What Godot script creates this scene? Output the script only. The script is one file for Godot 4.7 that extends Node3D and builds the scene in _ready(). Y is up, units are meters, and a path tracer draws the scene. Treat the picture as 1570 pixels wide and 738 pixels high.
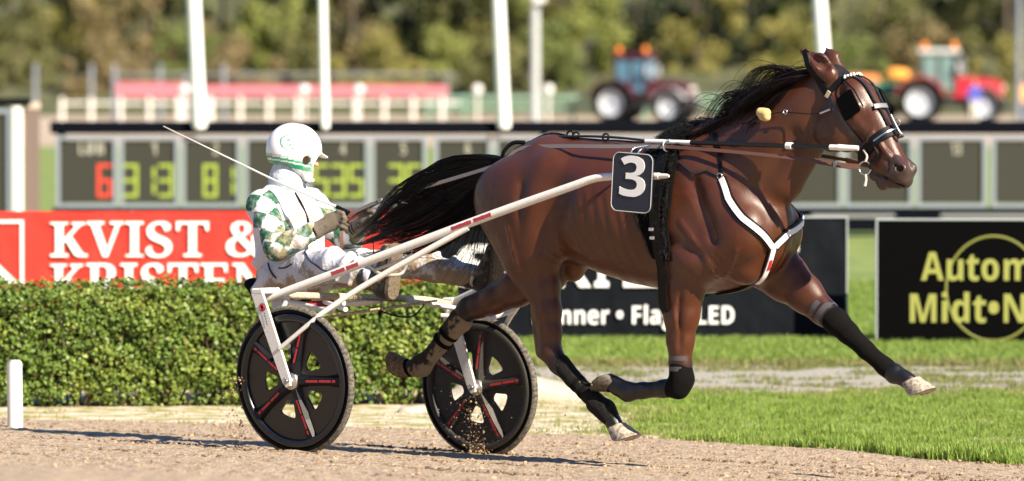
extends Node3D

# ---------------------------------------------------------------- shared state
var rig := Transform3D(Basis(Vector3.UP, deg_to_rad(-37.0)), Vector3.ZERO)   # X of the rig = direction of travel, Z = the horse's right side
var M := {}
var rng := RandomNumberGenerator.new()
var used := {}

func srgb(r, g, b, a = 1.0) -> Color:
	return Color(r / 255.0, g / 255.0, b / 255.0, a)

func lin(r: float, g: float, b: float) -> Color:
	return Color(r, g, b).linear_to_srgb()

func mat(col: Color, rough := 0.6, metal := 0.0, spec := 0.5) -> StandardMaterial3D:
	var m := StandardMaterial3D.new()
	m.albedo_color = col
	m.roughness = rough
	m.metallic = metal
	m.metallic_specular = spec
	return m

func noise_tex(freq: float, size := 512, octaves := 4, sd := 1, ramp = null, normal := false, bump := 4.0, kind := FastNoiseLite.TYPE_SIMPLEX_SMOOTH) -> NoiseTexture2D:
	var n := FastNoiseLite.new()
	n.noise_type = kind
	n.seed = sd
	n.frequency = freq
	n.fractal_octaves = octaves
	var t := NoiseTexture2D.new()
	t.width = size
	t.height = size
	t.seamless = true
	t.noise = n
	t.as_normal_map = normal
	t.bump_strength = bump
	if ramp != null:
		var g := Gradient.new()
		var offs := PackedFloat32Array()
		var cols := PackedColorArray()
		for e in ramp:
			offs.append(e[0])
			cols.append(e[1])
		g.offsets = offs
		g.colors = cols
		t.color_ramp = g
	return t

func tri(m: StandardMaterial3D, scale: float, world := false) -> StandardMaterial3D:
	m.uv1_triplanar = true
	m.uv1_world_triplanar = world
	m.uv1_scale = Vector3.ONE * scale
	return m

func bumped(m: StandardMaterial3D, tex: Texture2D, cm: float) -> StandardMaterial3D:
	m.heightmap_enabled = true
	m.heightmap_texture = tex
	m.heightmap_scale = cm
	return m

func vcol(m: StandardMaterial3D) -> StandardMaterial3D:
	m.vertex_color_use_as_albedo = true
	return m

# ---------------------------------------------------------------- nodes
func numbered(n: String) -> String:
	if not used.has(n):
		used[n] = 0
		return n
	used[n] += 1
	return "%s_%03d" % [n, used[n]]

func tag(o: Node3D, label: String, category: String, group := "") -> Node3D:
	o.set_meta("label", label)
	o.set_meta("category", category)
	if group != "":
		o.set_meta("group", group)
	return o

func thing(called: String, label: String, category: String, at := Transform3D(), group := "") -> Node3D:
	var o := Node3D.new()
	o.name = numbered(called)
	add_child(o)
	o.transform = at
	return tag(o, label, category, group)

# a thing of the running horse's group; its parts are given in rig coordinates
func rigged(called: String, label: String, category: String, base: Vector3, group := "") -> Node3D:
	var o := thing(called, label, category, rig * Transform3D(Basis(), base), group)
	o.set_meta("base", base)
	return o

func part(called: String, mesh: Mesh, m: Material, parent: Node3D, at = null, label := "") -> MeshInstance3D:
	var o := MeshInstance3D.new()
	o.name = called
	o.mesh = mesh
	o.material_override = m
	parent.add_child(o, true)
	if at != null:
		o.transform = at
	elif parent.has_meta("base"):
		o.position = -parent.get_meta("base")
	if label != "":
		o.set_meta("label", label)
	return o

func setting(called: String, mesh: Mesh, m: Material, kind := "structure") -> MeshInstance3D:
	var o := MeshInstance3D.new()
	o.name = numbered(called)
	o.mesh = mesh
	o.material_override = m
	add_child(o, true)
	o.set_meta("kind", kind)
	return o

# ---------------------------------------------------------------- mesh building
class B:
	var v := PackedVector3Array()
	var n := PackedVector3Array()
	var c := PackedColorArray()
	var uv := PackedVector2Array()
	var ix := PackedInt32Array()
	var col := Color.WHITE

	func vert(p: Vector3, nn: Vector3, t := Vector2.ZERO) -> int:
		v.append(p)
		n.append(nn)
		c.append(col)
		uv.append(t)
		return v.size() - 1

	func tri3(a: int, b: int, d: int) -> void:
		ix.append(a)
		ix.append(b)
		ix.append(d)

	func quad(a: Vector3, b: Vector3, d: Vector3, e: Vector3, u0 := Vector2(0, 0), u1 := Vector2(1, 1)) -> void:
		var nn := (d - a).cross(b - a).normalized()
		if nn.length() < 0.5:
			nn = (e - a).cross(d - a).normalized()
		var i := vert(a, nn, Vector2(u0.x, u1.y))
		vert(b, nn, Vector2(u1.x, u1.y))
		vert(d, nn, Vector2(u1.x, u0.y))
		vert(e, nn, Vector2(u0.x, u0.y))
		tri3(i, i + 1, i + 2)
		tri3(i, i + 2, i + 3)

	func face(a: Vector3, b: Vector3, d: Vector3) -> void:
		var nn := (d - a).cross(b - a).normalized()
		var i := vert(a, nn)
		vert(b, nn)
		vert(d, nn)
		tri3(i, i + 1, i + 2)

	# a chamfered box
	func box(t: Transform3D, s: Vector3, ch := 0.004) -> void:
		var h := s * 0.5
		var cc := minf(ch, minf(h.x, minf(h.y, h.z)) * 0.6)
		var ax := [Vector3.RIGHT, Vector3.UP, Vector3.BACK]
		for a in 3:
			var u: Vector3 = ax[(a + 1) % 3]
			var w: Vector3 = ax[(a + 2) % 3]
			var hu: float = h[(a + 1) % 3] - cc
			var hw: float = h[(a + 2) % 3] - cc
			for sg in [-1.0, 1.0]:
				var o: Vector3 = ax[a] * h[a] * sg
				var q := [o - u * hu - w * hw, o + u * hu - w * hw, o + u * hu + w * hw, o - u * hu + w * hw]
				if sg > 0:
					quad(t * q[3], t * q[2], t * q[1], t * q[0])
				else:
					quad(t * q[0], t * q[1], t * q[2], t * q[3])
			# chamfer strips along axis a
			for su in [-1.0, 1.0]:
				for sw in [-1.0, 1.0]:
					var e: Vector3 = ax[a] * (h[a] - cc)
					var p1: Vector3 = u * su * h[(a + 1) % 3] + w * sw * hw
					var p2: Vector3 = u * su * hu + w * sw * h[(a + 2) % 3]
					if su * sw > 0:
						quad(t * (p1 - e), t * (p2 - e), t * (p2 + e), t * (p1 + e))
					else:
						quad(t * (p2 - e), t * (p1 - e), t * (p1 + e), t * (p2 + e))
		for sx in [-1.0, 1.0]:
			for sy in [-1.0, 1.0]:
				for sz in [-1.0, 1.0]:
					var k := Vector3(h.x * sx, h.y * sy, h.z * sz)
					var a1 := k - Vector3(0, cc * sy, cc * sz)
					var a2 := k - Vector3(cc * sx, 0, cc * sz)
					var a3 := k - Vector3(cc * sx, cc * sy, 0)
					if sx * sy * sz > 0:
						face(t * a1, t * a3, t * a2)
					else:
						face(t * a1, t * a2, t * a3)

	func bx(lo: Vector3, hi: Vector3, ch := 0.004) -> void:
		box(Transform3D(Basis(), (lo + hi) * 0.5), hi - lo, ch)

	# a tube along points; radii may be one number or one for each point; flat = squash of the second axis
	func tube(pts: Array, radii, sides := 8, flat := 1.0, up := Vector3.UP, caps := true) -> void:
		var cnt := pts.size()
		var prev := Vector3.ZERO
		var start := v.size()
		var along := 0.0
		for i in cnt:
			var p: Vector3 = pts[i]
			var d: Vector3 = (pts[mini(i + 1, cnt - 1)] - pts[maxi(i - 1, 0)]).normalized()
			if i > 0:
				along += (p - pts[i - 1]).length()
			var s := prev - d * prev.dot(d) if i > 0 else up - d * up.dot(d)
			if s.length() < 1e-4:
				s = Vector3.RIGHT - d * d.x
				if s.length() < 1e-3:
					s = Vector3.BACK - d * d.z
			s = s.normalized()
			prev = s
			var w := d.cross(s).normalized()
			var r: float = radii[i] if radii is Array or radii is PackedFloat32Array else radii
			for k in sides + 1:
				var an := TAU * k / sides
				var ca := cos(an)
				var sa := sin(an)
				vert(p + s * ca * r * flat + w * sa * r, (s * ca / flat + w * sa).normalized(), Vector2(float(k) / sides, along))
		for i in cnt - 1:
			for k in sides:
				var a := start + i * (sides + 1) + k
				var b := a + sides + 1
				tri3(a, a + 1, b)
				tri3(a + 1, b + 1, b)
		if caps:
			for e in [0, cnt - 1]:
				var d2: Vector3 = (pts[0] - pts[1]).normalized() if e == 0 else (pts[cnt - 1] - pts[cnt - 2]).normalized()
				var m := vert(pts[e], d2)
				for k in sides + 1:
					vert(v[start + e * (sides + 1) + k], d2)
				for k in sides:
					if e == 0:
						tri3(m, m + k + 2, m + k + 1)
					else:
						tri3(m, m + k + 1, m + k + 2)

	# revolve a profile of (radius, height) about an axis
	func lathe(t: Transform3D, prof: Array, sides := 32, arc := TAU) -> void:
		var start := v.size()
		var cnt := prof.size()
		for i in cnt:
			var a: Vector2 = prof[maxi(i - 1, 0)]
			var b: Vector2 = prof[mini(i + 1, cnt - 1)]
			var tn := (b - a).normalized()
			for k in sides + 1:
				var an := arc * k / sides
				var ca := cos(an)
				var sa := sin(an)
				var nn := Vector3(tn.y * ca, -tn.x, tn.y * sa)
				vert(t * Vector3(prof[i].x * ca, prof[i].y, prof[i].x * sa), (t.basis * nn).normalized(), Vector2(float(k) / sides, float(i) / (cnt - 1)))
		for i in cnt - 1:
			for k in sides:
				var a2 := start + i * (sides + 1) + k
				var b2 := a2 + sides + 1
				tri3(a2, a2 + 1, b2)
				tri3(a2 + 1, b2 + 1, b2)

	# a flat polygon pushed out to a thickness along its z, with a small bevel
	func prism(t: Transform3D, poly: PackedVector2Array, depth: float, bevel := 0.0) -> void:
		var pl := poly
		if Geometry2D.is_polygon_clockwise(pl):
			pl = pl.duplicate()
			pl.reverse()
		var inner := pl
		if bevel > 0:
			var off := Geometry2D.offset_polygon(pl, -bevel)
			if off.size() == 1 and off[0].size() == pl.size():
				inner = off[0]
		var ids := Geometry2D.triangulate_polygon(inner)
		for sg in [-1.0, 1.0]:
			var base := v.size()
			for q in inner:
				vert(t * Vector3(q.x, q.y, sg * depth * 0.5), (t.basis * Vector3(0, 0, sg)).normalized(), q)
			for i in range(0, ids.size(), 3):
				tri3(base + ids[i], base + ids[i + 1], base + ids[i + 2])
		var hb := depth * 0.5
		var cnt := pl.size()
		for i in cnt:
			var a: Vector2 = pl[i]
			var b: Vector2 = pl[(i + 1) % cnt]
			quad(t * Vector3(b.x, b.y, -hb), t * Vector3(a.x, a.y, -hb), t * Vector3(a.x, a.y, hb), t * Vector3(b.x, b.y, hb))

	# a flat band (strap) along points, with its broad face turned to `face_dirs`
	func strap(pts: Array, width: float, thick: float, outs: Array) -> void:
		var cnt := pts.size()
		var rows := []
		for i in cnt:
			var p: Vector3 = pts[i]
			var d: Vector3 = (pts[mini(i + 1, cnt - 1)] - pts[maxi(i - 1, 0)]).normalized()
			var o: Vector3 = outs[mini(i, outs.size() - 1)]
			o = (o - d * o.dot(d)).normalized()
			var w := d.cross(o) * width * 0.5
			var h := o * thick * 0.5
			rows.append([p - w - h, p + w - h, p + w + h, p - w + h, o, w.normalized()])
		for i in cnt - 1:
			var a: Array = rows[i]
			var b: Array = rows[i + 1]
			for k in 4:
				var k2 := (k + 1) % 4
				var sgn: Vector3 = [-a[4], a[5], a[4], -a[5]][k]
				var sgn2: Vector3 = [-b[4], b[5], b[4], -b[5]][k]
				var i0 := vert(a[k], sgn)
				vert(a[k2], sgn)
				vert(b[k2], sgn2)
				vert(b[k], sgn2)
				tri3(i0, i0 + 2, i0 + 1)
				tri3(i0, i0 + 3, i0 + 2)
		for e in [0, cnt - 1]:
			var r: Array = rows[e]
			quad(r[0], r[1], r[2], r[3])

	func done() -> ArrayMesh:
		if ix.size() < 120000:
			# front faces on the side of the normals
			for i in range(0, ix.size(), 3):
				var a := ix[i]
				var b := ix[i + 1]
				var d := ix[i + 2]
				if (v[d] - v[a]).cross(v[b] - v[a]).dot(n[a] + n[b] + n[d]) < 0.0:
					ix[i + 1] = d
					ix[i + 2] = b
		var m := ArrayMesh.new()
		var ar := []
		ar.resize(Mesh.ARRAY_MAX)
		ar[Mesh.ARRAY_VERTEX] = v
		ar[Mesh.ARRAY_NORMAL] = n
		ar[Mesh.ARRAY_COLOR] = c
		ar[Mesh.ARRAY_TEX_UV] = uv
		ar[Mesh.ARRAY_INDEX] = ix
		m.add_surface_from_arrays(Mesh.PRIMITIVE_TRIANGLES, ar)
		return m

# smooth curve through points
func spline(pts: Array, steps := 6) -> Array:
	var r := []
	var c := pts.size()
	for i in c - 1:
		var p0: Vector3 = pts[maxi(i - 1, 0)]
		var p1: Vector3 = pts[i]
		var p2: Vector3 = pts[i + 1]
		var p3: Vector3 = pts[mini(i + 2, c - 1)]
		for s in steps:
			r.append(p1.cubic_interpolate(p2, p0, p3, float(s) / steps))
	r.append(pts[c - 1])
	return r

func lerps(vals: Array, cnt: int) -> Array:
	var r := []
	for i in cnt:
		var f := float(i) / (cnt - 1) * (vals.size() - 1)
		var k := mini(int(f), vals.size() - 2)
		r.append(lerpf(vals[k], vals[k + 1], f - k))
	return r

# ---------------------------------------------------------------- bodies: a field of elliptic, tapered bones joined smoothly and meshed as surface nets
class Flesh:
	var p0 := PackedVector3Array()
	var dv := PackedVector3Array()
	var il := PackedFloat32Array()
	var a0 := PackedFloat32Array()
	var da := PackedFloat32Array()
	var b0 := PackedFloat32Array()
	var db := PackedFloat32Array()
	var side := PackedVector3Array()
	var kk := PackedFloat32Array()
	var op := PackedInt32Array()
	var cols := PackedColorArray()
	var cell := 0.01
	var lo := Vector3.ZERO
	var nb := Vector3i.ZERO
	var dims := Vector3i.ZERO
	var results := []
	var col := Color(0.5, 0.5, 0.5)
	const N := 8
	var cut_at := Vector3.ZERO      # keep only what lies on the side of cut_dir, 1 cm over
	var cut_dir := Vector3.ZERO

	# a bone from p to q: radius a in the plane across `side`, b along it
	func bone(p: Vector3, q: Vector3, ap: float, aq: float, bp := -1.0, bq := -1.0, k := 0.03, sd := Vector3.BACK, what := 1) -> void:
		p0.append(p)
		dv.append(q - p)
		il.append(1.0 / maxf((q - p).length_squared(), 1e-9))
		a0.append(ap)
		da.append(aq - ap)
		var bb := ap if bp < 0 else bp
		var bq2 := aq if bq < 0 else bq
		b0.append(bb)
		db.append(bq2 - bb)
		side.append(sd.normalized())
		kk.append(k)
		op.append(what)
		cols.append(col)

	# a chain of [x, y, z, a, b]
	func chain(st: Array, k := 0.03, sd := Vector3.BACK) -> void:
		for i in st.size() - 1:
			var s: Array = st[i]
			var e: Array = st[i + 1]
			bone(Vector3(s[0], s[1], s[2]), Vector3(e[0], e[1], e[2]), s[3], e[3], s[4], e[4], k, sd)

	func ball(p: Vector3, a: float, b: float, k := 0.03, sd := Vector3.BACK, what := 1) -> void:
		bone(p, p + Vector3(0.0001, 0, 0), a, a, b, b, k, sd, what)

	func dist(i: int, p: Vector3) -> float:
		var r := p - p0[i]
		var d := dv[i]
		var t := clampf(r.dot(d) * il[i], 0.0, 1.0)
		r -= d * t
		var vv := r.dot(side[i])
		vv *= vv
		var u2 := maxf(r.length_squared() - vv, 0.0)
		var a := a0[i] + da[i] * t
		var b := b0[i] + db[i] * t
		a *= a
		b *= b
		var q := sqrt(u2 / a + vv / b)
		var g := sqrt(u2 / (a * a) + vv / (b * b))
		return q * (q - 1.0) / g if g > 1e-6 else -sqrt(minf(a, b))

	func value(p: Vector3, list: PackedInt32Array) -> float:
		var f := 1.0
		for i in list:
			var r := p - p0[i]
			var d := dv[i]
			var t := clampf(r.dot(d) * il[i], 0.0, 1.0)
			r -= d * t
			var vv := r.dot(side[i])
			vv *= vv
			var u2 := r.length_squared() - vv
			var a := a0[i] + da[i] * t
			var b := b0[i] + db[i] * t
			a *= a
			b *= b
			u2 /= a
			vv /= b
			var q := u2 + vv
			var e := sqrt(q) if q > 1e-8 else 1e-4
			e = (q - e) / sqrt(u2 / a + vv / b + 1e-12)
			var k := kk[i]
			if op[i] != 1:
				e = -e
				if e > f - k:
					var h2 := maxf(k - absf(f - e), 0.0)
					f = maxf(f, e) + h2 * h2 * 0.25 / k
			elif e < f + k:
				var h := maxf(k - absf(f - e), 0.0)
				f = minf(f, e) - h * h * 0.25 / k
		return f

	func thin(list: PackedInt32Array, mid: Vector3, fm: float, rad: float) -> PackedInt32Array:
		var near := PackedInt32Array()
		for i in list:
			if dist(i, mid) * (1.0 if op[i] == 1 else 0.8) < fm + rad * 2.0 + kk[i]:
				near.append(i)
		return near

	func block(bi: int) -> void:
		var bx := bi % nb.x
		var by := (bi / nb.x) % nb.y
		var bz := bi / (nb.x * nb.y)
		var org := lo + Vector3(bx, by, bz) * (cell * N)
		var mid := org + Vector3.ONE * (cell * N * 0.5)
		var rad := cell * N * 0.87
		if cut_dir != Vector3.ZERO and (mid - cut_at).dot(cut_dir) < -rad - 0.012:
			return
		var list := PackedInt32Array()
		for i in p0.size():
			# cheap test first
			var r := mid - p0[i]
			var t := clampf(r.dot(dv[i]) * il[i], 0.0, 1.0)
			var reach := maxf(maxf(a0[i], a0[i] + da[i]), maxf(b0[i], b0[i] + db[i])) + rad + kk[i] + 0.01
			if (r - dv[i] * t).length_squared() < reach * reach:
				list.append(i)
		if list.is_empty():
			return
		var fm := value(mid, list)
		if absf(fm) > rad * 1.45 + 0.008:
			return
		list = thin(list, mid, fm, rad)
		var out := [PackedInt32Array(), PackedVector3Array(), PackedColorArray(), PackedInt32Array()]
		var h := N / 2
		for sub in 8:
			var o := Vector3i(sub & 1, (sub >> 1) & 1, (sub >> 2) & 1) * h
			var m2 := org + (Vector3(o) + Vector3.ONE * h * 0.5) * cell
			var f2 := value(m2, list)
			if absf(f2) > rad * 0.5 * 1.45 + 0.005:
				continue
			nets(Vector3i(bx, by, bz) * N + o, thin(list, m2, f2, rad * 0.5), out)
		results[bi] = out

	func nets(at0: Vector3i, list: PackedInt32Array, out: Array) -> void:
		var h := N / 2
		var S := h + 1
		var org := lo + Vector3(at0) * cell
		var s := PackedFloat32Array()
		s.resize(S * S * S)
		var x := 0
		for k in S:
			for j in S:
				for i in S:
					s[x] = value(org + Vector3(i, j, k) * cell, list)
					x += 1
		var cells: PackedInt32Array = out[0]
		var verts: PackedVector3Array = out[1]
		var vc: PackedColorArray = out[2]
		var edges: PackedInt32Array = out[3]
		var dx := [0, 1, S, S + 1, S * S, S * S + 1, S * S + S, S * S + S + 1]
		var corner := [Vector3(0, 0, 0), Vector3(1, 0, 0), Vector3(0, 1, 0), Vector3(1, 1, 0), Vector3(0, 0, 1), Vector3(1, 0, 1), Vector3(0, 1, 1), Vector3(1, 1, 1)]
		var pairs := [0, 1, 2, 3, 4, 5, 6, 7, 0, 2, 1, 3, 4, 6, 5, 7, 0, 4, 1, 5, 2, 6, 3, 7]
		for k in h:
			for j in h:
				for i in h:
					var at := i + S * (j + S * k)
					var inside := 0
					for c in 8:
						if s[at + dx[c]] < 0.0:
							inside += 1
					if inside == 0 or inside == 8:
						continue
					var gid := (at0.x + i) + dims.x * ((at0.y + j) + dims.y * (at0.z + k))
					var here := s[at] < 0.0
					if here != (s[at + 1] < 0.0):
						edges.append(gid)
						edges.append(0 if here else 3)
					if here != (s[at + S] < 0.0):
						edges.append(gid)
						edges.append(1 if here else 4)
					if here != (s[at + S * S] < 0.0):
						edges.append(gid)
						edges.append(2 if here else 5)
					var sum := Vector3.ZERO
					var cnt := 0
					for e in 12:
						var f0: float = s[at + dx[pairs[e * 2]]]
						var f1: float = s[at + dx[pairs[e * 2 + 1]]]
						if (f0 < 0.0) != (f1 < 0.0):
							sum += corner[pairs[e * 2]].lerp(corner[pairs[e * 2 + 1]], f0 / (f0 - f1))
							cnt += 1
					var p := org + (Vector3(i, j, k) + sum / cnt) * cell
					cells.append(gid)
					verts.append(p)
					var cw := 0.0
					var cr := Color(0, 0, 0)
					for q in list:
						if cols[q].a < 0.5:
							continue
						var dd := maxf(absf(dist(q, p)) if op[q] != 1 else dist(q, p), 0.0) + 0.012
						var w := 1.0 / (dd * dd * dd)
						if op[q] != 1:
							w *= 0.3
						cr += cols[q] * w
						cw += w
					vc.append(cr / maxf(cw, 1e-9))
		out[0] = cells
		out[1] = verts
		out[2] = vc
		out[3] = edges

	func mesh(step: float, tint = null, relief = null) -> ArrayMesh:
		cell = step
		lo = Vector3.ONE * 1e6
		var hi := Vector3.ONE * -1e6
		for i in p0.size():
			if op[i] != 1:
				continue
			var r := Vector3.ONE * (maxf(maxf(a0[i], a0[i] + da[i]), maxf(b0[i], b0[i] + db[i])) + 0.03)
			lo = lo.min(p0[i] - r).min(p0[i] + dv[i] - r)
			hi = hi.max(p0[i] + r).max(p0[i] + dv[i] + r)
		nb = Vector3i(((hi - lo) / (cell * N)).ceil()) + Vector3i.ONE
		dims = nb * N
		var total := nb.x * nb.y * nb.z
		results.resize(total)
		for q in total:
			block(q)
		var where := {}
		var v := PackedVector3Array()
		var c := PackedColorArray()
		for r in results:
			if r == null:
				continue
			for i in r[0].size():
				where[r[0][i]] = v.size()
				v.append(r[1][i])
				c.append(r[2][i] if tint == null else tint.call(r[1][i], r[2][i]))
		var n := PackedVector3Array()
		n.resize(v.size())
		var ix := PackedInt32Array()
		var sx := 1
		var sy := dims.x
		var sz := dims.x * dims.y
		var st := [[sy, sz], [sz, sx], [sx, sy]]
		for r in results:
			if r == null:
				continue
			var e: PackedInt32Array = r[3]
			for i in range(0, e.size(), 2):
				var g := e[i]
				var ax := e[i + 1] % 3
				var u: int = st[ax][0]
				var w: int = st[ax][1]
				var q0 = where.get(g)
				var q1 = where.get(g - u)
				var q2 = where.get(g - u - w)
				var q3 = where.get(g - w)
				if q0 == null or q1 == null or q2 == null or q3 == null:
					continue
				if cut_dir != Vector3.ZERO and (v[q0] - cut_at).dot(cut_dir) < -0.010:
					continue
				var nn: Vector3 = (v[q2] - v[q0]).cross(v[q3] - v[q1])
				if e[i + 1] >= 3:
					nn = -nn
				n[q0] += nn
				n[q1] += nn
				n[q2] += nn
				n[q3] += nn
				if e[i + 1] < 3:
					ix.append_array([q0, q2, q1, q0, q3, q2])
				else:
					ix.append_array([q0, q1, q2, q0, q2, q3])
		for i in n.size():
			n[i] = n[i].normalized()
		if relief != null:
			for i in v.size():
				v[i] += n[i] * relief.call(v[i])
			var n2 := PackedVector3Array()
			n2.resize(v.size())
			for i in range(0, ix.size(), 3):
				var a := ix[i]
				var bb := ix[i + 1]
				var d := ix[i + 2]
				var fn := (v[d] - v[a]).cross(v[bb] - v[a])
				n2[a] += fn
				n2[bb] += fn
				n2[d] += fn
			for i in n2.size():
				n[i] = n2[i].normalized() if n2[i].length_squared() > 0.0 else n[i]
		var m := ArrayMesh.new()
		var ar := []
		ar.resize(Mesh.ARRAY_MAX)
		ar[Mesh.ARRAY_VERTEX] = v
		ar[Mesh.ARRAY_NORMAL] = n
		ar[Mesh.ARRAY_COLOR] = c
		ar[Mesh.ARRAY_INDEX] = ix
		m.add_surface_from_arrays(Mesh.PRIMITIVE_TRIANGLES, ar)
		results = []
		return m

func _ready() -> void:
	rng.seed = 7
	# ---- camera: a long lens held at head height, focused on the horse
	var cam := Camera3D.new()
	cam.name = "camera"
	cam.position = Vector3(0.614, 1.91, 24.55)
	cam.rotation.x = -atan(252.0 / 7680.0)
	cam.keep_aspect = Camera3D.KEEP_HEIGHT
	cam.near = 0.5
	cam.far = 3000.0
	var lens := CameraAttributesPhysical.new()
	lens.frustum_focal_length = 280.0
	lens.exposure_aperture = 4.2
	lens.frustum_focus_distance = 23.7
	lens.frustum_near = 0.5
	lens.frustum_far = 3000.0
	cam.attributes = lens
	cam.fov = rad_to_deg(2.0 * atan(369.0 / 7680.0))
	add_child(cam)
	cam.current = true
	# ---- sky and sun
	var env := Environment.new()
	env.tonemap_mode = Environment.TONE_MAPPER_LINEAR
	env.tonemap_exposure = 2.45
	env.background_mode = Environment.BG_SKY
	var sm := ProceduralSkyMaterial.new()
	sm.sky_top_color = srgb(92, 138, 200)
	sm.sky_horizon_color = srgb(206, 218, 230)
	sm.sky_curve = 0.16
	sm.ground_bottom_color = srgb(120, 112, 95)
	sm.ground_horizon_color = srgb(190, 190, 185)
	sm.sun_angle_max = 1.0
	var sky := Sky.new()
	sky.sky_material = sm
	env.sky = sky
	env.background_energy_multiplier = 0.38
	env.sdfgi_enabled = true
	env.ssao_enabled = true
	env.ssil_enabled = true
	var we := WorldEnvironment.new()
	we.name = "environment"
	we.environment = env
	add_child(we)
	var sun := DirectionalLight3D.new()
	sun.name = "sun"
	sun.light_energy = 1.6
	sun.light_angular_distance = 0.53
	sun.light_color = srgb(255, 241, 219)
	sun.shadow_enabled = true
	add_child(sun)
	sun.look_at_from_position(Vector3(0.57, 0.60, 0.57) * 10.0, Vector3.ZERO)
	materials()
	build_all()

# ---------------------------------------------------------------- the horse
const BAY := Color(0.058, 0.0160, 0.0062)
const BAYW := Color(0.105, 0.040, 0.015)
const BAYD := Color(0.016, 0.0070, 0.005)
const BLACK := Color(0.0042, 0.0036, 0.0035)
const MUZ := Color(0.034, 0.020, 0.016)

func horse_flesh() -> Flesh:
	var f := Flesh.new()
	f.col = BAY
	# trunk
	f.chain([[0.90, 1.325, 0, 0.215, 0.19], [1.04, 1.335, 0, 0.268, 0.245], [1.22, 1.315, 0, 0.278, 0.262], [1.40, 1.283, 0, 0.304, 0.28], [1.56, 1.258, 0, 0.318, 0.28], [1.72, 1.262, 0, 0.343, 0.262], [1.88, 1.262, 0, 0.363, 0.228], [2.02, 1.24, 0, 0.325, 0.205], [2.12, 1.20, 0, 0.245, 0.185]], 0.05)
	# croup, point of the buttock and hip bones
	f.bone(Vector3(0.83, 1.44, 0), Vector3(1.0, 1.50, 0), 0.10, 0.10, 0.10, 0.13, 0.10)
	for s in [-1.0, 1.0]:
		f.bone(Vector3(0.80, 1.335, 0.135 * s), Vector3(1.02, 1.30, 0.15 * s), 0.13, 0.19, 0.085, 0.12, 0.08)
		f.ball(Vector3(1.13, 1.475, 0.17 * s), 0.06, 0.055, 0.09)
		# shoulder blade and the muscle over the arm
		f.bone(Vector3(1.95, 1.46, 0.13 * s), Vector3(2.20, 1.20, 0.15 * s), 0.12, 0.115, 0.065, 0.085, 0.07)
		f.bone(Vector3(2.20, 1.17, 0.15 * s), Vector3(1.99, 1.06, 0.165 * s), 0.115, 0.12, 0.085, 0.095, 0.06)
		f.bone(Vector3(1.93, 1.30, 0.15 * s), Vector3(1.93, 1.08, 0.17 * s), 0.09, 0.10, 0.06, 0.07, 0.06)
		# breast muscles
		f.bone(Vector3(2.255, 1.20, 0.075 * s), Vector3(2.19, 1.03, 0.09 * s), 0.09, 0.085, 0.075, 0.075, 0.03)
		# hollow before the hip, groove behind the shoulder
		f.col = Color(0, 0, 0, 0)
		f.bone(Vector3(1.24, 1.36, 0.335 * s), Vector3(1.17, 1.18, 0.325 * s), 0.06, 0.05, 0.075, 0.075, 0.10, Vector3.BACK, 0)
		f.bone(Vector3(1.72, 1.36, 0.36 * s), Vector3(1.76, 1.05, 0.34 * s), 0.05, 0.045, 0.085, 0.085, 0.08, Vector3.BACK, 0)
		f.col = BAY
	for s in [-1.0, 1.0]:
		f.col = Color(0, 0, 0, 0)
		# seams between the muscles of the thigh and of the shoulder
		f.bone(Vector3(0.84, 1.43, 0.262 * s), Vector3(0.90, 1.06, 0.262 * s), 0.016, 0.013, 0.035, 0.032, 0.05, Vector3.BACK, 0)
		f.bone(Vector3(1.02, 1.40, 0.285 * s), Vector3(1.02, 1.14, 0.285 * s), 0.018, 0.014, 0.034, 0.03, 0.06, Vector3.BACK, 0)
		f.bone(Vector3(1.99, 1.42, 0.235 * s), Vector3(2.12, 1.16, 0.262 * s), 0.014, 0.012, 0.030, 0.026, 0.05, Vector3.BACK, 0)
		f.bone(Vector3(2.05, 1.09, 0.285 * s), Vector3(1.86, 1.14, 0.275 * s), 0.014, 0.012, 0.030, 0.026, 0.05, Vector3.BACK, 0)
		f.col = BAY
	f.col = BAYW
	f.bone(Vector3(1.15, 1.06, -0.02), Vector3(1.12, 0.985, -0.02), 0.075, 0.055, 0.06, 0.05, 0.05)
	f.col = BAY
	# neck
	f.chain([[1.94, 1.40, 0, 0.26, 0.17], [2.10, 1.48, 0, 0.255, 0.135], [2.23, 1.56, 0, 0.215, 0.115], [2.36, 1.665, 0, 0.165, 0.098], [2.47, 1.77, 0, 0.13, 0.086], [2.565, 1.855, 0, 0.108, 0.075]], 0.07)
	f.bone(Vector3(1.80, 1.55, 0), Vector3(2.02, 1.61, 0), 0.075, 0.06, 0.06, 0.05, 0.10)
	# gullet along the under side of the neck
	f.bone(Vector3(2.36, 1.42, 0), Vector3(2.515, 1.63, 0), 0.075, 0.06, 0.065, 0.055, 0.06)
	for s in [-1.0, 1.0]:
		f.col = Color(0, 0, 0, 0)
		f.bone(Vector3(2.30, 1.40, 0.195 * s), Vector3(2.47, 1.635, 0.145 * s), 0.03, 0.025, 0.07, 0.06, 0.05, Vector3.BACK, 0)
		f.col = BAY
	# head
	f.chain([[2.605, 1.865, 0, 0.092, 0.074], [2.70, 1.765, 0, 0.142, 0.092], [2.79, 1.675, 0, 0.118, 0.072], [2.86, 1.59, 0, 0.094, 0.056]], 0.03)
	f.chain([[2.86, 1.59, 0, 0.094, 0.056], [2.915, 1.527, 0, 0.074, 0.050], [2.952, 1.482, 0, 0.062, 0.050]], 0.03)
	f.bone(Vector3(2.74, 1.84, 0), Vector3(2.89, 1.64, 0), 0.055, 0.04, 0.075, 0.035, 0.04)
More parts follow.
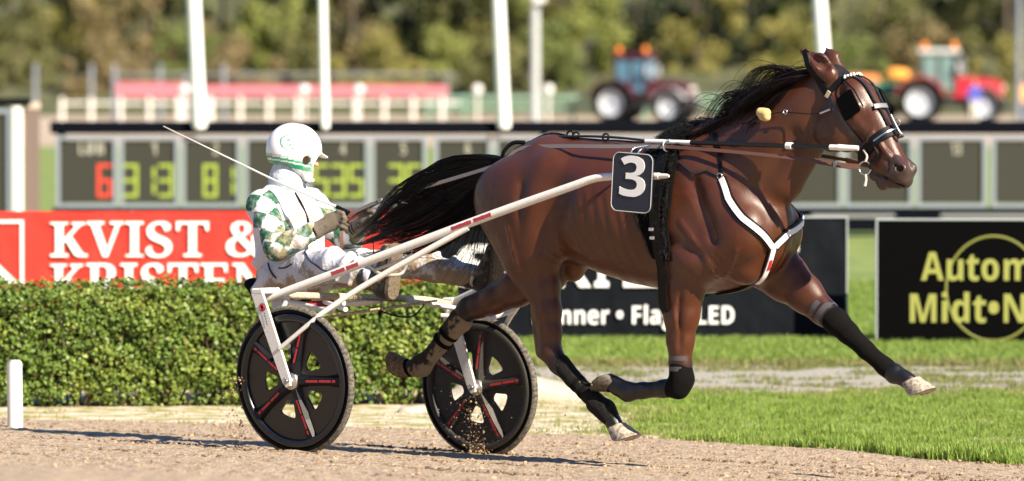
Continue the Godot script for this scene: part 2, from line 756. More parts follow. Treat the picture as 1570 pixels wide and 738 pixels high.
	for s in [-1.0, 1.0]:
		# cheek, brow, cheek bone
		f.ball(Vector3(2.655, 1.665, 0.055 * s), 0.105, 0.048, 0.025)
		f.bone(Vector3(2.735, 1.81, 0.075 * s), Vector3(2.79, 1.77, 0.078 * s), 0.034, 0.028, 0.026, 0.024, 0.025)
		f.bone(Vector3(2.78, 1.72, 0.076 * s), Vector3(2.87, 1.60, 0.05 * s), 0.018, 0.014, 0.016, 0.014, 0.025)
		f.col = Color(0, 0, 0, 0)
		f.bone(Vector3(2.80, 1.63, 0.115 * s), Vector3(2.87, 1.555, 0.098 * s), 0.03, 0.022, 0.05, 0.045, 0.04, Vector3.BACK, 0)
		f.ball(Vector3(2.70, 1.845, 0.10 * s), 0.03, 0.035, 0.04, Vector3.BACK, 0)
		f.col = BAYD
		# ears: laid back, hollow
		var e0 := Vector3(2.632, 1.915, 0.060 * s)
		var e1 := Vector3(2.585, 1.968, 0.074 * s)
		var e2 := Vector3(2.492, 2.026, 0.078 * s)
		if s < 0:
			e0 = Vector3(2.60, 1.935, -0.05)
			e1 = Vector3(2.565, 1.985, -0.06)
			e2 = Vector3(2.535, 2.035, -0.07)
		f.col = BAY
		f.bone(e0, e1, 0.044, 0.050, 0.036, 0.032, 0.012)
		f.bone(e1, e2, 0.050, 0.009, 0.032, 0.008, 0.010)
		f.col = BAYD
		var out := Vector3(0.028, 0.012, 0.026 * s)
		f.bone(e0.lerp(e1, 0.65) + out * 1.0, e1.lerp(e2, 0.62) + out * 0.62, 0.030, 0.014, 0.028, 0.013, 0.006, Vector3.BACK, 0)
		# nostrils
		f.col = MUZ
		f.bone(Vector3(2.978, 1.520, 0.036 * s), Vector3(3.008, 1.488, 0.040 * s), 0.026, 0.032, 0.018, 0.024, 0.014)
		f.bone(Vector3(2.965, 1.475, 0.050 * s), Vector3(2.995, 1.455, 0.044 * s), 0.020, 0.022, 0.014, 0.016, 0.016)
		f.col = Color(0.020, 0.005, 0.005)
		f.bone(Vector3(2.985, 1.486, 0.030 * s), Vector3(3.045, 1.496, 0.092 * s), 0.012, 0.020, 0.012, 0.020, 0.006, Vector3.UP, 0)
		f.bone(Vector3(2.978, 1.504, 0.040 * s), Vector3(3.010, 1.508, 0.085 * s), 0.007, 0.010, 0.007, 0.010, 0.006, Vector3.UP, 0)
		# wrinkles behind the nostril and the corner of the mouth
		f.col = Color(0, 0, 0, 0)
		f.bone(Vector3(2.945, 1.525, 0.058 * s), Vector3(2.955, 1.478, 0.066 * s), 0.005, 0.004, 0.010, 0.010, 0.012, Vector3.BACK, 0)
		f.col = BAY
	f.col = MUZ
	f.chain([[2.965, 1.472, 0, 0.054, 0.050], [2.995, 1.448, 0, 0.040, 0.042], [3.005, 1.432, 0, 0.026, 0.034]], 0.025)
	f.bone(Vector3(2.85, 1.462, 0), Vector3(2.935, 1.424, 0), 0.034, 0.026, 0.032, 0.036, 0.014)
	f.bone(Vector3(2.935, 1.424, 0), Vector3(2.972, 1.412, 0), 0.024, 0.016, 0.034, 0.028, 0.010)
	f.ball(Vector3(2.888, 1.420, 0), 0.030, 0.030, 0.016)
	f.col = Color(0.006, 0.004, 0.004)
	for s in [-1.0, 1.0]:
		f.bone(Vector3(2.872, 1.468, 0.052 * s), Vector3(2.935, 1.446, 0.054 * s), 0.0035, 0.004, 0.022, 0.026, 0.008, Vector3.BACK, 0)
		f.bone(Vector3(2.935, 1.446, 0.054 * s), Vector3(3.01, 1.414, 0.030 * s), 0.004, 0.005, 0.026, 0.03, 0.008, Vector3.BACK, 0)
	f.col = BAY
	# right hind leg, swung forward
	var z := 0.14
	f.bone(Vector3(0.90, 1.30, z), Vector3(1.00, 1.10, z + 0.02), 0.205, 0.165, 0.12, 0.10, 0.07)
	f.bone(Vector3(0.83, 1.26, z), Vector3(0.97, 0.97, z), 0.125, 0.085, 0.08, 0.065, 0.05)
	f.bone(Vector3(1.02, 1.22, z + 0.01), Vector3(1.075, 1.05, z + 0.015), 0.10, 0.075, 0.09, 0.075, 0.05)
	f.chain([[1.015, 1.04, z, 0.125, 0.085], [1.05, 0.92, z, 0.092, 0.070], [1.085, 0.80, z, 0.066, 0.055], [1.10, 0.70, z, 0.053, 0.045], [1.105, 0.60, z, 0.052, 0.044]], 0.03)
	f.bone(Vector3(1.01, 0.80, z), Vector3(1.052, 0.598, z), 0.022, 0.030, 0.016, 0.026, 0.025)
	f.col = BAYD
	f.chain([[1.105, 0.60, z, 0.050, 0.044], [1.15, 0.545, z, 0.046, 0.040]], 0.02)
	f.col = BLACK
	f.chain([[1.15, 0.545, z, 0.045, 0.039], [1.23, 0.48, z, 0.036, 0.032], [1.33, 0.405, z, 0.034, 0.030], [1.42, 0.335, z, 0.043, 0.036], [1.47, 0.285, z, 0.034, 0.032], [1.487, 0.255, z, 0.040, 0.038]], 0.02)
	# left hind leg, stretched back
	z = -0.14
	f.col = BAY
	f.bone(Vector3(0.90, 1.28, z), Vector3(0.86, 1.03, z), 0.20, 0.15, 0.11, 0.09, 0.07)
	f.bone(Vector3(1.02, 1.22, z), Vector3(0.94, 1.02, z), 0.10, 0.09, 0.09, 0.075, 0.05)
	f.chain([[0.86, 0.98, z, 0.125, 0.085], [0.70, 0.885, z, 0.087, 0.068], [0.56, 0.82, z, 0.062, 0.052], [0.46, 0.785, z, 0.054, 0.045]], 0.03)
	f.col = BLACK
	f.chain([[0.46, 0.785, z, 0.052, 0.044], [0.385, 0.765, z, 0.053, 0.044], [0.325, 0.70, z, 0.045, 0.038], [0.24, 0.615, z, 0.035, 0.030], [0.155, 0.53, z, 0.034, 0.030], [0.105, 0.487, z, 0.044, 0.037], [0.055, 0.475, z, 0.034, 0.032], [0.02, 0.468, z, 0.040, 0.037]], 0.02)
	f.bone(Vector3(0.60, 0.90, z), Vector3(0.39, 0.805, z), 0.018, 0.028, 0.014, 0.024, 0.025)
	# right foreleg, folded
	z = 0.15
	f.col = BAY
	f.chain([[1.93, 1.06, z + 0.01, 0.13, 0.085], [1.88, 0.93, z, 0.108, 0.075], [1.872, 0.80, z, 0.085, 0.066], [1.865, 0.68, z, 0.062, 0.052], [1.865, 0.58, z, 0.052, 0.046]], 0.03)
	f.col = Color(0, 0, 0, 0)
	f.bone(Vector3(1.905, 0.90, z + 0.085), Vector3(1.885, 0.66, z + 0.062), 0.010, 0.007, 0.022, 0.018, 0.03, Vector3.BACK, 0)
	f.col = BLACK
	f.chain([[1.865, 0.57, z, 0.052, 0.046], [1.872, 0.50, z, 0.056, 0.048], [1.855, 0.465, z, 0.052, 0.044]], 0.02)
	f.chain([[1.845, 0.463, z, 0.047, 0.040], [1.77, 0.450, z, 0.038, 0.032], [1.65, 0.437, z, 0.035, 0.030], [1.565, 0.428, z, 0.043, 0.037], [1.51, 0.447, z, 0.037, 0.034], [1.475, 0.465, z, 0.040, 0.037]], 0.02)
	# left foreleg, reaching
	z = -0.15
	f.col = BAY
	f.chain([[2.12, 1.06, z + 0.01, 0.14, 0.085], [2.25, 0.975, z, 0.112, 0.08], [2.36, 0.90, z, 0.085, 0.066], [2.46, 0.822, z, 0.064, 0.054]], 0.03)
	f.col = BLACK
	f.chain([[2.46, 0.822, z, 0.062, 0.053], [2.535, 0.775, z, 0.058, 0.05], [2.60, 0.725, z, 0.046, 0.04], [2.70, 0.648, z, 0.036, 0.031], [2.80, 0.578, z, 0.037, 0.032], [2.855, 0.545, z, 0.043, 0.037], [2.91, 0.525, z, 0.034, 0.032], [2.935, 0.512, z, 0.038, 0.036]], 0.02)
	return f

# a hoof: axis from the crown of the hoof to the ground, toe = direction of the toe
func hoof_mesh(top: Vector3, axis: Vector3, toe: Vector3, s := 1.0) -> ArrayMesh:
	var b := B.new()
	axis = axis.normalized()
	toe = (toe - axis * toe.dot(axis)).normalized()
	var w := axis.cross(toe)
	var rows := [[0.0, 0.043, 0.000], [0.008, 0.0455, 0.002], [0.03, 0.050, 0.014], [0.055, 0.0555, 0.028], [0.072, 0.059, 0.037], [0.078, 0.058, 0.039], [0.0785, 0.0, 0.039]]
	var sides := 24
	for r in rows.size():
		var y: float = rows[r][0] * s
		var rad: float = rows[r][1] * s
		for k in sides + 1:
			var an := TAU * k / sides
			var fwd := cos(an)
			var x: float = (fwd * (1.12 if fwd > 0 else 0.82)) * rad + rows[r][2] * s * (1.0 if fwd > 0 else 0.55)
			var zz := sin(an) * rad * 0.98
			var nn := (toe * cos(an) + w * sin(an) - axis * 0.3).normalized() if r < 5 else axis
			# the bearing edge slopes up to the heels
			var yy := y + (0.0 if fwd > 0 else fwd * y * 0.35)
			b.vert(top + axis * yy + toe * x + w * zz, nn, Vector2(float(k) / sides, y))
	for r in rows.size() - 1:
		for k in sides:
			var a := r * (sides + 1) + k
			var c := a + sides + 1
			b.tri3(a, a + 1, c)
			b.tri3(a + 1, c + 1, c)
	return b.done()

var hf: Flesh
var hf_all := PackedInt32Array()

# the first point of the horse's skin met from p + d going back along d
func skin(p: Vector3, d: Vector3, lift := 0.006) -> Vector3:
	d = d.normalized()
	var q := p + d * 0.22
	for i in 40:
		var v := hf.value(q, hf_all)
		if v < 0.001:
			break
		q -= d * clampf(v * 0.8, 0.001, 0.05)
		if (q - p).dot(d) < -0.3:
			return p
	return q + d * lift

func skin_path(a: Array, lift := 0.006) -> Array:
	var r := []
	for e in a:
		r.append(skin(e[0], e[1], lift))
	return r

func outs(a: Array) -> Array:
	var r := []
	for e in a:
		r.append(e[1].normalized())
	return r

# densify a path of [point, outward direction]
func dense(a: Array, k := 4) -> Array:
	var r := []
	for i in a.size() - 1:
		for s in k:
			var t := float(s) / k
			r.append([a[i][0].lerp(a[i + 1][0], t), a[i][1].lerp(a[i + 1][1], t)])
	r.append(a[a.size() - 1])
	return r

func band(b: B, a: Array, width: float, thick: float, lift := 0.005, k := 4) -> void:
	var d := dense(a, k)
	b.strap(skin_path(d, lift), width, thick, outs(d))

func ring(b: B, c: Vector3, axis: Vector3, r: float, wire: float, sides := 20) -> void:
	var pts := []
	var u := axis.cross(Vector3.UP)
	if u.length() < 0.1:
		u = axis.cross(Vector3.RIGHT)
	u = u.normalized()
	var w := axis.cross(u).normalized()
	for i in sides + 1:
		var an := TAU * i / sides
		pts.append(c + (u * cos(an) + w * sin(an)) * r)
	b.tube(pts, wire, 6, 1.0, axis, false)

func hair(b: B, pts: Array, r: float, tip: Color, root: Color) -> void:
	var c := pts.size()
	var start := b.v.size()
	for i in c:
		var d: Vector3 = (pts[mini(i + 1, c - 1)] - pts[maxi(i - 1, 0)]).normalized()
		var s := d.cross(Vector3(0.31, 0.2, 0.93)).normalized()
		var w := d.cross(s)
		var rr := r * (1.0 - 0.75 * float(i) / (c - 1))
		b.col = root.lerp(tip, float(i) / (c - 1))
		for k in 3:
			var an := TAU * k / 3.0
			var nn := s * cos(an) + w * sin(an)
			b.vert(pts[i] + nn * rr, nn)
	for i in c - 1:
		for k in 3:
			var a := start + i * 3 + k
			var a2 := start + i * 3 + (k + 1) % 3
			b.tri3(a, a + 3, a2)
			b.tri3(a2, a + 3, a2 + 3)

func along(curve: Array, t: float) -> Vector3:
	var f := clampf(t, 0, 1) * (curve.size() - 1)
	var k := mini(int(f), curve.size() - 2)
	return curve[k].lerp(curve[k + 1], f - k)

# mottling of the coat: dark hair mixed into the bay in patches and flecks, dried mud on the legs and belly
func tint_coat(p: Vector3, c: Color) -> Color:
	var a := mud_noise.get_noise_3d(p.x * 2.6, p.y * 2.6, p.z * 2.6)
	var s := mud_noise.get_noise_3d(p.x * 30.0, p.y * 12.0, p.z * 30.0)
	var k := clampf(1.0 + a * 0.80 + s * 0.22, 0.45, 1.7)
	var r := Color(c.r * k, c.g * k * lerpf(1.0, k, 0.15), c.b * k)
	var m := smoothstep(0.30, 0.52, mud_noise.get_noise_3d(p.x * 70.0, p.y * 70.0, p.z * 70.0) + 0.5 * mud_noise.get_noise_3d(p.x * 6.0, p.y * 6.0 + 3.0, p.z * 6.0))
	return r.lerp(Color(0.16, 0.11, 0.07), m * 0.04)

# muscle bands, ribs, raised veins and small folds of the skin, in metres along the normal
func relief_coat(p: Vector3) -> float:
	var d := mud_noise.get_noise_3d(p.x * 11.0 + p.y * 3.0, p.y * 4.5, p.z * 11.0) * 0.0042
	d += mud_noise.get_noise_3d(p.x * 30.0, p.y * 16.0, p.z * 30.0) * 0.0016
	var belly := smoothstep(1.25, 1.36, p.x) * smoothstep(1.78, 1.70, p.x) * smoothstep(1.00, 1.08, p.y) * smoothstep(1.42, 1.32, p.y)
	d += sin((p.x + 0.28 * (p.y - 1.2)) * TAU / 0.058) * 0.0019 * belly
	# veins: thin ridges where a smooth noise crosses zero
	var v := absf(mud_noise.get_noise_3d(p.x * 4.2 + 20.0, p.y * 3.4, p.z * 4.2 + 7.0))
	var low := maxf(smoothstep(1.16, 1.02, p.y), smoothstep(2.62, 2.76, p.x))
	d += 0.0034 * smoothstep(0.035, 0.008, v) * low
	# crease lines at the elbow, flank and throat
	for q in [[1.90, 1.02, 0.10], [1.16, 1.08, 0.10], [2.50, 1.60, 0.09], [2.12, 1.02, 0.12]]:
		var w := smoothstep(q[2], 0.02, Vector2(p.x - q[0], p.y - q[1]).length())
		if w > 0.0:
			d += sin((p.x * 0.8 + p.y * 0.6) * TAU / 0.030 + 3.0 * mud_noise.get_noise_3d(p.x * 9.0, p.y * 9.0, p.z * 9.0)) * 0.0022 * w
	return d

func build_horse() -> void:
	var h := rigged("racehorse", "bay racehorse with black mane and tail trotting in front of the two-wheeled sulky", "horse", Vector3(1.5, 0.1, 0))
	hf = horse_flesh()
	for i in hf.p0.size():
		hf_all.append(i)
	# veins that stand out under the skin
	var veins := [
		[[Vector3(2.10, 1.00, 0.2), Vector3(0.2, 0, 1)], [Vector3(2.06, 1.10, 0.25), Vector3(0.2, 0, 1)], [Vector3(2.0, 1.16, 0.25), Vector3(0, 0, 1)], [Vector3(1.93, 1.24, 0.25), Vector3(0, 0, 1)]],
		[[Vector3(1.90, 0.92, 0.2), Vector3(0.1, 0, 1)], [Vector3(1.875, 0.82, 0.2), Vector3(0.2, 0, 1)], [Vector3(1.88, 0.70, 0.2), Vector3(0.2, 0, 1)], [Vector3(1.87, 0.62, 0.2), Vector3(0, 0, 1)]],
		[[Vector3(1.66, 1.02, 0.25), Vector3(0, -0.5, 1)], [Vector3(1.52, 1.06, 0.25), Vector3(0, -0.4, 1)], [Vector3(1.40, 1.05, 0.25), Vector3(0, -0.4, 1)], [Vector3(1.28, 1.10, 0.25), Vector3(0, -0.3, 1)]],
		[[Vector3(2.87, 1.66, 0.06), Vector3(0.3, 0, 1)], [Vector3(2.85, 1.62, 0.06), Vector3(0.1, 0, 1)], [Vector3(2.82, 1.60, 0.06), Vector3(0, 0, 1)], [Vector3(2.78, 1.58, 0.06), Vector3(0, -0.2, 1)]],
		[[Vector3(2.90, 1.61, 0.05), Vector3(0.3, 0, 1)], [Vector3(2.93, 1.57, 0.05), Vector3(0.3, 0, 1)], [Vector3(2.955, 1.545, 0.05), Vector3(0.3, 0.2, 1)]],
		[[Vector3(1.10, 1.06, 0.2), Vector3(0.3, 0, 1)], [Vector3(1.08, 0.94, 0.2), Vector3(0.3, 0, 1)], [Vector3(1.10, 0.82, 0.2), Vector3(0.3, 0, 1)], [Vector3(1.12, 0.70, 0.2), Vector3(0.2, 0, 1)]],
		[[Vector3(2.22, 1.12, 0.2), Vector3(0.6, 0, 1)], [Vector3(2.18, 1.03, 0.2), Vector3(0.6, 0, 1)], [Vector3(2.13, 0.97, 0.2), Vector3(0.5, -0.3, 1)]],
		[[Vector3(0.95, 1.20, 0.25), Vector3(0, 0, 1)], [Vector3(0.97, 1.08, 0.25), Vector3(0, 0, 1)], [Vector3(1.0, 0.97, 0.25), Vector3(0, 0, 1)]]]
	var lines := []
	for q in veins:
		lines.append(spline(skin_path(dense(q, 3), -0.0015), 2))
	for ln2 in lines:
		hf.col = Color(0, 0, 0, 0)
		for i in ln2.size() - 1:
			hf.bone(ln2[i], ln2[i + 1], 0.0065, 0.0065, 0.0065, 0.0065, 0.012)
	var cut := Vector3(2.868, 1.592, 0)
	hf.cut_at = cut
	hf.cut_dir = Vector3(-0.707, 0.707, 0)
	var body := hf.mesh(0.0108, tint_coat, relief_coat)
	hf.cut_dir = Vector3(0.707, -0.707, 0)            # the muzzle in finer cells; the seam lies under the nose band
	var fine := hf.mesh(0.0046, tint_coat, relief_coat)
	body.add_surface_from_arrays(Mesh.PRIMITIVE_TRIANGLES, fine.surface_get_arrays(0))
	part("body", body, M.coat, h)
	part("hoof", hoof_mesh(Vector3(1.485, 0.262, 0.14), Vector3(0.42, -1, 0), Vector3(1, 0.35, 0), 1.08), M.hoof, h, null, "pale grey hoof close above the track")
	part("hoof", hoof_mesh(Vector3(0.03, 0.467, -0.14), Vector3(-0.95, -0.32, 0), Vector3(-0.3, 0.95, 0), 1.12), M.hoof_mud, h, null, "muddy brown hoof lifted behind")
	part("hoof", hoof_mesh(Vector3(1.485, 0.458, 0.15), Vector3(-0.75, 0.60, 0), Vector3(-0.6, -0.75, 0), 1.0), M.hoof_dark, h, null, "dark hoof folded up under the knee")
	part("hoof", hoof_mesh(Vector3(2.94, 0.516, -0.15), Vector3(0.42, -0.92, 0), Vector3(1, 0.1, 0), 1.05), M.hoof, h, null, "pale hoof of the outstretched foreleg")
	for s in [-1.0, 1.0]:
		var e := B.new()
		var st := []
		for i in 9:
			var an := PI * i / 8.0
			st.append(Vector2(sin(an) * 0.019, -cos(an) * 0.019))
		e.lathe(Transform3D(Basis(), Vector3(2.782, 1.782, 0.083 * s)), st, 14)
		part("eye", e.done(), M.eye, h)
	# tail: hair streaming back over the shafts
	var top := spline([Vector3(0.76, 1.50, 0), Vector3(0.66, 1.525, 0), Vector3(0.54, 1.53, 0.01), Vector3(0.40, 1.50, 0.02), Vector3(0.25, 1.415, 0.03), Vector3(0.10, 1.32, 0.04), Vector3(-0.03, 1.225, 0.0), Vector3(-0.17, 1.14, -0.02)], 4)
	var low := spline([Vector3(0.74, 1.42, 0), Vector3(0.67, 1.38, 0), Vector3(0.60, 1.29, 0.0), Vector3(0.51, 1.19, 0.01), Vector3(0.36, 1.09, 0.02), Vector3(0.18, 1.05, 0.02), Vector3(-0.02, 1.045, 0.0), Vector3(-0.18, 1.035, -0.02)], 4)
	var hang := spline([Vector3(0.74, 1.40, 0), Vector3(0.68, 1.35, 0), Vector3(0.63, 1.24, 0), Vector3(0.60, 1.12, 0), Vector3(0.57, 1.0, -0.02), Vector3(0.52, 0.90, -0.03), Vector3(0.47, 0.83, -0.03), Vector3(0.42, 0.78, -0.03)], 4)
	var tb := B.new()
	var r := RandomNumberGenerator.new()
	r.seed = 11
	for i in 2600:
		var clump := r.randi() % 44
		var cr := RandomNumberGenerator.new()
		cr.seed = 500 + clump
		var uc := cr.randf()
		var u := clampf(uc + r.randfn(0, 0.07), 0, 1)
		if r.randf() < 0.12:
			u = r.randf()
		var z0 := cr.randf_range(-1, 1) * 0.8 + r.randf_range(-1, 1) * 0.2
		var reach := clampf(0.55 + cr.randf() * 0.45 + r.randfn(0, 0.07), 0.4, 1.0)
		var hanging := i % 16 == 0
		var other: Array = hang if hanging else low
		if hanging:
			u = 0.5 + 0.5 * r.randf()
			reach = r.randf_range(0.45, 0.85)
		var ph := cr.randf() * TAU
		var amp := 0.012 + 0.02 * cr.randf()
		var pts := []
		for k in 13:
			var t := k / 12.0
			var s := t * reach
			var spread := 0.04 + 0.10 * smoothstep(0.05, 0.8, s)
			var p := along(top, s).lerp(along(other, s), u if hanging else lerpf(u, uc, 0.7 * s))
			p.z += z0 * spread
			p += Vector3(0, sin(ph + s * 9.0) * amp * s, cos(ph + s * 7.0) * amp * s)
			p += Vector3(r.randf_range(-1, 1), r.randf_range(-1, 1), r.randf_range(-1, 1)) * 0.006 * t * t
			pts.append(p)
		hair(tb, pts, 0.0021, Color(0.010, 0.0075, 0.0070), Color(0.0038, 0.0034, 0.0034))
	part("tail", tb.done(), M.hair, h)
	# mane: flung back from the crest
	var crest := spline([Vector3(2.60, 1.955, 0), Vector3(2.52, 1.915, 0), Vector3(2.42, 1.86, 0), Vector3(2.30, 1.785, 0), Vector3(2.16, 1.715, 0), Vector3(2.02, 1.665, 0), Vector3(1.90, 1.645, 0)], 4)
	var mb := B.new()
	r.seed = 23
	for i in 4200:
		var clump := r.randi() % 48
		var cr := RandomNumberGenerator.new()
		cr.seed = 900 + clump
		var s := clampf(clump / 48.0 + r.randfn(0, 0.022), 0, 1)
		var root := along(crest, s)
		var back := (along(crest, minf(s + 0.06, 1.0)) - along(crest, maxf(s - 0.06, 0.0))).normalized()
		root += Vector3(0, -0.012, r.randf_range(-0.03, 0.045))
		var ln := (0.24 + 0.18 * cr.randf()) * r.randf_range(0.6, 1.05)
		var lift := 0.02 + 0.36 * cr.randf() * cr.randf() + 0.05
		var fall := 0.04 + 0.15 * cr.randf()
		var out_z := cr.randf_range(-0.02, 0.48)
		if s > 0.18 and s < 0.58 and cr.randf() < 0.5:       # the lock that flips up
			lift = 0.40 + 0.16 * cr.randf()
			fall = 0.12
		if r.randf() < 0.02:
			lift += r.randf() * 0.35
			ln *= 1.1
		if s > 0.75:
			lift *= 0.55
			ln *= 0.8
		var ph := cr.randf() * TAU
		var pts := []
		for k in 11:
			var t := k / 10.0
			var p := root + back * ln * t
			p += Vector3.UP * (lift * ln * sin(t * 2.2) - fall * t * t)
			if lift > 0.38:
				p += Vector3(0.02 * t * t, 0.09 * t * t * t, 0)
			p.z += out_z * ln * sin(t * 2.0) + sin(ph + t * 6.0) * 0.012 * t
			p.y += cos(ph + t * 7.0) * 0.010 * t
			p += Vector3(r.randf_range(-1, 1), r.randf_range(-1, 1), r.randf_range(-1, 1)) * 0.004 * t
			var pc := along(crest, clump / 48.0) + back * ln * t + Vector3.UP * (lift * ln * sin(t * 2.2) - fall * t * t + 0.03 * t)
			pc.z += out_z * ln * sin(t * 2.0) + sin(ph + t * 6.0) * 0.012 * t
			pts.append(p.lerp(pc, 0.72 * t * t))
		hair(mb, pts, 0.0023, Color(0.016, 0.010, 0.008), Color(0.0045, 0.0038, 0.0037))
	part("mane", mb.done(), M.hair, h)

# ---------------------------------------------------------------- harness
func build_harness() -> void:
	# bridle with hood and blinkers
	var br := rigged("bridle", "black leather bridle with square blinkers and a light-studded brow band", "bridle", Vector3(2.75, 1.75, 0))
	for s in [-1.0, 1.0]:
		var b := B.new()
		var side := Vector3(0, 0, s)
		band(b, [[Vector3(2.575, 1.945, 0.0), Vector3(-0.4, 1, 0)], [Vector3(2.578, 1.915, 0.07 * s), Vector3(-0.5, 0.4, 0.8 * s)], [Vector3(2.612, 1.86, 0.08 * s), side], [Vector3(2.655, 1.815, 0.08 * s), side]], 0.034, 0.008)
		part("crown_strap", b.done(), M.leather, br)
		b = B.new()
		band(b, [[Vector3(2.655, 1.815, 0.08 * s), side], [Vector3(2.73, 1.70, 0.08 * s), side], [Vector3(2.80, 1.61, 0.07 * s), side], [Vector3(2.825, 1.575, 0.06 * s), side]], 0.020, 0.007, 0.007)
		part("cheek_strap", b.done(), M.leather_shine, br)
		b = B.new()
		b.box(Transform3D(Basis(Vector3.BACK, 1.0), skin(Vector3(2.648, 1.828, 0.08 * s), side, 0.012)), Vector3(0.034, 0.020, 0.006), 0.006)
		part("badge", b.done(), M.brass, br)
		# blinker: a cupped square plate standing off the eye
		b = B.new()
		var bt := Transform3D(Basis(Vector3.BACK, 0.52) * Basis(Vector3.UP, -0.16 * s), Vector3(2.778, 1.782, 0.122 * s))
		var poly := PackedVector2Array()
		for c in [[0.052, 0.056], [-0.058, 0.056], [-0.058, -0.058], [0.052, -0.058]]:
			for k in 4:
				var an: float = [0.0, PI / 2, PI, PI * 1.5][[[0.052, 0.056], [-0.058, 0.056], [-0.058, -0.058], [0.052, -0.058]].find(c)] + k * PI / 6.0
				poly.append(Vector2(c[0] - signf(c[0]) * 0.012 + cos(an) * 0.012, c[1] - signf(c[1]) * 0.012 + sin(an) * 0.012))
		b.prism(bt, poly, 0.006)
		part("blinker", b.done(), M.blinker, br)
		# stay of the blinker
		b = B.new()
		b.tube([Vector3(2.70, 1.905, 0.06 * s), Vector3(2.745, 1.88, 0.085 * s), Vector3(2.80, 1.85, 0.112 * s), Vector3(2.845, 1.775, 0.105 * s)], 0.004, 6)
		part("blinker_stay", b.done(), M.leather, br)
		# nose band and bit
		b = B.new()
		band(b, [[Vector3(2.80, 1.525, 0.0), Vector3(-0.3, -1, 0)], [Vector3(2.815, 1.55, 0.055 * s), Vector3(0, -0.4, s)], [Vector3(2.86, 1.60, 0.06 * s), side], [Vector3(2.91, 1.64, 0.04 * s), Vector3(0.5, 0.3, 0.8 * s)], [Vector3(2.935, 1.66, 0), Vector3(1, 0.6, 0)]], 0.050, 0.010, 0.007)
		part("nose_band", b.done(), M.leather, br)
		b = B.new()
		band(b, [[Vector3(2.885, 1.615, 0.06 * s), side], [Vector3(2.92, 1.645, 0.035 * s), Vector3(0.5, 0.3, 0.8 * s)], [Vector3(2.937, 1.662, 0), Vector3(1, 0.6, 0)]], 0.007, 0.004, 0.015)
		part("piping", b.done(), M.steel, br)
		b = B.new()
		ring(b, Vector3(2.835, 1.493, 0.072 * s), Vector3(0.15, 0, 1), 0.030, 0.0038)
		part("bit_ring", b.done(), M.steel, br)
		b = B.new()
		b.tube(spline([Vector3(2.825, 1.575, 0.068 * s), Vector3(2.845, 1.548, 0.07 * s), Vector3(2.838, 1.523, 0.072 * s)], 4), 0.006, 6)
		b.tube(spline([Vector3(2.84, 1.463, 0.075 * s), Vector3(2.845, 1.44, 0.078 * s), Vector3(2.838, 1.412, 0.078 * s)], 4), [0.004, 0.005, 0.005, 0.005, 0.006, 0.006, 0.007, 0.007, 0.008], 7)
		part("bit_strap", b.done(), M.pale_leather, br)
		b = B.new()
		b.tube(spline([Vector3(2.868, 1.605, 0.066 * s), Vector3(2.885, 1.585, 0.07 * s), Vector3(2.90, 1.557, 0.068 * s), Vector3(2.885, 1.53, 0.068 * s), Vector3(2.868, 1.52, 0.07 * s), Vector3(2.862, 1.487, 0.068 * s)], 4), 0.0075, 7)
		part("curb_strap", b.done(), M.leather, br)
		# straps down the face
		b = B.new()
		band(b, [[Vector3(2.70, 1.945, 0.035 * s), Vector3(0.3, 1, 0.2 * s)], [Vector3(2.765, 1.91, 0.035 * s), Vector3(0.8, 0.6, 0.1 * s)], [Vector3(2.83, 1.82, 0.032 * s), Vector3(1, 0.6, 0.1 * s)], [Vector3(2.89, 1.72, 0.024 * s), Vector3(1, 0.6, 0.1 * s)], [Vector3(2.935, 1.65, 0.018 * s), Vector3(1, 0.6, 0.1 * s)]], 0.014, 0.006, 0.008)
		part("face_strap", b.done(), M.leather_shine, br)
		# cord from the hood to the foam plug
	var b2 := B.new()
	band(b2, [[Vector3(2.655, 1.845, -0.08), Vector3(0, 0, -1)], [Vector3(2.70, 1.895, -0.07), Vector3(0.3, 0.5, -1)], [Vector3(2.755, 1.92, 0), Vector3(0.8, 0.8, 0)], [Vector3(2.70, 1.895, 0.07), Vector3(0.3, 0.5, 1)], [Vector3(2.655, 1.845, 0.08), Vector3(0, 0, 1)]], 0.028, 0.008, 0.008)
	part("brow_band", b2.done(), M.leather, br)
	b2 = B.new()
	var bd := dense([[Vector3(2.745, 1.915, -0.03), Vector3(0.7, 0.8, -0.2)], [Vector3(2.755, 1.92, 0), Vector3(0.8, 0.8, 0.1)], [Vector3(2.715, 1.905, 0.055), Vector3(0.4, 0.6, 0.9)]], 5)
	var bp := skin_path(bd, 0.015)
	for i in bp.size():
		b2.box(Transform3D(Basis.looking_at(-bd[i][1], Vector3.UP), bp[i]), Vector3(0.010, 0.018 if i % 3 else 0.010, 0.005), 0.002)
	part("stud_row", b2.done(), M.white_gloss, br)
	# hood over the poll
	var hd := Flesh.new()
	hd.col = Color(0.012, 0.012, 0.013)
	hd.chain([[2.612, 1.870, 0, 0.097, 0.080], [2.668, 1.815, 0, 0.124, 0.092]], 0.03)
	hd.bone(Vector3(2.60, 1.70, -0.15), Vector3(2.60, 1.70, 0.15), 0.205, 0.205, 0.1, 0.1, 0.01, Vector3.BACK, 0)
	hd.bone(Vector3(2.90, 1.76, -0.15), Vector3(2.90, 1.76, 0.15), 0.185, 0.185, 0.1, 0.1, 0.01, Vector3.BACK, 0)
	part("hood", hd.mesh(0.007), M.hood, br)
	b2 = B.new()
	band(b2, [[Vector3(2.86, 1.765, -0.045), Vector3(1, 0.6, -0.6)], [Vector3(2.875, 1.765, 0), Vector3(1, 0.6, 0)], [Vector3(2.86, 1.765, 0.045), Vector3(1, 0.6, 0.6)]], 0.022, 0.010, 0.014)
	part("face_plate", b2.done(), M.grey_leather, br)
	b2 = B.new()
	ring(b2, Vector3(2.965, 1.70, 0.01), Vector3(0.3, 0, 1), 0.016, 0.003)
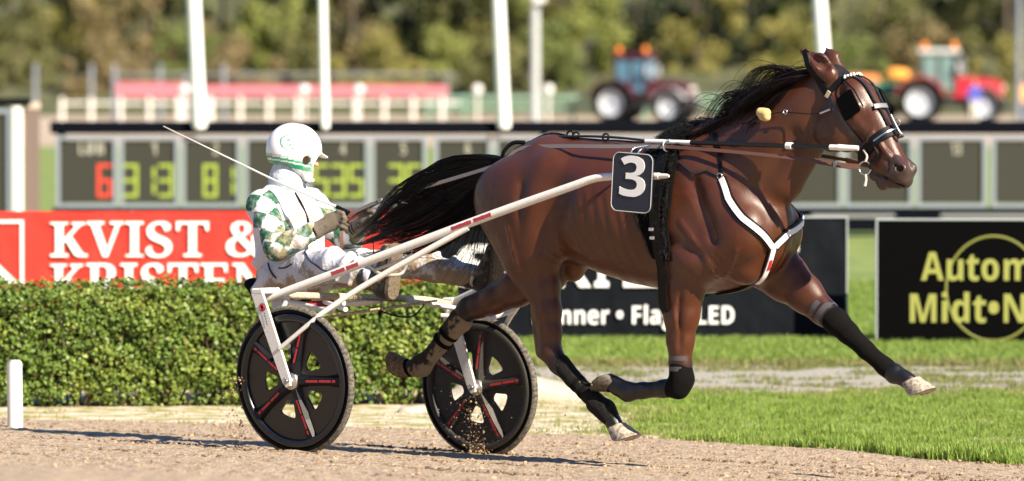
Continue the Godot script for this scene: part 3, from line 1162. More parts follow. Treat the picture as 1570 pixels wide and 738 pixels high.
	b2.tube(spline([Vector3(2.94, 1.735, 0.02), Vector3(2.985, 1.66, 0.02), Vector3(2.995, 1.64, 0.0), Vector3(2.96, 1.632, -0.02)], 4), 0.006, 7)
	part("shadow_ring", b2.done(), M.steel_dark, br)

	# head pole along the neck
	var hp := rigged("head_pole", "thin black pole with white ends along the horse's neck", "pole", Vector3(2.3, 1.6, 0.14))
	var b := B.new()
	b.tube([Vector3(1.94, 1.602, 0.175), Vector3(2.70, 1.587, 0.155)], 0.0105, 10)
	part("shaft", b.done(), M.pole_black, hp)
	b = B.new()
	b.tube([Vector3(1.69, 1.607, 0.185), Vector3(1.94, 1.602, 0.175)], 0.0105, 10)
	part("rear_sleeve", b.done(), M.white_paint, hp)
	b = B.new()
	b.tube([Vector3(2.70, 1.587, 0.155), Vector3(2.74, 1.586, 0.153), Vector3(2.745, 1.586, 0.153), Vector3(2.79, 1.585, 0.15), Vector3(2.84, 1.584, 0.135)], [0.0125, 0.0125, 0.015, 0.013, 0.011], 10)
	b.tube([Vector3(2.465, 1.592, 0.16), Vector3(2.495, 1.591, 0.16)], 0.016, 10)
	part("front_sleeve", b.done(), M.white_paint, hp)

	# foam plug on its cord
	var fp := rigged("foam_plug", "pale yellow foam cube hanging on a cord beside the mane", "ear plug", Vector3(2.33, 1.735, 0.14))
	var fl := Flesh.new()
	fl.col = Color(0.66, 0.50, 0.22)
	fl.bone(Vector3(2.315, 1.745, 0.15), Vector3(2.345, 1.742, 0.15), 0.022, 0.022, 0.024, 0.024, 0.01)
	fl.bone(Vector3(2.325, 1.725, 0.148), Vector3(2.348, 1.722, 0.152), 0.02, 0.02, 0.02, 0.02, 0.01)
	part("foam", fl.mesh(0.006), M.foam, fp)
	b = B.new()
	b.tube(spline([Vector3(2.35, 1.735, 0.145), Vector3(2.42, 1.745, 0.14), Vector3(2.50, 1.742, 0.13), Vector3(2.59, 1.738, 0.125), Vector3(2.655, 1.752, 0.115), Vector3(2.685, 1.765, 0.105)], 4), 0.0028, 5)
	b.tube(spline([Vector3(2.30, 1.725, 0.145), Vector3(2.24, 1.70, 0.13), Vector3(2.18, 1.69, 0.11)], 4), 0.0028, 5)
	part("cord", b.done(), M.cloth_black, fp)
	b = B.new()
	b.tube([Vector3(2.625, 1.741, 0.125), Vector3(2.675, 1.76, 0.115)], 0.006, 6)
	part("snap_hook", b.done(), M.steel, fp)
	b = B.new()
	ring(b, Vector3(2.445, 1.747, 0.142), Vector3.BACK, 0.010, 0.0025, 10)
	part("ring", b.done(), M.steel, fp)

	# saddle pad and girth
	var sp := rigged("harness_saddle", "black fleece harness saddle pad with buckled girth behind the shoulder", "saddle", Vector3(1.78, 1.3, 0))
	b = B.new()
	var c0 := Vector3(1.79, 1.25, 0)
	for col in 9:
		var a := []
		var f := (col - 4) / 4.0
		for k in 25:
			var an := deg_to_rad(-128.0 + 256.0 * k / 24.0)
			var narrow := 1.0 - 0.45 * smoothstep(70.0, 128.0, absf(rad_to_deg(an)))
			var x := 1.79 + f * 0.085 * narrow + 0.03 * smoothstep(90.0, 128.0, absf(rad_to_deg(an)))
			var d := Vector3(0, cos(an), sin(an))
			a.append([Vector3(x, 1.25, 0) + d * 0.30, d])
		var lift := 0.022 if absf(f) < 0.9 else 0.012
		b.strap(skin_path(a, lift + rng.randf_range(-0.003, 0.003)), 0.023, 0.016, outs(a))
	var fz := RandomNumberGenerator.new()
	fz.seed = 61
	part("pad", b.done(), M.fleece, sp)
	b = B.new()
	for i in 2600:
		var an := deg_to_rad(fz.randf_range(-20.0, 124.0))
		var narrow := 1.0 - 0.45 * smoothstep(70.0, 128.0, absf(rad_to_deg(an)))
		var side_edge := fz.randf() < 0.5
		var f := (1.0 if fz.randf() < 0.5 else -1.0) * fz.randf_range(0.92, 1.10) if side_edge else fz.randf_range(-1, 1)
		var dd := Vector3(0, cos(an), sin(an))
		var base := Vector3(1.79 + f * 0.085 * narrow + 0.03 * smoothstep(90.0, 128.0, absf(rad_to_deg(an))), 1.25, 0) + dd * (0.318 - 0.0)
		var p0 := base
		if i % 6 == 0 or true:
			p0 = pad_skin(base, dd, an)
		var e := (dd + Vector3(fz.randfn(0, 0.9), fz.randfn(-0.3, 0.7), fz.randfn(0, 0.5))).normalized()
		hair(b, [p0, p0 + e * 0.009, p0 + e * 0.014 + Vector3(fz.randfn(0, 0.004), -0.006, 0)], 0.0016, Color(0.02, 0.019, 0.018), Color(0.006, 0.006, 0.006))
	var fuzz := part("fleece", b.done(), M.hair, sp)
	fuzz.set_meta("kind", "stuff")
	b = B.new()
	for off in [-0.03, 0.028]:
		var a := []
		for k in 21:
			var an := deg_to_rad(30.0 + 300.0 * k / 20.0)
			var d := Vector3(0, cos(an), sin(an))
			a.append([Vector3(1.80 + off * 0.5 + 0.025 * sin(an * 0.5), 1.25, 0) + d * 0.30, d])
		b.strap(skin_path(a, 0.035), 0.026, 0.006, outs(a))
	part("girth_strap", b.done(), M.leather, sp)
	b = B.new()
	for yy in [1.20, 1.16]:
		b.box(Transform3D(Basis(), skin(Vector3(1.80, yy, 0.28), Vector3.BACK, 0.042)), Vector3(0.028, 0.016, 0.008), 0.003)
	part("buckle", b.done(), M.steel, sp)
	b = B.new()
	ring(b, Vector3(1.825, 1.585, 0.20), Vector3(0.9, 0.1, 0.3), 0.026, 0.0042)
	ring(b, Vector3(1.825, 1.585, -0.20), Vector3(0.9, 0.1, -0.3), 0.026, 0.0042)
	b.tube([Vector3(1.80, 1.60, 0.16), Vector3(1.80, 1.655, 0.04), Vector3(1.80, 1.655, -0.04), Vector3(1.80, 1.60, -0.16)], 0.012, 8)
	part("terret", b.done(), M.steel, sp)

	# number plate
	var np := rigged("number_plate", "dark blue plate with a white number 3 on the horse's side", "number plate", Vector3(1.79, 1.28, 0.37))
	var pt := Transform3D(Basis(Vector3.BACK, -0.06) * Basis(Vector3.UP, 0.02), Vector3(1.772, 1.418, 0.405))
	var poly := rounded(0.225, 0.275, 0.035)
	b = B.new()
	b.prism(pt, poly, 0.010)
	part("plate", b.done(), M.plate_blue, np)
	b = B.new()
	var edge := []
	for q in poly:
		edge.append(pt * Vector3(q.x * 0.985, q.y * 0.985, 0.005))
	edge.append(edge[0])
	b.tube(edge, 0.0022, 5, 1.0, Vector3.BACK, false)
	part("rim", b.done(), M.pale_edge, np)
	lettering("3", np, "digit", pt * Transform3D(Basis(), Vector3(0.004, 0.030, 0.0065)), 0.142, 0.190, 0.003, M.white_gloss, true)
	b = B.new()
	for xx in [-0.02, 0.02]:
		b.tube(spline([pt * Vector3(xx, 0.135, 0), pt * Vector3(xx + 0.01, 0.16, -0.02), Vector3(1.80, 1.59, 0.30)], 3), 0.004, 6)
	part("clip", b.done(), M.steel, np)

	# back strap to the crupper
	var bs := rigged("back_strap", "black strap with loops lying along the horse's back to the tail", "strap", Vector3(1.3, 1.6, 0))
	b = B.new()
	var ba := []
	for k in 22:
		ba.append([Vector3(0.79 + 0.98 * k / 21.0, 1.55, 0.0), Vector3.UP])
	b.strap(skin_path(ba, 0.006), 0.026, 0.007, outs(ba))
	part("strap", b.done(), M.leather, bs)
	b = B.new()
	b.tube(spline([Vector3(1.00, 1.618, 0.03), Vector3(1.2, 1.625, 0.04), Vector3(1.40, 1.622, 0.05), Vector3(1.6, 1.612, 0.11), Vector3(1.69, 1.607, 0.17)], 5), 0.006, 6)
	part("overcheck", b.done(), M.leather_shine, bs)
	b = B.new()
	for q in [[1.02, 0.0], [1.13, 0.012], [1.165, 0.006], [1.34, 0.0]]:
		ring(b, Vector3(q[0], 1.622 + q[1], 0.02), Vector3(0.2, 0.2, 1), 0.016, 0.005, 12)
	part("loop", b.done(), M.leather, bs)
	b = B.new()
	b.tube(spline([Vector3(0.86, 1.592, 0.02), Vector3(0.80, 1.59, 0.035), Vector3(0.755, 1.545, 0.05), Vector3(0.735, 1.49, 0.03), Vector3(0.735, 1.47, 0), Vector3(0.735, 1.49, -0.03), Vector3(0.755, 1.545, -0.05), Vector3(0.86, 1.592, -0.02)], 4), 0.010, 8)
	part("crupper", b.done(), M.leather, bs)

	# breast collar
	var bc := rigged("breast_collar", "black breast collar with white padded strips meeting on the horse's chest", "breast collar", Vector3(2.25, 1.15, 0))
	for s in [-1.0, 1.0]:
		var path := [[Vector3(2.125, 1.44, 0.15 * s), Vector3(0.1, 0, s)], [Vector3(2.175, 1.35, 0.2 * s), Vector3(0.3, 0, s)], [Vector3(2.23, 1.26, 0.18 * s), Vector3(0.6, 0, 0.8 * s)], [Vector3(2.28, 1.185, 0.075 + 0.06 * s), Vector3(0.9, 0, 0.3 + 0.3 * s)], [Vector3(2.30, 1.125, 0.075 + 0.012 * s), Vector3(1, 0, 0.35)]]
		b = B.new()
		band(b, path, 0.046, 0.010, 0.008, 5)
		part("strap", b.done(), M.leather, bc)
		b = B.new()
		band(b, path, 0.027, 0.006, 0.016, 5)
		part("white_strip", b.done(), M.white_pad, bc)
		b = B.new()
		band(b, [[Vector3(2.02, 1.62, 0.05 * s), Vector3(-0.2, 1, 0.6 * s)], [Vector3(2.09, 1.56, 0.12 * s), Vector3(0, 0.2, s)], [Vector3(2.125, 1.44, 0.15 * s), Vector3(0, 0, s)]], 0.020, 0.006, 0.006, 5)
		part("hanger", b.done(), M.leather, bc)
		b = B.new()
		b.tube(skin_path(dense([[Vector3(1.90, 1.51, 0.2 * s), Vector3(0, 0.1, s)], [Vector3(1.99, 1.455, 0.2 * s), Vector3(0, 0, s)], [Vector3(2.05, 1.475, 0.2 * s), Vector3(0, 0, s)], [Vector3(2.12, 1.445, 0.2 * s), Vector3(0, 0, s)]], 4), 0.008), 0.005, 6)
		part("cord", b.done(), M.leather_shine, bc)
		b = B.new()
		ring(b, skin(Vector3(2.12, 1.45, 0.2 * s), Vector3(0, 0, s), 0.014), Vector3.BACK, 0.013, 0.003, 12)
		part("ring", b.done(), M.steel, bc)
	var vp := [[Vector3(2.30, 1.13, 0.075), Vector3(1, 0, 0.35)], [Vector3(2.28, 1.04, 0.065), Vector3(1, -0.2, 0.3)], [Vector3(2.22, 0.95, 0.04), Vector3(0.8, -0.6, 0.2)], [Vector3(2.12, 0.91, 0.01), Vector3(0.3, -1, 0)], [Vector3(1.98, 0.90, 0), Vector3(0, -1, 0)]]
	b = B.new()
	band(b, vp, 0.044, 0.010, 0.008, 4)
	part("strap", b.done(), M.leather, bc)
	b = B.new()
	band(b, vp.slice(0, 3), 0.026, 0.006, 0.016, 4)
	part("white_strip", b.done(), M.white_pad, bc)
	b = B.new()
	band(b, [[Vector3(2.285, 1.065, 0.068), Vector3(1, -0.1, 0.3)], [Vector3(2.275, 1.02, 0.06), Vector3(1, -0.2, 0.3)]], 0.016, 0.004, 0.021, 2)
	part("red_badge", b.done(), M.red_mark, bc)

	# reins
	for s in [1.0, -1.0]:
		var rn := rigged("rein", "brown rein on the number plate side of the horse" if s > 0 else "rein on the far side of the horse behind its neck", "rein", Vector3(1.8, 1.5, 0.2 * s))
		b = B.new()
		var hand := Vector3(-0.185, 1.215, 0.115) if s > 0 else Vector3(-0.16, 1.20, -0.105)
		b.strap(spline([hand, Vector3(0.05, 1.305, 0.07 * s + 0.03), Vector3(0.50, 1.415, 0.12 * s), Vector3(0.80, 1.49, 0.15 * s), Vector3(0.92, 1.565, 0.13 * s), Vector3(1.15, 1.578, 0.16 * s), Vector3(1.45, 1.58, 0.20 * s), Vector3(1.82, 1.583, 0.205 * s)], 5), 0.020, 0.0045, [Vector3(0, 0.5, s)])
		part("hand_part", b.done(), M.rein_grey, rn)
		b = B.new()
		b.strap(spline([Vector3(1.82, 1.583, 0.205 * s), Vector3(2.1, 1.568, 0.20 * s), Vector3(2.4, 1.545, 0.17 * s), Vector3(2.62, 1.522, 0.13 * s)], 5), 0.016, 0.006, [Vector3(0, 0.3, s)])
		b.strap(spline([Vector3(2.60, 1.524, 0.133 * s), Vector3(2.72, 1.505, 0.105 * s), Vector3(2.81, 1.497, 0.078 * s)], 4), 0.024, 0.010, [Vector3(0, 0.3, s)])
		part("bit_part", b.done(), M.rein_brown, rn)
		b = B.new()
		b.strap(spline([hand + Vector3(-0.02, -0.04, 0.01 * s), hand + Vector3(0.07, 0.01, -0.01 * s), hand + Vector3(0.16, 0.06, -0.02 * s), Vector3(0.05, 1.303, 0.07 * s + 0.03)], 4), 0.018, 0.005, [Vector3(0, 0.5, s)])
		part("hand_loop", b.done(), M.rein_brown, rn)
		b = B.new()
		b.box(Transform3D(Basis(Vector3.BACK, 0.3), Vector3(0.04, 1.302, 0.07 * s + 0.03)), Vector3(0.03, 0.022, 0.014), 0.003)
		b.box(Transform3D(Basis(Vector3.BACK, 0.3), Vector3(-0.04, 1.27, 0.085 * s + 0.01)), Vector3(0.022, 0.022, 0.014), 0.003)
		b.box(Transform3D(Basis(Vector3.BACK, -0.1), Vector3(2.70, 1.508, 0.117 * s)), Vector3(0.018, 0.027, 0.008), 0.003)
		part("buckle", b.done(), M.steel_dark, rn)
		b = B.new()
		b.strap(spline([hand + Vector3(-0.01, -0.03, 0), hand + Vector3(0.0, -0.12, 0.01), hand + Vector3(-0.01, -0.20, 0.0)], 4), 0.018, 0.004, [Vector3(1, 0, s)])
		part("loose_end", b.done(), M.rein_brown, rn)

	# boots and tape on the legs
	boot("leg_boot", "black tendon boot with a flared edge on the hind leg stepping forward", [[1.165, 0.545, 0.14, 0.048, 0.045], [1.24, 0.475, 0.14, 0.043, 0.040], [1.33, 0.405, 0.14, 0.042, 0.038], [1.375, 0.372, 0.14, 0.045, 0.042]], [[1.37, 0.365, 0.14, 0.050, 0.045], [1.425, 0.335, 0.14, 0.053, 0.048], [1.452, 0.305, 0.14, 0.046, 0.043]], M.boot_grey)
	boot("leg_boot", "mud-caked boot with a tall flared top on the hind leg stretched back", [[0.345, 0.715, -0.14, 0.064, 0.056], [0.30, 0.675, -0.14, 0.052, 0.046], [0.22, 0.592, -0.14, 0.043, 0.040], [0.15, 0.525, -0.14, 0.043, 0.040]], [[0.15, 0.525, -0.14, 0.045, 0.042], [0.105, 0.487, -0.14, 0.056, 0.050], [0.075, 0.478, -0.14, 0.050, 0.046]], M.boot_mud, Vector3(0.72, -0.69, 0.1))
	var kt := rigged("leg_tape", "silver tape rings round the dark wrap of the folded foreleg", "leg wrap", Vector3(1.865, 0.45, 0.15))
	b = B.new()
	for y in [0.598, 0.548]:
		b.tube([Vector3(1.866, y - 0.012, 0.15), Vector3(1.866, y - 0.010, 0.15), Vector3(1.866, y + 0.010, 0.15), Vector3(1.866, y + 0.012, 0.15)], [0.052, 0.0555, 0.0555, 0.052], 20)
	part("tape_ring", b.done(), M.tape, kt)
	fl = Flesh.new()
	fl.col = Color(0.012, 0.012, 0.013)
	fl.chain([[1.866, 0.60, 0.15, 0.050, 0.048], [1.866, 0.56, 0.15, 0.051, 0.049], [1.873, 0.50, 0.15, 0.059, 0.052], [1.853, 0.462, 0.15, 0.055, 0.047], [1.80, 0.452, 0.15, 0.043, 0.037]], 0.02)
	part("wrap", fl.mesh(0.009), M.boot_black, kt)
	kt = rigged("leg_tape", "silver tape rings round the dusty black wrap of the outstretched foreleg", "leg wrap", Vector3(2.5, 0.75, -0.15))
	b = B.new()
	var ax := Vector3(0.84, -0.54, 0).normalized()
	for o in [0.0, 0.042]:
		var c: Vector3 = Vector3(2.445, 0.835, -0.15) + ax * o
		b.tube([c - ax * 0.014, c - ax * 0.012, c + ax * 0.012, c + ax * 0.014], [0.058, 0.0645, 0.0635, 0.058], 20)
	part("tape_ring", b.done(), M.tape, kt)
	fl = Flesh.new()
	fl.col = Color(0.014, 0.014, 0.015)
	fl.chain([[2.45, 0.83, -0.15, 0.058, 0.054], [2.535, 0.775, -0.15, 0.061, 0.053], [2.60, 0.725, -0.15, 0.050, 0.044], [2.70, 0.648, -0.15, 0.041, 0.036], [2.80, 0.578, -0.15, 0.041, 0.036], [2.852, 0.545, -0.15, 0.047, 0.041]], 0.02)
	part("wrap", fl.mesh(0.009), M.boot_black, kt)

var pad_memo := {}
func pad_skin(p: Vector3, d: Vector3, an: float) -> Vector3:
	var key := Vector2i(int(round(rad_to_deg(an) / 4.0)), int(round(p.x / 0.02)))
	if not pad_memo.has(key):
		var q := skin(Vector3(p.x, 1.25, 0) + d * 0.30, d, 0.028)
		pad_memo[key] = (q - Vector3(q.x, 1.25, 0)).length()
	return Vector3(p.x, 1.25, 0) + d * pad_memo[key]

func boot(called: String, label: String, upper: Array, lower: Array, m: Material, caked := Vector3.ZERO) -> void:
	var t := rigged(called, label, "leg boot", Vector3(upper[1][0], upper[1][1], upper[1][2]))
	for q in [["shell", upper], ["fetlock_cup", lower]]:
		var fl := Flesh.new()
		fl.col = Color.WHITE
		fl.chain(q[1], 0.012)
		var st: Array = q[1]
		var mid := Vector3(st[1][0], st[1][1], st[1][2])
		var ax := (Vector3(st[2][0], st[2][1], st[2][2]) - mid).normalized()
		var paint := func(p: Vector3, c: Color) -> Color:
			var side := (p - mid).slide(ax).normalized().dot(caked)
			var k := mud_noise.get_noise_3d(p.x * 22.0, p.y * 22.0, p.z * 22.0)
			return Color(0.016, 0.013, 0.011).lerp(Color(0.27, 0.205, 0.13), smoothstep(0.10, 0.30, side * 0.6 + k * 0.7 + 0.08))
		part(q[0], fl.mesh(0.008) if caked == Vector3.ZERO else fl.mesh(0.008, paint), m, t)
	var b := B.new()
	for k in [0.3, 0.75]:
		var a := Vector3(upper[1][0], upper[1][1], upper[1][2])
		var c := Vector3(upper[2][0], upper[2][1], upper[2][2])
		var p := a.lerp(c, k)
		var d := (c - a).normalized()
		b.tube([p - d * 0.011, p - d * 0.009, p + d * 0.009, p + d * 0.011], [upper[1][3] * 0.94, upper[1][3] * 1.03, upper[1][3] * 1.03, upper[1][3] * 0.94], 18)
	part("closing_strap", b.done(), M.boot_black, t)

func rounded(w: float, h: float, r: float, k := 6) -> PackedVector2Array:
	var p := PackedVector2Array()
	for c in [[1, 1, 0.0], [-1, 1, PI / 2], [-1, -1, PI], [1, -1, PI * 1.5]]:
		for i in k + 1:
			var an: float = c[2] + PI / 2 * i / k
			p.append(Vector2(c[0] * (w / 2 - r) + cos(an) * r, c[1] * (h / 2 - r) + sin(an) * r))
	return p

var fonts := {}
func font(serif := false) -> SystemFont:
	var key := "serif" if serif else "sans"
	if not fonts.has(key):
		var f := SystemFont.new()
		f.font_names = PackedStringArray(["Droid Serif" if serif else "Droid Sans"])
		f.font_weight = 700
		fonts[key] = f
	return fonts[key]

# solid lettering scaled to a width and a height about its centre
func lettering(text: String, parent: Node3D, called: String, at: Transform3D, w: float, h: float, depth: float, m: Material, in_rig := false, serif := false) -> MeshInstance3D:
	var t := TextMesh.new()
	t.text = text
	t.font = font(serif)
	t.font_size = 64
	t.pixel_size = 0.01
	t.depth = 0.1
	t.curve_step = 1.0
	var bb := t.get_aabb()
	var sc := Vector3(w / maxf(bb.size.x, 0.01), h / maxf(bb.size.y, 0.01), depth / 0.1)
	var c := bb.get_center()
	c.z = 0
	var x := at * Transform3D(Basis.from_scale(sc), Vector3.ZERO) * Transform3D(Basis(), -c)
	if in_rig and parent.has_meta("base"):
		x = Transform3D(Basis(), -parent.get_meta("base")) * x
	return part(called, t, m, parent, x)

# ---------------------------------------------------------------- sulky
func build_wheel(parent: Node3D, hub: Vector3, turn: float, dusty: bool) -> void:
	var w := Node3D.new()
	w.name = "wheel"
	parent.add_child(w, true)
	w.transform = Transform3D(Basis(Vector3.RIGHT, 0.06) * Basis(Vector3.BACK, turn), hub - parent.get_meta("base"))
	var id := Transform3D()
	var ax := Transform3D(Basis(Vector3.RIGHT, PI / 2), Vector3.ZERO)     # lathe axis to z
	var b := B.new()
	var prof := []
	for i in 19:
		var an := TAU * i / 18.0
		prof.append(Vector2(0.340 + 0.0215 * cos(an), -0.0185 * sin(an)))
	b.lathe(ax, prof, 72)
	part("tyre", b.done(), M.tyre, w, id)
	b = B.new()
	prof = []
	for i in 13:
		var an := deg_to_rad(-78.0 + 156.0 * i / 12.0)
		prof.append(Vector2(0.340 + (0.0225 if i % 3 else 0.0221) * cos(an), -0.0196 * sin(an)))
	b.lathe(ax, prof, 72)
	part("tread", b.done(), M.tyre_dust, w, id)
	b = B.new()
	b.lathe(ax, [Vector2(0.322, 0.019), Vector2(0.316, 0.027), Vector2(0.300, 0.027), Vector2(0.290, 0.022), Vector2(0.284, 0.008), Vector2(0.284, -0.008), Vector2(0.290, -0.022), Vector2(0.300, -0.027), Vector2(0.316, -0.027), Vector2(0.322, -0.019), Vector2(0.322, 0.019)], 72)
	part("rim", b.done(), M.wheel_dusty if dusty else M.wheel_black, w, id)
	# the dish, with one rounded triangular opening in each fifth
	b = B.new()
	for k in 5:
		for half in [-1.0, 1.0]:
			var a0 := TAU * k / 5.0 + deg_to_rad(38.0)
			var sect := PackedVector2Array()
			for i in 13:
				var an: float = a0 + half * deg_to_rad(36.0) * i / 12.0
				sect.append(Vector2(cos(an), sin(an)) * 0.290)
			for i in 13:
				var an: float = a0 + half * deg_to_rad(36.0) * (12 - i) / 12.0
				sect.append(Vector2(cos(an), sin(an)) * 0.03)
			var hole := PackedVector2Array()
			for q in [[0.098, 0.0], [0.100, 0.012], [0.106, 0.021], [0.165, 0.047], [0.174, 0.045], [0.180, 0.035], [0.184, 0.0], [0.180, -0.035], [0.174, -0.045], [0.165, -0.047], [0.106, -0.021], [0.100, -0.012]]:
				hole.append(Vector2(q[0], q[1]).rotated(a0))
			for pl in Geometry2D.clip_polygons(sect, hole):
				if Geometry2D.is_polygon_clockwise(pl):
					continue
				b.prism(id, pl, 0.014)
	part("disc", b.done(), M.wheel_dusty if dusty else M.wheel_black, w, id)
	for k in 5:
		var an := TAU * k / 5.0 + 0.03
		b = B.new()
		for zz in [-1.0, 1.0]:
			var d := Vector3(cos(an), sin(an), 0)
			var n := Vector3(-sin(an), cos(an), 0)
			var q := []
			for e in [[0.035, 0.036, 0.034], [0.10, 0.026, 0.033], [0.20, 0.024, 0.029], [0.288, 0.036, 0.021]]:
				q.append([d * e[0] - n * e[1] + Vector3(0, 0, 0.005 * zz), d * e[0] - n * e[1] * 0.45 + Vector3(0, 0, e[2] * zz), d * e[0] + n * e[1] * 0.45 + Vector3(0, 0, e[2] * zz), d * e[0] + n * e[1] + Vector3(0, 0, 0.005 * zz)])
			for i in 3:
				for c in 3:
					if zz > 0:
						b.quad(q[i][c], q[i][c + 1], q[i + 1][c + 1], q[i + 1][c])
					else:
						b.quad(q[i][c + 1], q[i][c], q[i + 1][c], q[i + 1][c + 1])
		var sp := part("spoke", b.done(), M.wheel_dusty if dusty else M.wheel_spoke, w, id)
		b = B.new()
		for zz in [-1.0, 1.0]:
			var d := Vector3(cos(an), sin(an), 0)
			var n := Vector3(-sin(an), cos(an), 0)
			# on the sloping flank of the spoke, in broken dashes of print
			for i in 9:
				var r0 := 0.095 + i * 0.0195
				var r1 := r0 + (0.0195 if i % 4 != 3 else 0.012)
				var f := func(rr: float, t: float) -> Vector3: return d * rr - n * lerpf(0.0115, -0.0075, t) + Vector3(0, 0, (lerpf(0.0345, 0.0245, (rr - 0.08) / 0.20) + 0.0016) * zz)
				var p0: Vector3 = f.call(r0, 0.34)
				var p1: Vector3 = f.call(r1, 0.34)
				var p2: Vector3 = f.call(r1, 0.93)
				var p3: Vector3 = f.call(r0, 0.93)
				b.quad(p0, p1, p2, p3)
		part("red_stripe", b.done(), M.red_mark, sp, id)
	b = B.new()
	b.lathe(ax, [Vector2(0.0, 0.062), Vector2(0.020, 0.060), Vector2(0.024, 0.054), Vector2(0.024, 0.044), Vector2(0.038, 0.040), Vector2(0.045, 0.030), Vector2(0.045, -0.030), Vector2(0.038, -0.040), Vector2(0.024, -0.044), Vector2(0.024, -0.054), Vector2(0.0, -0.062)], 28)
	part("hub", b.done(), M.hub, w, id)

func build_sulky() -> void:
	var s := rigged("sulky", "white two-wheeled racing sulky with black disc wheels", "sulky", Vector3(0, 0.05, 0))
	var hn := Vector3(-0.008, 0.450, 0.70)
	var hfar := Vector3(0.037, 0.352, -0.70)
	build_wheel(s, hn, 0.0, false)
	build_wheel(s, hfar, 0.14, true)
	var b := B.new()
	# forks: a flat blade on each side of each wheel
	var tn := Vector3(-0.19, 0.868, 0.70)
	var tf := Vector3(-0.115, 0.775, -0.70)
	for w in [[tn, hn], [tf, hfar]]:
		b = B.new()
		for z in [-1.0, 1.0]:
			var a: Vector3 = w[0] + Vector3(0, 0, 0.062 * z)
			var e: Vector3 = w[1] + Vector3(0, 0, 0.060 * z)
			var d := (e - a).normalized()
			var pts := [a - d * 0.012, a + d * 0.10, a + d * 0.30, e, e + d * 0.028]
			var wd := [0.032, 0.032, 0.028, 0.024, 0.012]
			for i in 4:
				var sd := Vector3(d.y, -d.x, 0)
				var lo: Array = []
				for k in 2:
					var p: Vector3 = pts[i + k]
					var hw: float = wd[i + k]
					lo.append([p - sd * hw - Vector3(0, 0, 0.007), p + sd * hw - Vector3(0, 0, 0.007), p + sd * hw + Vector3(0, 0, 0.007), p - sd * hw + Vector3(0, 0, 0.007)])
				for k in 4:
					b.quad(lo[0][k], lo[0][(k + 1) % 4], lo[1][(k + 1) % 4], lo[1][k])
				if i == 0:
					b.quad(lo[0][3], lo[0][2], lo[0][1], lo[0][0])
				if i == 3:
					b.quad(lo[1][0], lo[1][1], lo[1][2], lo[1][3])
		b.bx(w[0] + Vector3(-0.034, -0.005, -0.070), w[0] + Vector3(0.036, 0.022, 0.070), 0.006)
		var fk := part("fork", b.done(), M.white_frame, s)
		b = B.new()
		for z in [-1.0, 1.0]:
			var e: Vector3 = w[1] + Vector3(0, 0, 0.068 * z)
			b.lathe(Transform3D(Basis(Vector3.RIGHT, PI / 2 * z), e), [Vector2(0.0, 0.006), Vector2(0.008, 0.005), Vector2(0.010, 0.0)], 12)
			for an in 3:
				b.lathe(Transform3D(Basis(Vector3.RIGHT, PI / 2 * z), e + Vector3(cos(an * 2.1), sin(an * 2.1), 0) * 0.016), [Vector2(0.0, 0.003), Vector2(0.004, 0.002), Vector2(0.0045, 0.0)], 8)
		part("bolt", b.done(), M.steel_dark, fk, Transform3D())
	# round maker's mark on the near fork
	b = B.new()
	b.lathe(Transform3D(Basis(Vector3.RIGHT, PI / 2), Vector3(-0.153, 0.80, 0.771)), [Vector2(0.0, 0.0012), Vector2(0.019, 0.001), Vector2(0.020, 0.0)], 20)
	part("round_mark", b.done(), M.navy, s)
	b = B.new()
	ring(b, Vector3(-0.153, 0.80, 0.772), Vector3.BACK, 0.013, 0.004, 16)
	part("mark_ring", b.done(), M.red_mark, s)
	b = B.new()
	for i in 5:
		b.box(Transform3D(Basis(Vector3.BACK, 0.4), Vector3(-0.140 + i * 0.004, 0.772 - i * 0.013, 0.771)), Vector3(0.004, 0.010, 0.0015), 0.0004)
	part("script_mark", b.done(), M.navy, s)
	# arch bar
	b = B.new()
	b.tube(spline([tn + Vector3(0.01, -0.012, -0.06), Vector3(-0.17, 0.845, 0.45), Vector3(-0.15, 0.822, 0.0), Vector3(-0.125, 0.795, -0.45), tf + Vector3(0.01, -0.012, 0.06)], 6), 0.017, 12)
	part("arch_bar", b.done(), M.muddy_white, s)
	# shafts with their braces
	for z in [1.0, -1.0]:
		var dy := 0.0 if z > 0 else -0.085
		var zz := func(v: Vector3) -> Vector3: return Vector3(v.x + (0.0 if z > 0 else 0.05 * (1.0 - clampf(v.x / 1.5, 0, 1))), v.y + dy * (1.0 - clampf(v.x / 1.7, 0, 1)), v.z * z)
		var line := []
		for q in spline([Vector3(-0.20, 0.838, 0.67), Vector3(-0.05, 0.892, 0.64), Vector3(0.53, 1.093, 0.545), Vector3(1.03, 1.267, 0.465), Vector3(1.42, 1.394, 0.412), Vector3(1.53, 1.430, 0.395), Vector3(1.63, 1.443, 0.385), Vector3(1.90, 1.449, 0.372)], 6):
			line.append(zz.call(q))
		b = B.new()
		b.tube(line, lerps([0.0205, 0.0215, 0.0215, 0.021, 0.020, 0.0185, 0.018, 0.016], line.size()), 14)
		var sh := part("shaft", b.done(), M.white_frame, s)
		b = B.new()
		var tip: Vector3 = zz.call(Vector3(1.90, 1.449, 0.372))
		b.tube([tip, tip + Vector3(0.045, 0.001, 0), tip + Vector3(0.055, 0.001, 0)], [0.013, 0.011, 0.006], 10)
		part("shaft_tip", b.done(), M.pale_leather, sh, Transform3D())
		b = B.new()
		var brace := []
		for q in spline([Vector3(0.88, 1.196, 0.492), Vector3(0.40, 0.935, 0.62), Vector3(0.20, 0.80, 0.70), Vector3(0.12, 0.735, 0.735), Vector3(-0.05, 0.605, 0.765)], 5):
			brace.append(zz.call(q))
		b.tube(brace, lerps([0.015, 0.0145, 0.0135, 0.0115, 0.011], brace.size()), 10)
		part("brace", b.done(), M.white_frame, s)
		b = B.new()
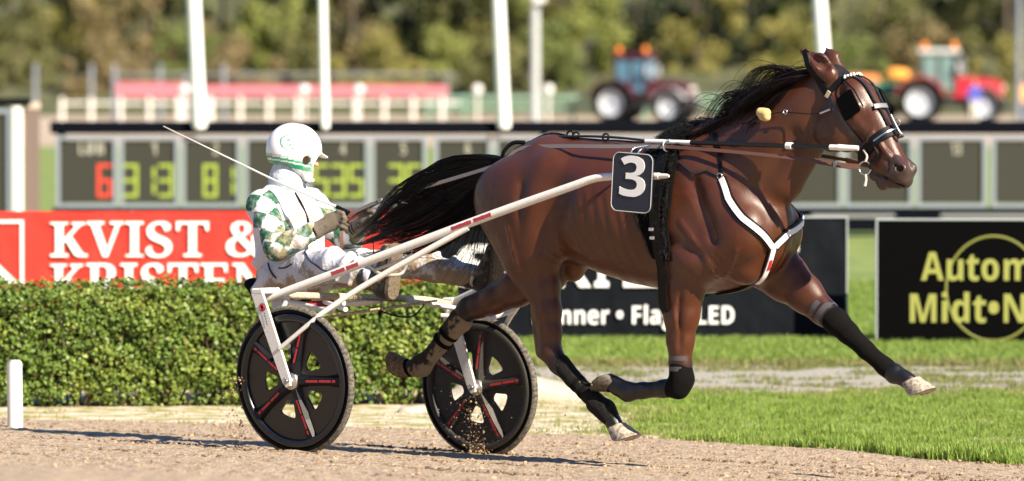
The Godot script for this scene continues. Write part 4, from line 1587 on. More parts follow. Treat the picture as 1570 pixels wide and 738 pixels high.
		b.tube([zz.call(Vector3(0.23, 0.82, 0.69)), zz.call(Vector3(0.14, 0.78, 0.60)), zz.call(Vector3(-0.10, 0.80, 0.50))], 0.012, 10)
		part("inner_brace", b.done(), M.white_frame, s)
		b = B.new()
		b.tube([tn * Vector3(1, 1, z) + Vector3(0.085, -0.015 + dy, -0.07 * z), tn * Vector3(1, 1, z) + Vector3(0.05, -0.10 + dy, -0.05 * z)], 0.013, 8)
		part("gusset", b.done(), M.white_frame, s)
		# printed red lettering panels on the shaft
		for seg in [[0.155, 0.30], [0.80, 1.01]]:
			var p0: Vector3 = line[0]
			b = B.new()
			for k in 16:
				var t: float = lerpf(seg[0], seg[1], (k + 0.5) / 16.0)
				var c := Vector3.ZERO
				for i in line.size() - 1:
					if line[i].x <= t and line[i + 1].x > t:
						c = line[i].lerp(line[i + 1], (t - line[i].x) / (line[i + 1].x - line[i].x))
				if k == 8:
					continue
				var d: Vector3 = (line[line.size() - 12] - line[6]).normalized()
				var up: Vector3 = Vector3.BACK.cross(d)
				var sgz := Vector3(0, 0, 1).slide(d).normalized()
				b.box(Transform3D(Basis(d, sgz.cross(d).normalized(), sgz), c + sgz * 0.0205), Vector3((seg[1] - seg[0]) / 15.0, 0.017 if k % 3 else 0.0195, 0.003), 0.0006)
			part("red_print", b.done(), M.red_print, sh, Transform3D())
		# stirrup
		b = B.new()
		var st := [Vector3(0.33, 1.005, 0.555), Vector3(0.36, 1.035, 0.545), Vector3(0.55, 1.085, 0.52), Vector3(0.565, 1.065, 0.515), Vector3(0.53, 1.045, 0.52), Vector3(0.36, 0.985, 0.54), Vector3(0.33, 1.005, 0.555)]
		var lp := []
		for q in st:
			lp.append(zz.call(q))
		b.tube(lp, 0.0075, 8)
		var foot := [Vector3(0.34, 0.99, 0.54), Vector3(0.30, 0.96, 0.42), Vector3(0.29, 0.955, 0.26), Vector3(0.31, 1.0, 0.24)]
		lp = []
		for q in foot:
			lp.append(zz.call(q))
		b.tube(spline(lp, 4), 0.009, 8)
		part("stirrup", b.done(), M.stirrup, s)
	# seat and what carries it
	b = B.new()
	for z in [0.15, -0.15]:
		b.tube(spline([Vector3(-0.15, 0.80, z), Vector3(-0.35, 0.78, z * 0.9), Vector3(-0.56, 0.80, z * 0.8), Vector3(-0.70, 0.84, z * 0.7)], 4), 0.014, 8)
	b.tube([Vector3(-0.15, 0.81, 0.30), Vector3(0.16, 0.79, 0.52)], 0.012, 8)
	b.tube([Vector3(-0.15, 0.80, -0.30), Vector3(0.16, 0.74, -0.52)], 0.012, 8)
	part("seat_rail", b.done(), M.white_frame, s)
	var fl := Flesh.new()
	fl.col = Color(0.012, 0.012, 0.013)
	fl.bone(Vector3(-0.74, 0.835, -0.10), Vector3(-0.74, 0.835, 0.10), 0.035, 0.035, 0.05, 0.05, 0.04, Vector3.BACK)
	fl.bone(Vector3(-0.60, 0.815, -0.10), Vector3(-0.60, 0.815, 0.10), 0.04, 0.04, 0.05, 0.05, 0.08, Vector3.BACK)
	fl.bone(Vector3(-0.79, 0.875, -0.09), Vector3(-0.79, 0.875, 0.09), 0.03, 0.03, 0.05, 0.05, 0.05, Vector3.BACK)
	part("seat", fl.mesh(0.012), M.boot_black, s)
	b = B.new()
	b.box(Transform3D(Basis(Vector3.BACK, 0.16) * Basis(Vector3.RIGHT, 0.05), Vector3(-0.05, 0.765, 0.0)), Vector3(0.26, 0.010, 0.62), 0.003)
	part("splash_board", b.done(), M.muddy_board, s)
	b = B.new()
	b.box(Transform3D(Basis(Vector3.BACK, 0.1), Vector3(-0.19, 0.80, 0.28)), Vector3(0.012, 0.03, 0.20), 0.003)
	part("red_reflector", b.done(), M.red_print, s)
	b = B.new()
	b.tube(spline([Vector3(-0.05, 0.775, 0.05), Vector3(0.0, 0.735, -0.05), Vector3(0.03, 0.725, -0.15), Vector3(0.03, 0.765, -0.24), Vector3(0.0, 0.79, -0.30)], 5), 0.004, 6)
	part("cable", b.done(), M.leather, s)

# ---------------------------------------------------------------- driver
func mud(p: Vector3, amount: float, big := 9.0) -> float:
	var a := mud_noise.get_noise_3d(p.x * big, p.y * big, p.z * big)
	var c := mud_noise.get_noise_3d(p.x * 55.0 + 9.0, p.y * 55.0, p.z * 55.0)
	return smoothstep(0.10, 0.42, a * 0.8 + c * 0.45 + amount)

var mud_noise := FastNoiseLite.new()
const MUD := Color(0.30, 0.215, 0.12)
const GREEN := Color(0.004, 0.092, 0.042)

func tint_jacket(p: Vector3, base: Color) -> Color:
	var c := base
	# chequers laid along the sleeve: s runs from the shoulder to the cuff, w round the arm
	var sd := 1.0 if p.z > 0 else -1.0
	var sh := Vector3(-0.635, 1.265, 0.195 * sd)
	var el := Vector3(-0.475, 1.065, 0.275) if sd > 0 else Vector3(-0.44, 1.075, -0.255)
	var wr := Vector3(-0.315, 1.150, 0.165) if sd > 0 else Vector3(-0.295, 1.165, -0.145)
	var best := 9.0
	var s := 0.0
	var w := 0.0
	for q in [[sh, el, 0.0], [el, wr, (el - sh).length()]]:
		var a: Vector3 = q[0]
		var d: Vector3 = q[1] - a
		var t := (p - a).dot(d) / d.length_squared()
		var off := p - a - d * clampf(t, -0.3, 1.2)
		if off.length() < best:
			best = off.length()
			s = q[2] + t * d.length()
			var ax := d.normalized()
			var up := Vector3.UP.slide(ax).normalized()
			w = atan2(off.dot(up), off.dot(ax.cross(up))) * 0.066
	if best < 0.115 and s > -0.06 and (s > 0.02 or absf(p.z) > 0.17):
		var k := 0.112
		if posmod(int(floor((s + w) / k + 0.3)) + int(floor((s - w) / k + 0.8)), 2) == 0:
			var wash := clampf(0.95 + 0.55 * mud_noise.get_noise_3d(p.x * 26.0, p.y * 26.0, p.z * 26.0), 0.45, 1.0)
			c = c.lerp(GREEN, wash)
	# mud thrown up on the front of the coat
	var m := mud(p, -0.34 + 0.42 * smoothstep(-0.60, -0.42, p.x) + 0.26 * smoothstep(-0.36, -0.28, p.x))
	return c.lerp(MUD * 1.15, m * 0.75)

func tint_trousers(p: Vector3, base: Color) -> Color:
	var far: bool = p.z < -0.02 and p.x > -0.15
	var m := mud(p, -0.16 + (0.42 if far else 0.0) + 0.40 * smoothstep(1.0, 0.88, p.y), 7.0)
	return base.lerp(MUD * 0.85, m * 0.88)

func tint_glove(p: Vector3, base: Color) -> Color:
	return base.lerp(Color(0.03, 0.026, 0.022), mud(p, -0.02, 14.0) * 0.8)

func tint_boot(p: Vector3, base: Color) -> Color:
	return base.lerp(MUD * 0.8, mud(p, 0.02, 12.0) * 0.9)

func tint_helmet(p: Vector3, base: Color) -> Color:
	# p in the helmet's own axes: x = face, z = right ear
	var c := base
	var green := Color(0.02, 0.30, 0.15)
	var slope := p.y + 0.20 * (p.x + 0.06)
	if p.x < 0.055:
		if slope < -0.048 and slope > -0.060 or slope < -0.066 and slope > -0.090:
			c = green
		elif slope < -0.036 and slope > -0.044:
			c = Color(0.42, 0.46, 0.46)
	if absf(p.z) > 0.05 and p.x > 0.0 and p.x < 0.06 and p.y > -0.062 and p.y < 0.0:
		var q := p.x + 0.5 * -p.y
		if fmod(q + 1.0, 0.024) < 0.010 and p.y < -0.015:
			c = green.lerp(c, 0.25)
	# the rings of the round crest on the back of the shell
	var cr := Vector2(p.x + 0.075, p.y - 0.035).length() if p.z > 0 else 9.0
	if absf(cr - 0.034) < 0.0035 or absf(cr - 0.013) < 0.004 and p.x + 0.075 > -0.008 or cr < 0.02 and absf(p.x + 0.075 + (p.y - 0.035) * 0.5) < 0.003:
		c = Color(0.10, 0.24, 0.22)
	if p.y < -0.075 and p.x > 0.0:
		c = c.lerp(Color(0.38, 0.37, 0.35), 0.8 * clampf(0.5 + mud_noise.get_noise_3d(p.x * 160.0, p.y * 160.0, p.z * 160.0), 0, 1))
	return c

func build_driver() -> void:
	mud_noise.seed = 5
	mud_noise.frequency = 1.0
	mud_noise.fractal_octaves = 3
	var d := rigged("person", "driver in white coat with green chequered sleeves and white helmet seated on the sulky", "person", Vector3(-0.55, 0.86, 0))
	# jacket
	var f := Flesh.new()
	f.col = Color(0.62, 0.61, 0.63)
	f.chain([[-0.635, 0.90, 0, 0.125, 0.175], [-0.64, 1.02, 0, 0.125, 0.165], [-0.645, 1.15, 0, 0.130, 0.175], [-0.645, 1.25, 0, 0.120, 0.165], [-0.64, 1.31, 0, 0.085, 0.115], [-0.625, 1.365, 0, 0.062, 0.068]], 0.05)
	f.bone(Vector3(-0.53, 1.20, 0), Vector3(-0.53, 1.00, 0), 0.07, 0.085, 0.12, 0.13, 0.08)
	for s in [1.0, -1.0]:
		f.bone(Vector3(-0.645, 1.30, 0.07 * s), Vector3(-0.635, 1.27, 0.185 * s), 0.06, 0.072, 0.06, 0.07, 0.06)
		var sh := Vector3(-0.635, 1.265, 0.195 * s)
		var el := Vector3(-0.475, 1.065, 0.275 * s) if s > 0 else Vector3(-0.44, 1.075, -0.255)
		var wr := Vector3(-0.315, 1.150, 0.165 * s) if s > 0 else Vector3(-0.295, 1.165, -0.145)
		f.bone(sh, sh.lerp(el, 0.5), 0.078, 0.068, 0.072, 0.066, 0.04)
		f.bone(sh.lerp(el, 0.5), el, 0.068, 0.060, 0.066, 0.058, 0.03)
		f.bone(el, el.lerp(wr, 0.55), 0.060, 0.052, 0.058, 0.050, 0.03)
		f.bone(el.lerp(wr, 0.55), wr, 0.052, 0.040, 0.050, 0.038, 0.02)
		# folds of the sleeve
		for q in [[0.25, 0.055], [0.55, 0.05], [0.8, 0.045]]:
			var c: Vector3 = el.lerp(wr, q[0])
			f.bone(c + Vector3(0.02, 0.045, 0.01 * s), c + Vector3(-0.02, -0.045, 0.02 * s), 0.014, 0.014, q[1] * 0.9, q[1] * 0.9, 0.02)
	for q in [[-0.55, 1.27, 0.04], [-0.50, 1.13, 0.06], [-0.50, 1.05, -0.05], [-0.56, 0.98, 0.12], [-0.60, 1.08, 0.15], [-0.60, 0.95, 0.16]]:
		f.bone(Vector3(q[0], q[1], q[2]), Vector3(q[0] - 0.09, q[1] - 0.10, q[2] + 0.02), 0.028, 0.022, 0.03, 0.03, 0.03)
	var jk := part("jacket", f.mesh(0.009, tint_jacket), M.cloth_white, d)
	var b := B.new()
	b.tube(spline([Vector3(-0.548, 1.335, 0.045), Vector3(-0.49, 1.27, 0.055), Vector3(-0.455, 1.19, 0.05), Vector3(-0.44, 1.11, 0.045)], 5), 0.006, 6)
	part("zip", b.done(), M.leather, jk, Transform3D())
	# trousers
	f = Flesh.new()
	f.col = Color(0.52, 0.52, 0.55)
	f.bone(Vector3(-0.62, 0.92, -0.08), Vector3(-0.62, 0.92, 0.08), 0.12, 0.12, 0.11, 0.11, 0.05, Vector3.BACK)
	for s in [1.0, -1.0]:
		var hip := Vector3(-0.57, 0.925, 0.105 * s)
		var kn := Vector3(-0.13, 0.995, 0.255 * s) if s > 0 else Vector3(-0.10, 0.985, -0.235)
		var an := Vector3(0.15, 0.935, 0.305 * s) if s > 0 else Vector3(0.315, 0.925, -0.30)
		f.bone(hip, hip.lerp(kn, 0.5), 0.10, 0.088, 0.10, 0.088, 0.04)
		f.bone(hip.lerp(kn, 0.5), kn, 0.088, 0.072, 0.088, 0.072, 0.04)
		f.bone(kn, kn.lerp(an, 0.45), 0.070, 0.064, 0.070, 0.064, 0.03)
		f.bone(kn.lerp(an, 0.45), an, 0.064, 0.058, 0.064, 0.056, 0.02)
		for q in 7:
			var t := 0.08 + q * 0.14
			var c := hip.lerp(kn, t * 1.6) if t < 0.62 else kn.lerp(an, (t - 0.62) * 2.4)
			f.bone(c + Vector3(0.03 * (q % 2), 0.075, 0.02 * s), c + Vector3(-0.02, -0.05, 0.05 * s), 0.013, 0.013, 0.035, 0.035, 0.03)
	var tr := part("trousers", f.mesh(0.009, tint_trousers), M.cloth_white, d)
	var tf := f
	var tl := PackedInt32Array(range(f.p0.size()))
	b = B.new()
	for ln in [[Vector3(-0.60, 0.985, 0.2), Vector3(-0.52, 0.915, 0.2)], [Vector3(-0.50, 0.965, 0.2), Vector3(-0.38, 0.99, 0.2)], [Vector3(-0.33, 1.06, 0.22), Vector3(-0.22, 1.00, 0.26)], [Vector3(-0.22, 1.00, 0.26), Vector3(-0.02, 0.945, 0.30)]]:
		var pts := []
		for k in 9:
			var p: Vector3 = ln[0].lerp(ln[1], k / 8.0) + Vector3(0, 0, 0.25)
			p.y -= sin(k / 8.0 * PI) * 0.008
			for i in 60:
				if tf.value(p, tl) < 0.001:
					break
				p.z -= clampf(tf.value(p, tl) * 0.8, 0.002, 0.05)
			pts.append(p + Vector3(0, 0, 0.002))
		b.tube(pts, 0.0045, 6)
	part("stripe", b.done(), M.navy, tr, Transform3D())
	# boots, soles turned forward against the stirrups
	for s in [1.0, -1.0]:
		var an := Vector3(0.15, 0.935, 0.305) if s > 0 else Vector3(0.315, 0.925, -0.30)
		f = Flesh.new()
		f.col = Color(0.014, 0.014, 0.015)
		f.bone(an + Vector3(-0.03, 0.0, 0), an + Vector3(0.065, -0.015, 0), 0.062, 0.058, 0.056, 0.05, 0.02)
		f.bone(an + Vector3(0.07, -0.055, 0), an + Vector3(0.085, 0.04, 0.0), 0.048, 0.048, 0.042, 0.044, 0.03)
		f.bone(an + Vector3(0.085, 0.04, 0), an + Vector3(0.105, 0.135, 0.01 * s), 0.046, 0.034, 0.046, 0.044, 0.03)
		var bt := part("boot", f.mesh(0.009, tint_boot), M.boot_skin, d)
		b = B.new()
		var so := Transform3D(Basis(Vector3.BACK, -0.13) * Basis(Vector3.UP, PI / 2), an + Vector3(0.135, 0.035, 0))
		b.prism(so, rounded(0.088, 0.275, 0.042), 0.022)
		part("sole", b.done(), M.sole_mud, bt, Transform3D())
	# gloves with fingers closed on the reins
	for s in [1.0, -1.0]:
		f = Flesh.new()
		f.col = Color(0.17, 0.14, 0.105)
		var wr := Vector3(-0.315, 1.150, 0.165) if s > 0 else Vector3(-0.295, 1.165, -0.145)
		var pm := Vector3(-0.245, 1.195, 0.125) if s > 0 else Vector3(-0.225, 1.195, -0.115)
		var kx := Vector3(-0.205, 1.215, 0.118) if s > 0 else Vector3(-0.185, 1.210, -0.11)
		f.bone(wr + Vector3(-0.055, -0.02, 0.03 * s), wr, 0.047, 0.041, 0.044, 0.038, 0.01)
		f.bone(wr, pm, 0.039, 0.044, 0.034, 0.030, 0.012)
		f.bone(pm, kx, 0.044, 0.040, 0.028, 0.024, 0.012)
		for i in 4:
			var k := kx + Vector3(0.006 - absf(i - 1.2) * 0.004, 0.032 - i * 0.0205, 0.008 * s)
			var ln := [0.030, 0.033, 0.031, 0.025][i] as float
			var k2 := k + Vector3(ln, -0.010, 0.002 * s)
			var k3 := k2 + Vector3(0.004, -0.012, -0.026 * s)
			var k4 := k3 + Vector3(-0.024, -0.004, -0.008 * s)
			f.bone(k, k2, 0.0125, 0.0115, 0.0125, 0.0115, 0.006)
			f.bone(k2, k3, 0.0115, 0.0105, 0.0115, 0.0105, 0.004)
			f.bone(k3, k4, 0.0105, 0.0095, 0.0105, 0.0095, 0.004)
		f.bone(pm + Vector3(-0.01, 0.03, -0.015 * s), pm + Vector3(0.035, 0.052, -0.026 * s), 0.016, 0.014, 0.016, 0.013, 0.010)
		f.bone(pm + Vector3(0.035, 0.052, -0.026 * s), pm + Vector3(0.068, 0.046, -0.022 * s), 0.013, 0.0105, 0.013, 0.0105, 0.004)
		var gl := part("glove", f.mesh(0.005, tint_glove), M.cloth_glove, d)
		b = B.new()
		var dir := (wr - pm).normalized()
		for q in [0.0, 0.026]:
			b.tube([wr + dir * (q - 0.004), wr + dir * q, wr + dir * (q + 0.008)], [0.040, 0.0425, 0.041], 16)
		part("wrist_band", b.done(), M.cloth_black, gl, Transform3D())
	# head, turned to look across the track; axes: x = face, z = right ear
	var hb := Basis(Vector3.UP, deg_to_rad(62.0)) * Basis(Vector3.BACK, -0.02)
	var ht := Transform3D(hb, Vector3(-0.585, 1.545, 0) - d.get_meta("base"))
	f = Flesh.new()
	f.col = Color(0.52, 0.29, 0.21)
	f.ball(Vector3(0, 0.0, 0), 0.098, 0.078, 0.03)
	f.bone(Vector3(0.03, -0.05, 0), Vector3(0.052, -0.115, 0), 0.068, 0.036, 0.062, 0.036, 0.03)
	f.bone(Vector3(0.098, -0.045, 0), Vector3(0.116, -0.072, 0), 0.009, 0.014, 0.010, 0.014, 0.012)
	f.bone(Vector3(0.092, -0.098, -0.018), Vector3(0.092, -0.098, 0.018), 0.008, 0.008, 0.008, 0.008, 0.010)
	f.ball(Vector3(0.082, -0.125, 0), 0.020, 0.02, 0.02)
	f.bone(Vector3(-0.02, -0.08, 0), Vector3(-0.045, -0.19, 0), 0.058, 0.060, 0.056, 0.058, 0.03)
	for s in [1.0, -1.0]:
		f.bone(Vector3(0.0, -0.03, 0.078 * s), Vector3(-0.004, -0.065, 0.076 * s), 0.020, 0.012, 0.009, 0.008, 0.008)
		f.col = Color(0, 0, 0, 0)
		f.ball(Vector3(0.098, -0.030, 0.032 * s), 0.014, 0.016, 0.012, Vector3.BACK, 0)
		f.col = Color(0.52, 0.29, 0.21)
	var hd := part("head", f.mesh(0.006), M.skin, d, ht)
	b = B.new()
	for s in [1.0, -1.0]:
		b.lathe(Transform3D(Basis(), Vector3(0.082, -0.032, 0.030 * s)), [Vector2(0, -0.011), Vector2(0.008, -0.008), Vector2(0.011, 0), Vector2(0.008, 0.008), Vector2(0, 0.011)], 10)
	part("eye", b.done(), M.eye, hd, Transform3D())
	# helmet shell
	f = Flesh.new()
	f.col = Color(0.83, 0.84, 0.84)
	f.bone(Vector3(-0.012, 0.0, 0), Vector3(0.008, 0.0, 0), 0.133, 0.130, 0.123, 0.120, 0.02)
	for s in [1.0, -1.0]:
		f.bone(Vector3(0.010, -0.05, 0.075 * s), Vector3(0.045, -0.128, 0.062 * s), 0.070, 0.040, 0.040, 0.030, 0.03)
	f.col = Color(0.02, 0.02, 0.02)
	f.bone(Vector3(-0.01, 0.0, 0), Vector3(0.01, -0.03, 0), 0.116, 0.114, 0.100, 0.098, 0.006, Vector3.BACK, 0)
	f.bone(Vector3(0.0, -0.07, 0), Vector3(0.02, -0.20, 0), 0.092, 0.095, 0.080, 0.070, 0.006, Vector3.BACK, 0)
	f.bone(Vector3(-0.11, -0.155, -0.12), Vector3(-0.11, -0.155, 0.12), 0.088, 0.088, 0.05, 0.05, 0.008, Vector3.BACK, 0)
	f.bone(Vector3(0.165, -0.11, -0.12), Vector3(0.165, -0.11, 0.12), 0.10, 0.10, 0.05, 0.05, 0.012, Vector3.BACK, 0)
	for s in [1.0, -1.0]:
		f.bone(Vector3(0.016, -0.052, 0.06 * s), Vector3(0.016, -0.052, 0.15 * s), 0.022, 0.022, 0.04, 0.04, 0.006, Vector3.BACK, 0)
	var hl := part("helmet", f.mesh(0.006, tint_helmet), M.helmet, d, ht)
	f = Flesh.new()
	f.col = Color(0.80, 0.78, 0.74)
	f.bone(Vector3(0.105, -0.012, -0.05), Vector3(0.105, -0.012, 0.05), 0.012, 0.012, 0.03, 0.03, 0.02)
	f.bone(Vector3(0.11, -0.014, 0), Vector3(0.166, -0.036, 0), 0.010, 0.006, 0.07, 0.04, 0.02)
	part("visor", f.mesh(0.006), M.helmet, hl, Transform3D())
	b = B.new()
	for s in [1.0, -1.0]:
		b.strap(spline([Vector3(0.048, -0.13, 0.075 * s), Vector3(0.062, -0.155, 0.058 * s), Vector3(0.078, -0.163, 0.02 * s), Vector3(0.08, -0.162, 0)], 4), 0.014, 0.003, [Vector3(0, -0.4, s)])
	part("chin_strap", b.done(), M.cloth_black, hl, Transform3D())
	b = B.new()
	b.box(Transform3D(Basis(), Vector3(0.070, -0.150, 0.064)), Vector3(0.022, 0.016, 0.012), 0.004)
	part("strap_buckle", b.done(), M.white_paint, hl, Transform3D())
	# scarf round the neck
	f = Flesh.new()
	f.col = Color(0.42, 0.53, 0.60)
	f.chain([[-0.630, 1.345, 0.012, 0.088, 0.092], [-0.612, 1.395, 0.028, 0.088, 0.084], [-0.605, 1.440, 0.030, 0.080, 0.078]], 0.02)
	for q in [[-0.58, 1.36, 0.05], [-0.60, 1.40, 0.06], [-0.70, 1.40, 0.04]]:
		f.bone(Vector3(q[0], q[1], q[2]), Vector3(q[0] + 0.05, q[1] - 0.05, q[2] - 0.08), 0.014, 0.012, 0.02, 0.02, 0.02)
	part("scarf", f.mesh(0.009, func(p: Vector3, c: Color) -> Color: return c.lerp(Color(0.62, 0.64, 0.65), smoothstep(-0.1, 0.3, mud_noise.get_noise_3d(p.x * 20.0, p.y * 30.0, p.z * 20.0)))), M.cloth_white, d)
	# whip in the hand
	var wp := rigged("whip", "long thin pale driving whip held back over the driver's shoulder", "whip", Vector3(-0.2, 1.26, 0.12))
	b = B.new()
	b.tube([Vector3(-0.155, 1.245, 0.115), Vector3(-0.205, 1.266, 0.125), Vector3(-0.30, 1.300, 0.15), Vector3(-0.55, 1.394, 0.19), Vector3(-0.85, 1.512, 0.22), Vector3(-1.23, 1.660, 0.25)], [0.0075, 0.0075, 0.0065, 0.005, 0.0038, 0.0018], 7)
	part("rod", b.done(), M.whip_white, wp)
	b = B.new()
	b.tube([Vector3(-0.145, 1.240, 0.113), Vector3(-0.215, 1.270, 0.127)], 0.010, 8)
	part("grip", b.done(), M.leather, wp)

# ---------------------------------------------------------------- ground
var gn := FastNoiseLite.new()
const EDGE := [[-40.0, -11.0], [-14.0, -5.6], [-6.0, -4.0], [-2.227, -3.2], [-0.907, -2.887], [-0.039, -2.531], [0.77, -2.038], [1.275, -1.846], [1.842, -1.30], [2.359, -0.90], [2.66, -0.35], [3.118, 0.05], [6.0, 2.1], [14.0, 9.0], [40.0, 33.0]]

func edge_z(x: float) -> float:
	for i in EDGE.size() - 1:
		if x < EDGE[i + 1][0]:
			var t := clampf((x - EDGE[i][0]) / (EDGE[i + 1][0] - EDGE[i][0]), 0, 1)
			return lerpf(EDGE[i][1], EDGE[i + 1][1], t)
	return EDGE[EDGE.size() - 1][1]

# the track rises gently to its outer side
func bank(x: float, z: float) -> float:
	var zl := -x * sin(deg_to_rad(37.0)) + z * cos(deg_to_rad(37.0)) + 0.72
	return 0.069 * (zl + sqrt(zl * zl + 0.12)) * 0.5

func sheet(x0: float, x1: float, z0: float, z1: float, y: float, nx := 2, nz := 2, amp := 0.0, sc := 1.0) -> ArrayMesh:
	var b := B.new()
	for j in nz + 1:
		for i in nx + 1:
			var x := lerpf(x0, x1, float(i) / nx)
			var z := lerpf(z0, z1, float(j) / nz)
			var h := y
			var n := Vector3.UP
			if amp > 0:
				h += gn.get_noise_2d(x * sc, z * sc) * amp
				n = Vector3(gn.get_noise_2d((x - 0.02) * sc, z * sc) - gn.get_noise_2d((x + 0.02) * sc, z * sc), 0.04 / amp, gn.get_noise_2d(x * sc, (z - 0.02) * sc) - gn.get_noise_2d(x * sc, (z + 0.02) * sc)).normalized()
			b.vert(Vector3(x, h, z), n, Vector2(x, z))
	for j in nz:
		for i in nx:
			var a := j * (nx + 1) + i
			b.tri3(a, a + 1, a + nx + 1)
			b.tri3(a + 1, a + nx + 2, a + nx + 1)
	return b.done()

func multi(called: String, mesh: Mesh, m: Material, xf: Array, cols: Array, parent: Node3D = null, kind := "stuff") -> MultiMeshInstance3D:
	var mm := MultiMesh.new()
	mm.transform_format = MultiMesh.TRANSFORM_3D
	mm.use_colors = true
	mm.mesh = mesh
	mm.instance_count = xf.size()
	for i in xf.size():
		mm.set_instance_transform(i, xf[i])
		mm.set_instance_color(i, cols[i])
	var o := MultiMeshInstance3D.new()
	o.multimesh = mm
	o.material_override = m
	o.set_meta("kind", kind)
	if parent == null:
		o.name = numbered(called)
		add_child(o, true)
	else:
		o.name = called
		parent.add_child(o, true)
	return o

func tuft_mesh(blades: int, sd: int, lean := 0.5, wide := 0.05) -> ArrayMesh:
	var b := B.new()
	var r := RandomNumberGenerator.new()
	r.seed = sd
	for i in blades:
		var an := r.randf() * TAU
		var o := Vector3(cos(r.randf() * TAU), 0, sin(r.randf() * TAU)) * r.randf() * 0.35
		var d := Vector3(cos(an), 0, sin(an))
		var s := Vector3(-d.z, 0, d.x) * wide * r.randf_range(0.7, 1.2)
		var h := r.randf_range(0.6, 1.1)
		var l := r.randf() * lean
		var p1 := o + Vector3.UP * h * 0.6 + d * l * 0.35
		var p2 := o + Vector3.UP * h + d * l
		b.quad(o - s, o + s, p1 + s * 0.8, p1 - s * 0.8)
		b.face(p1 - s * 0.8, p1 + s * 0.8, p2)
	return b.done()

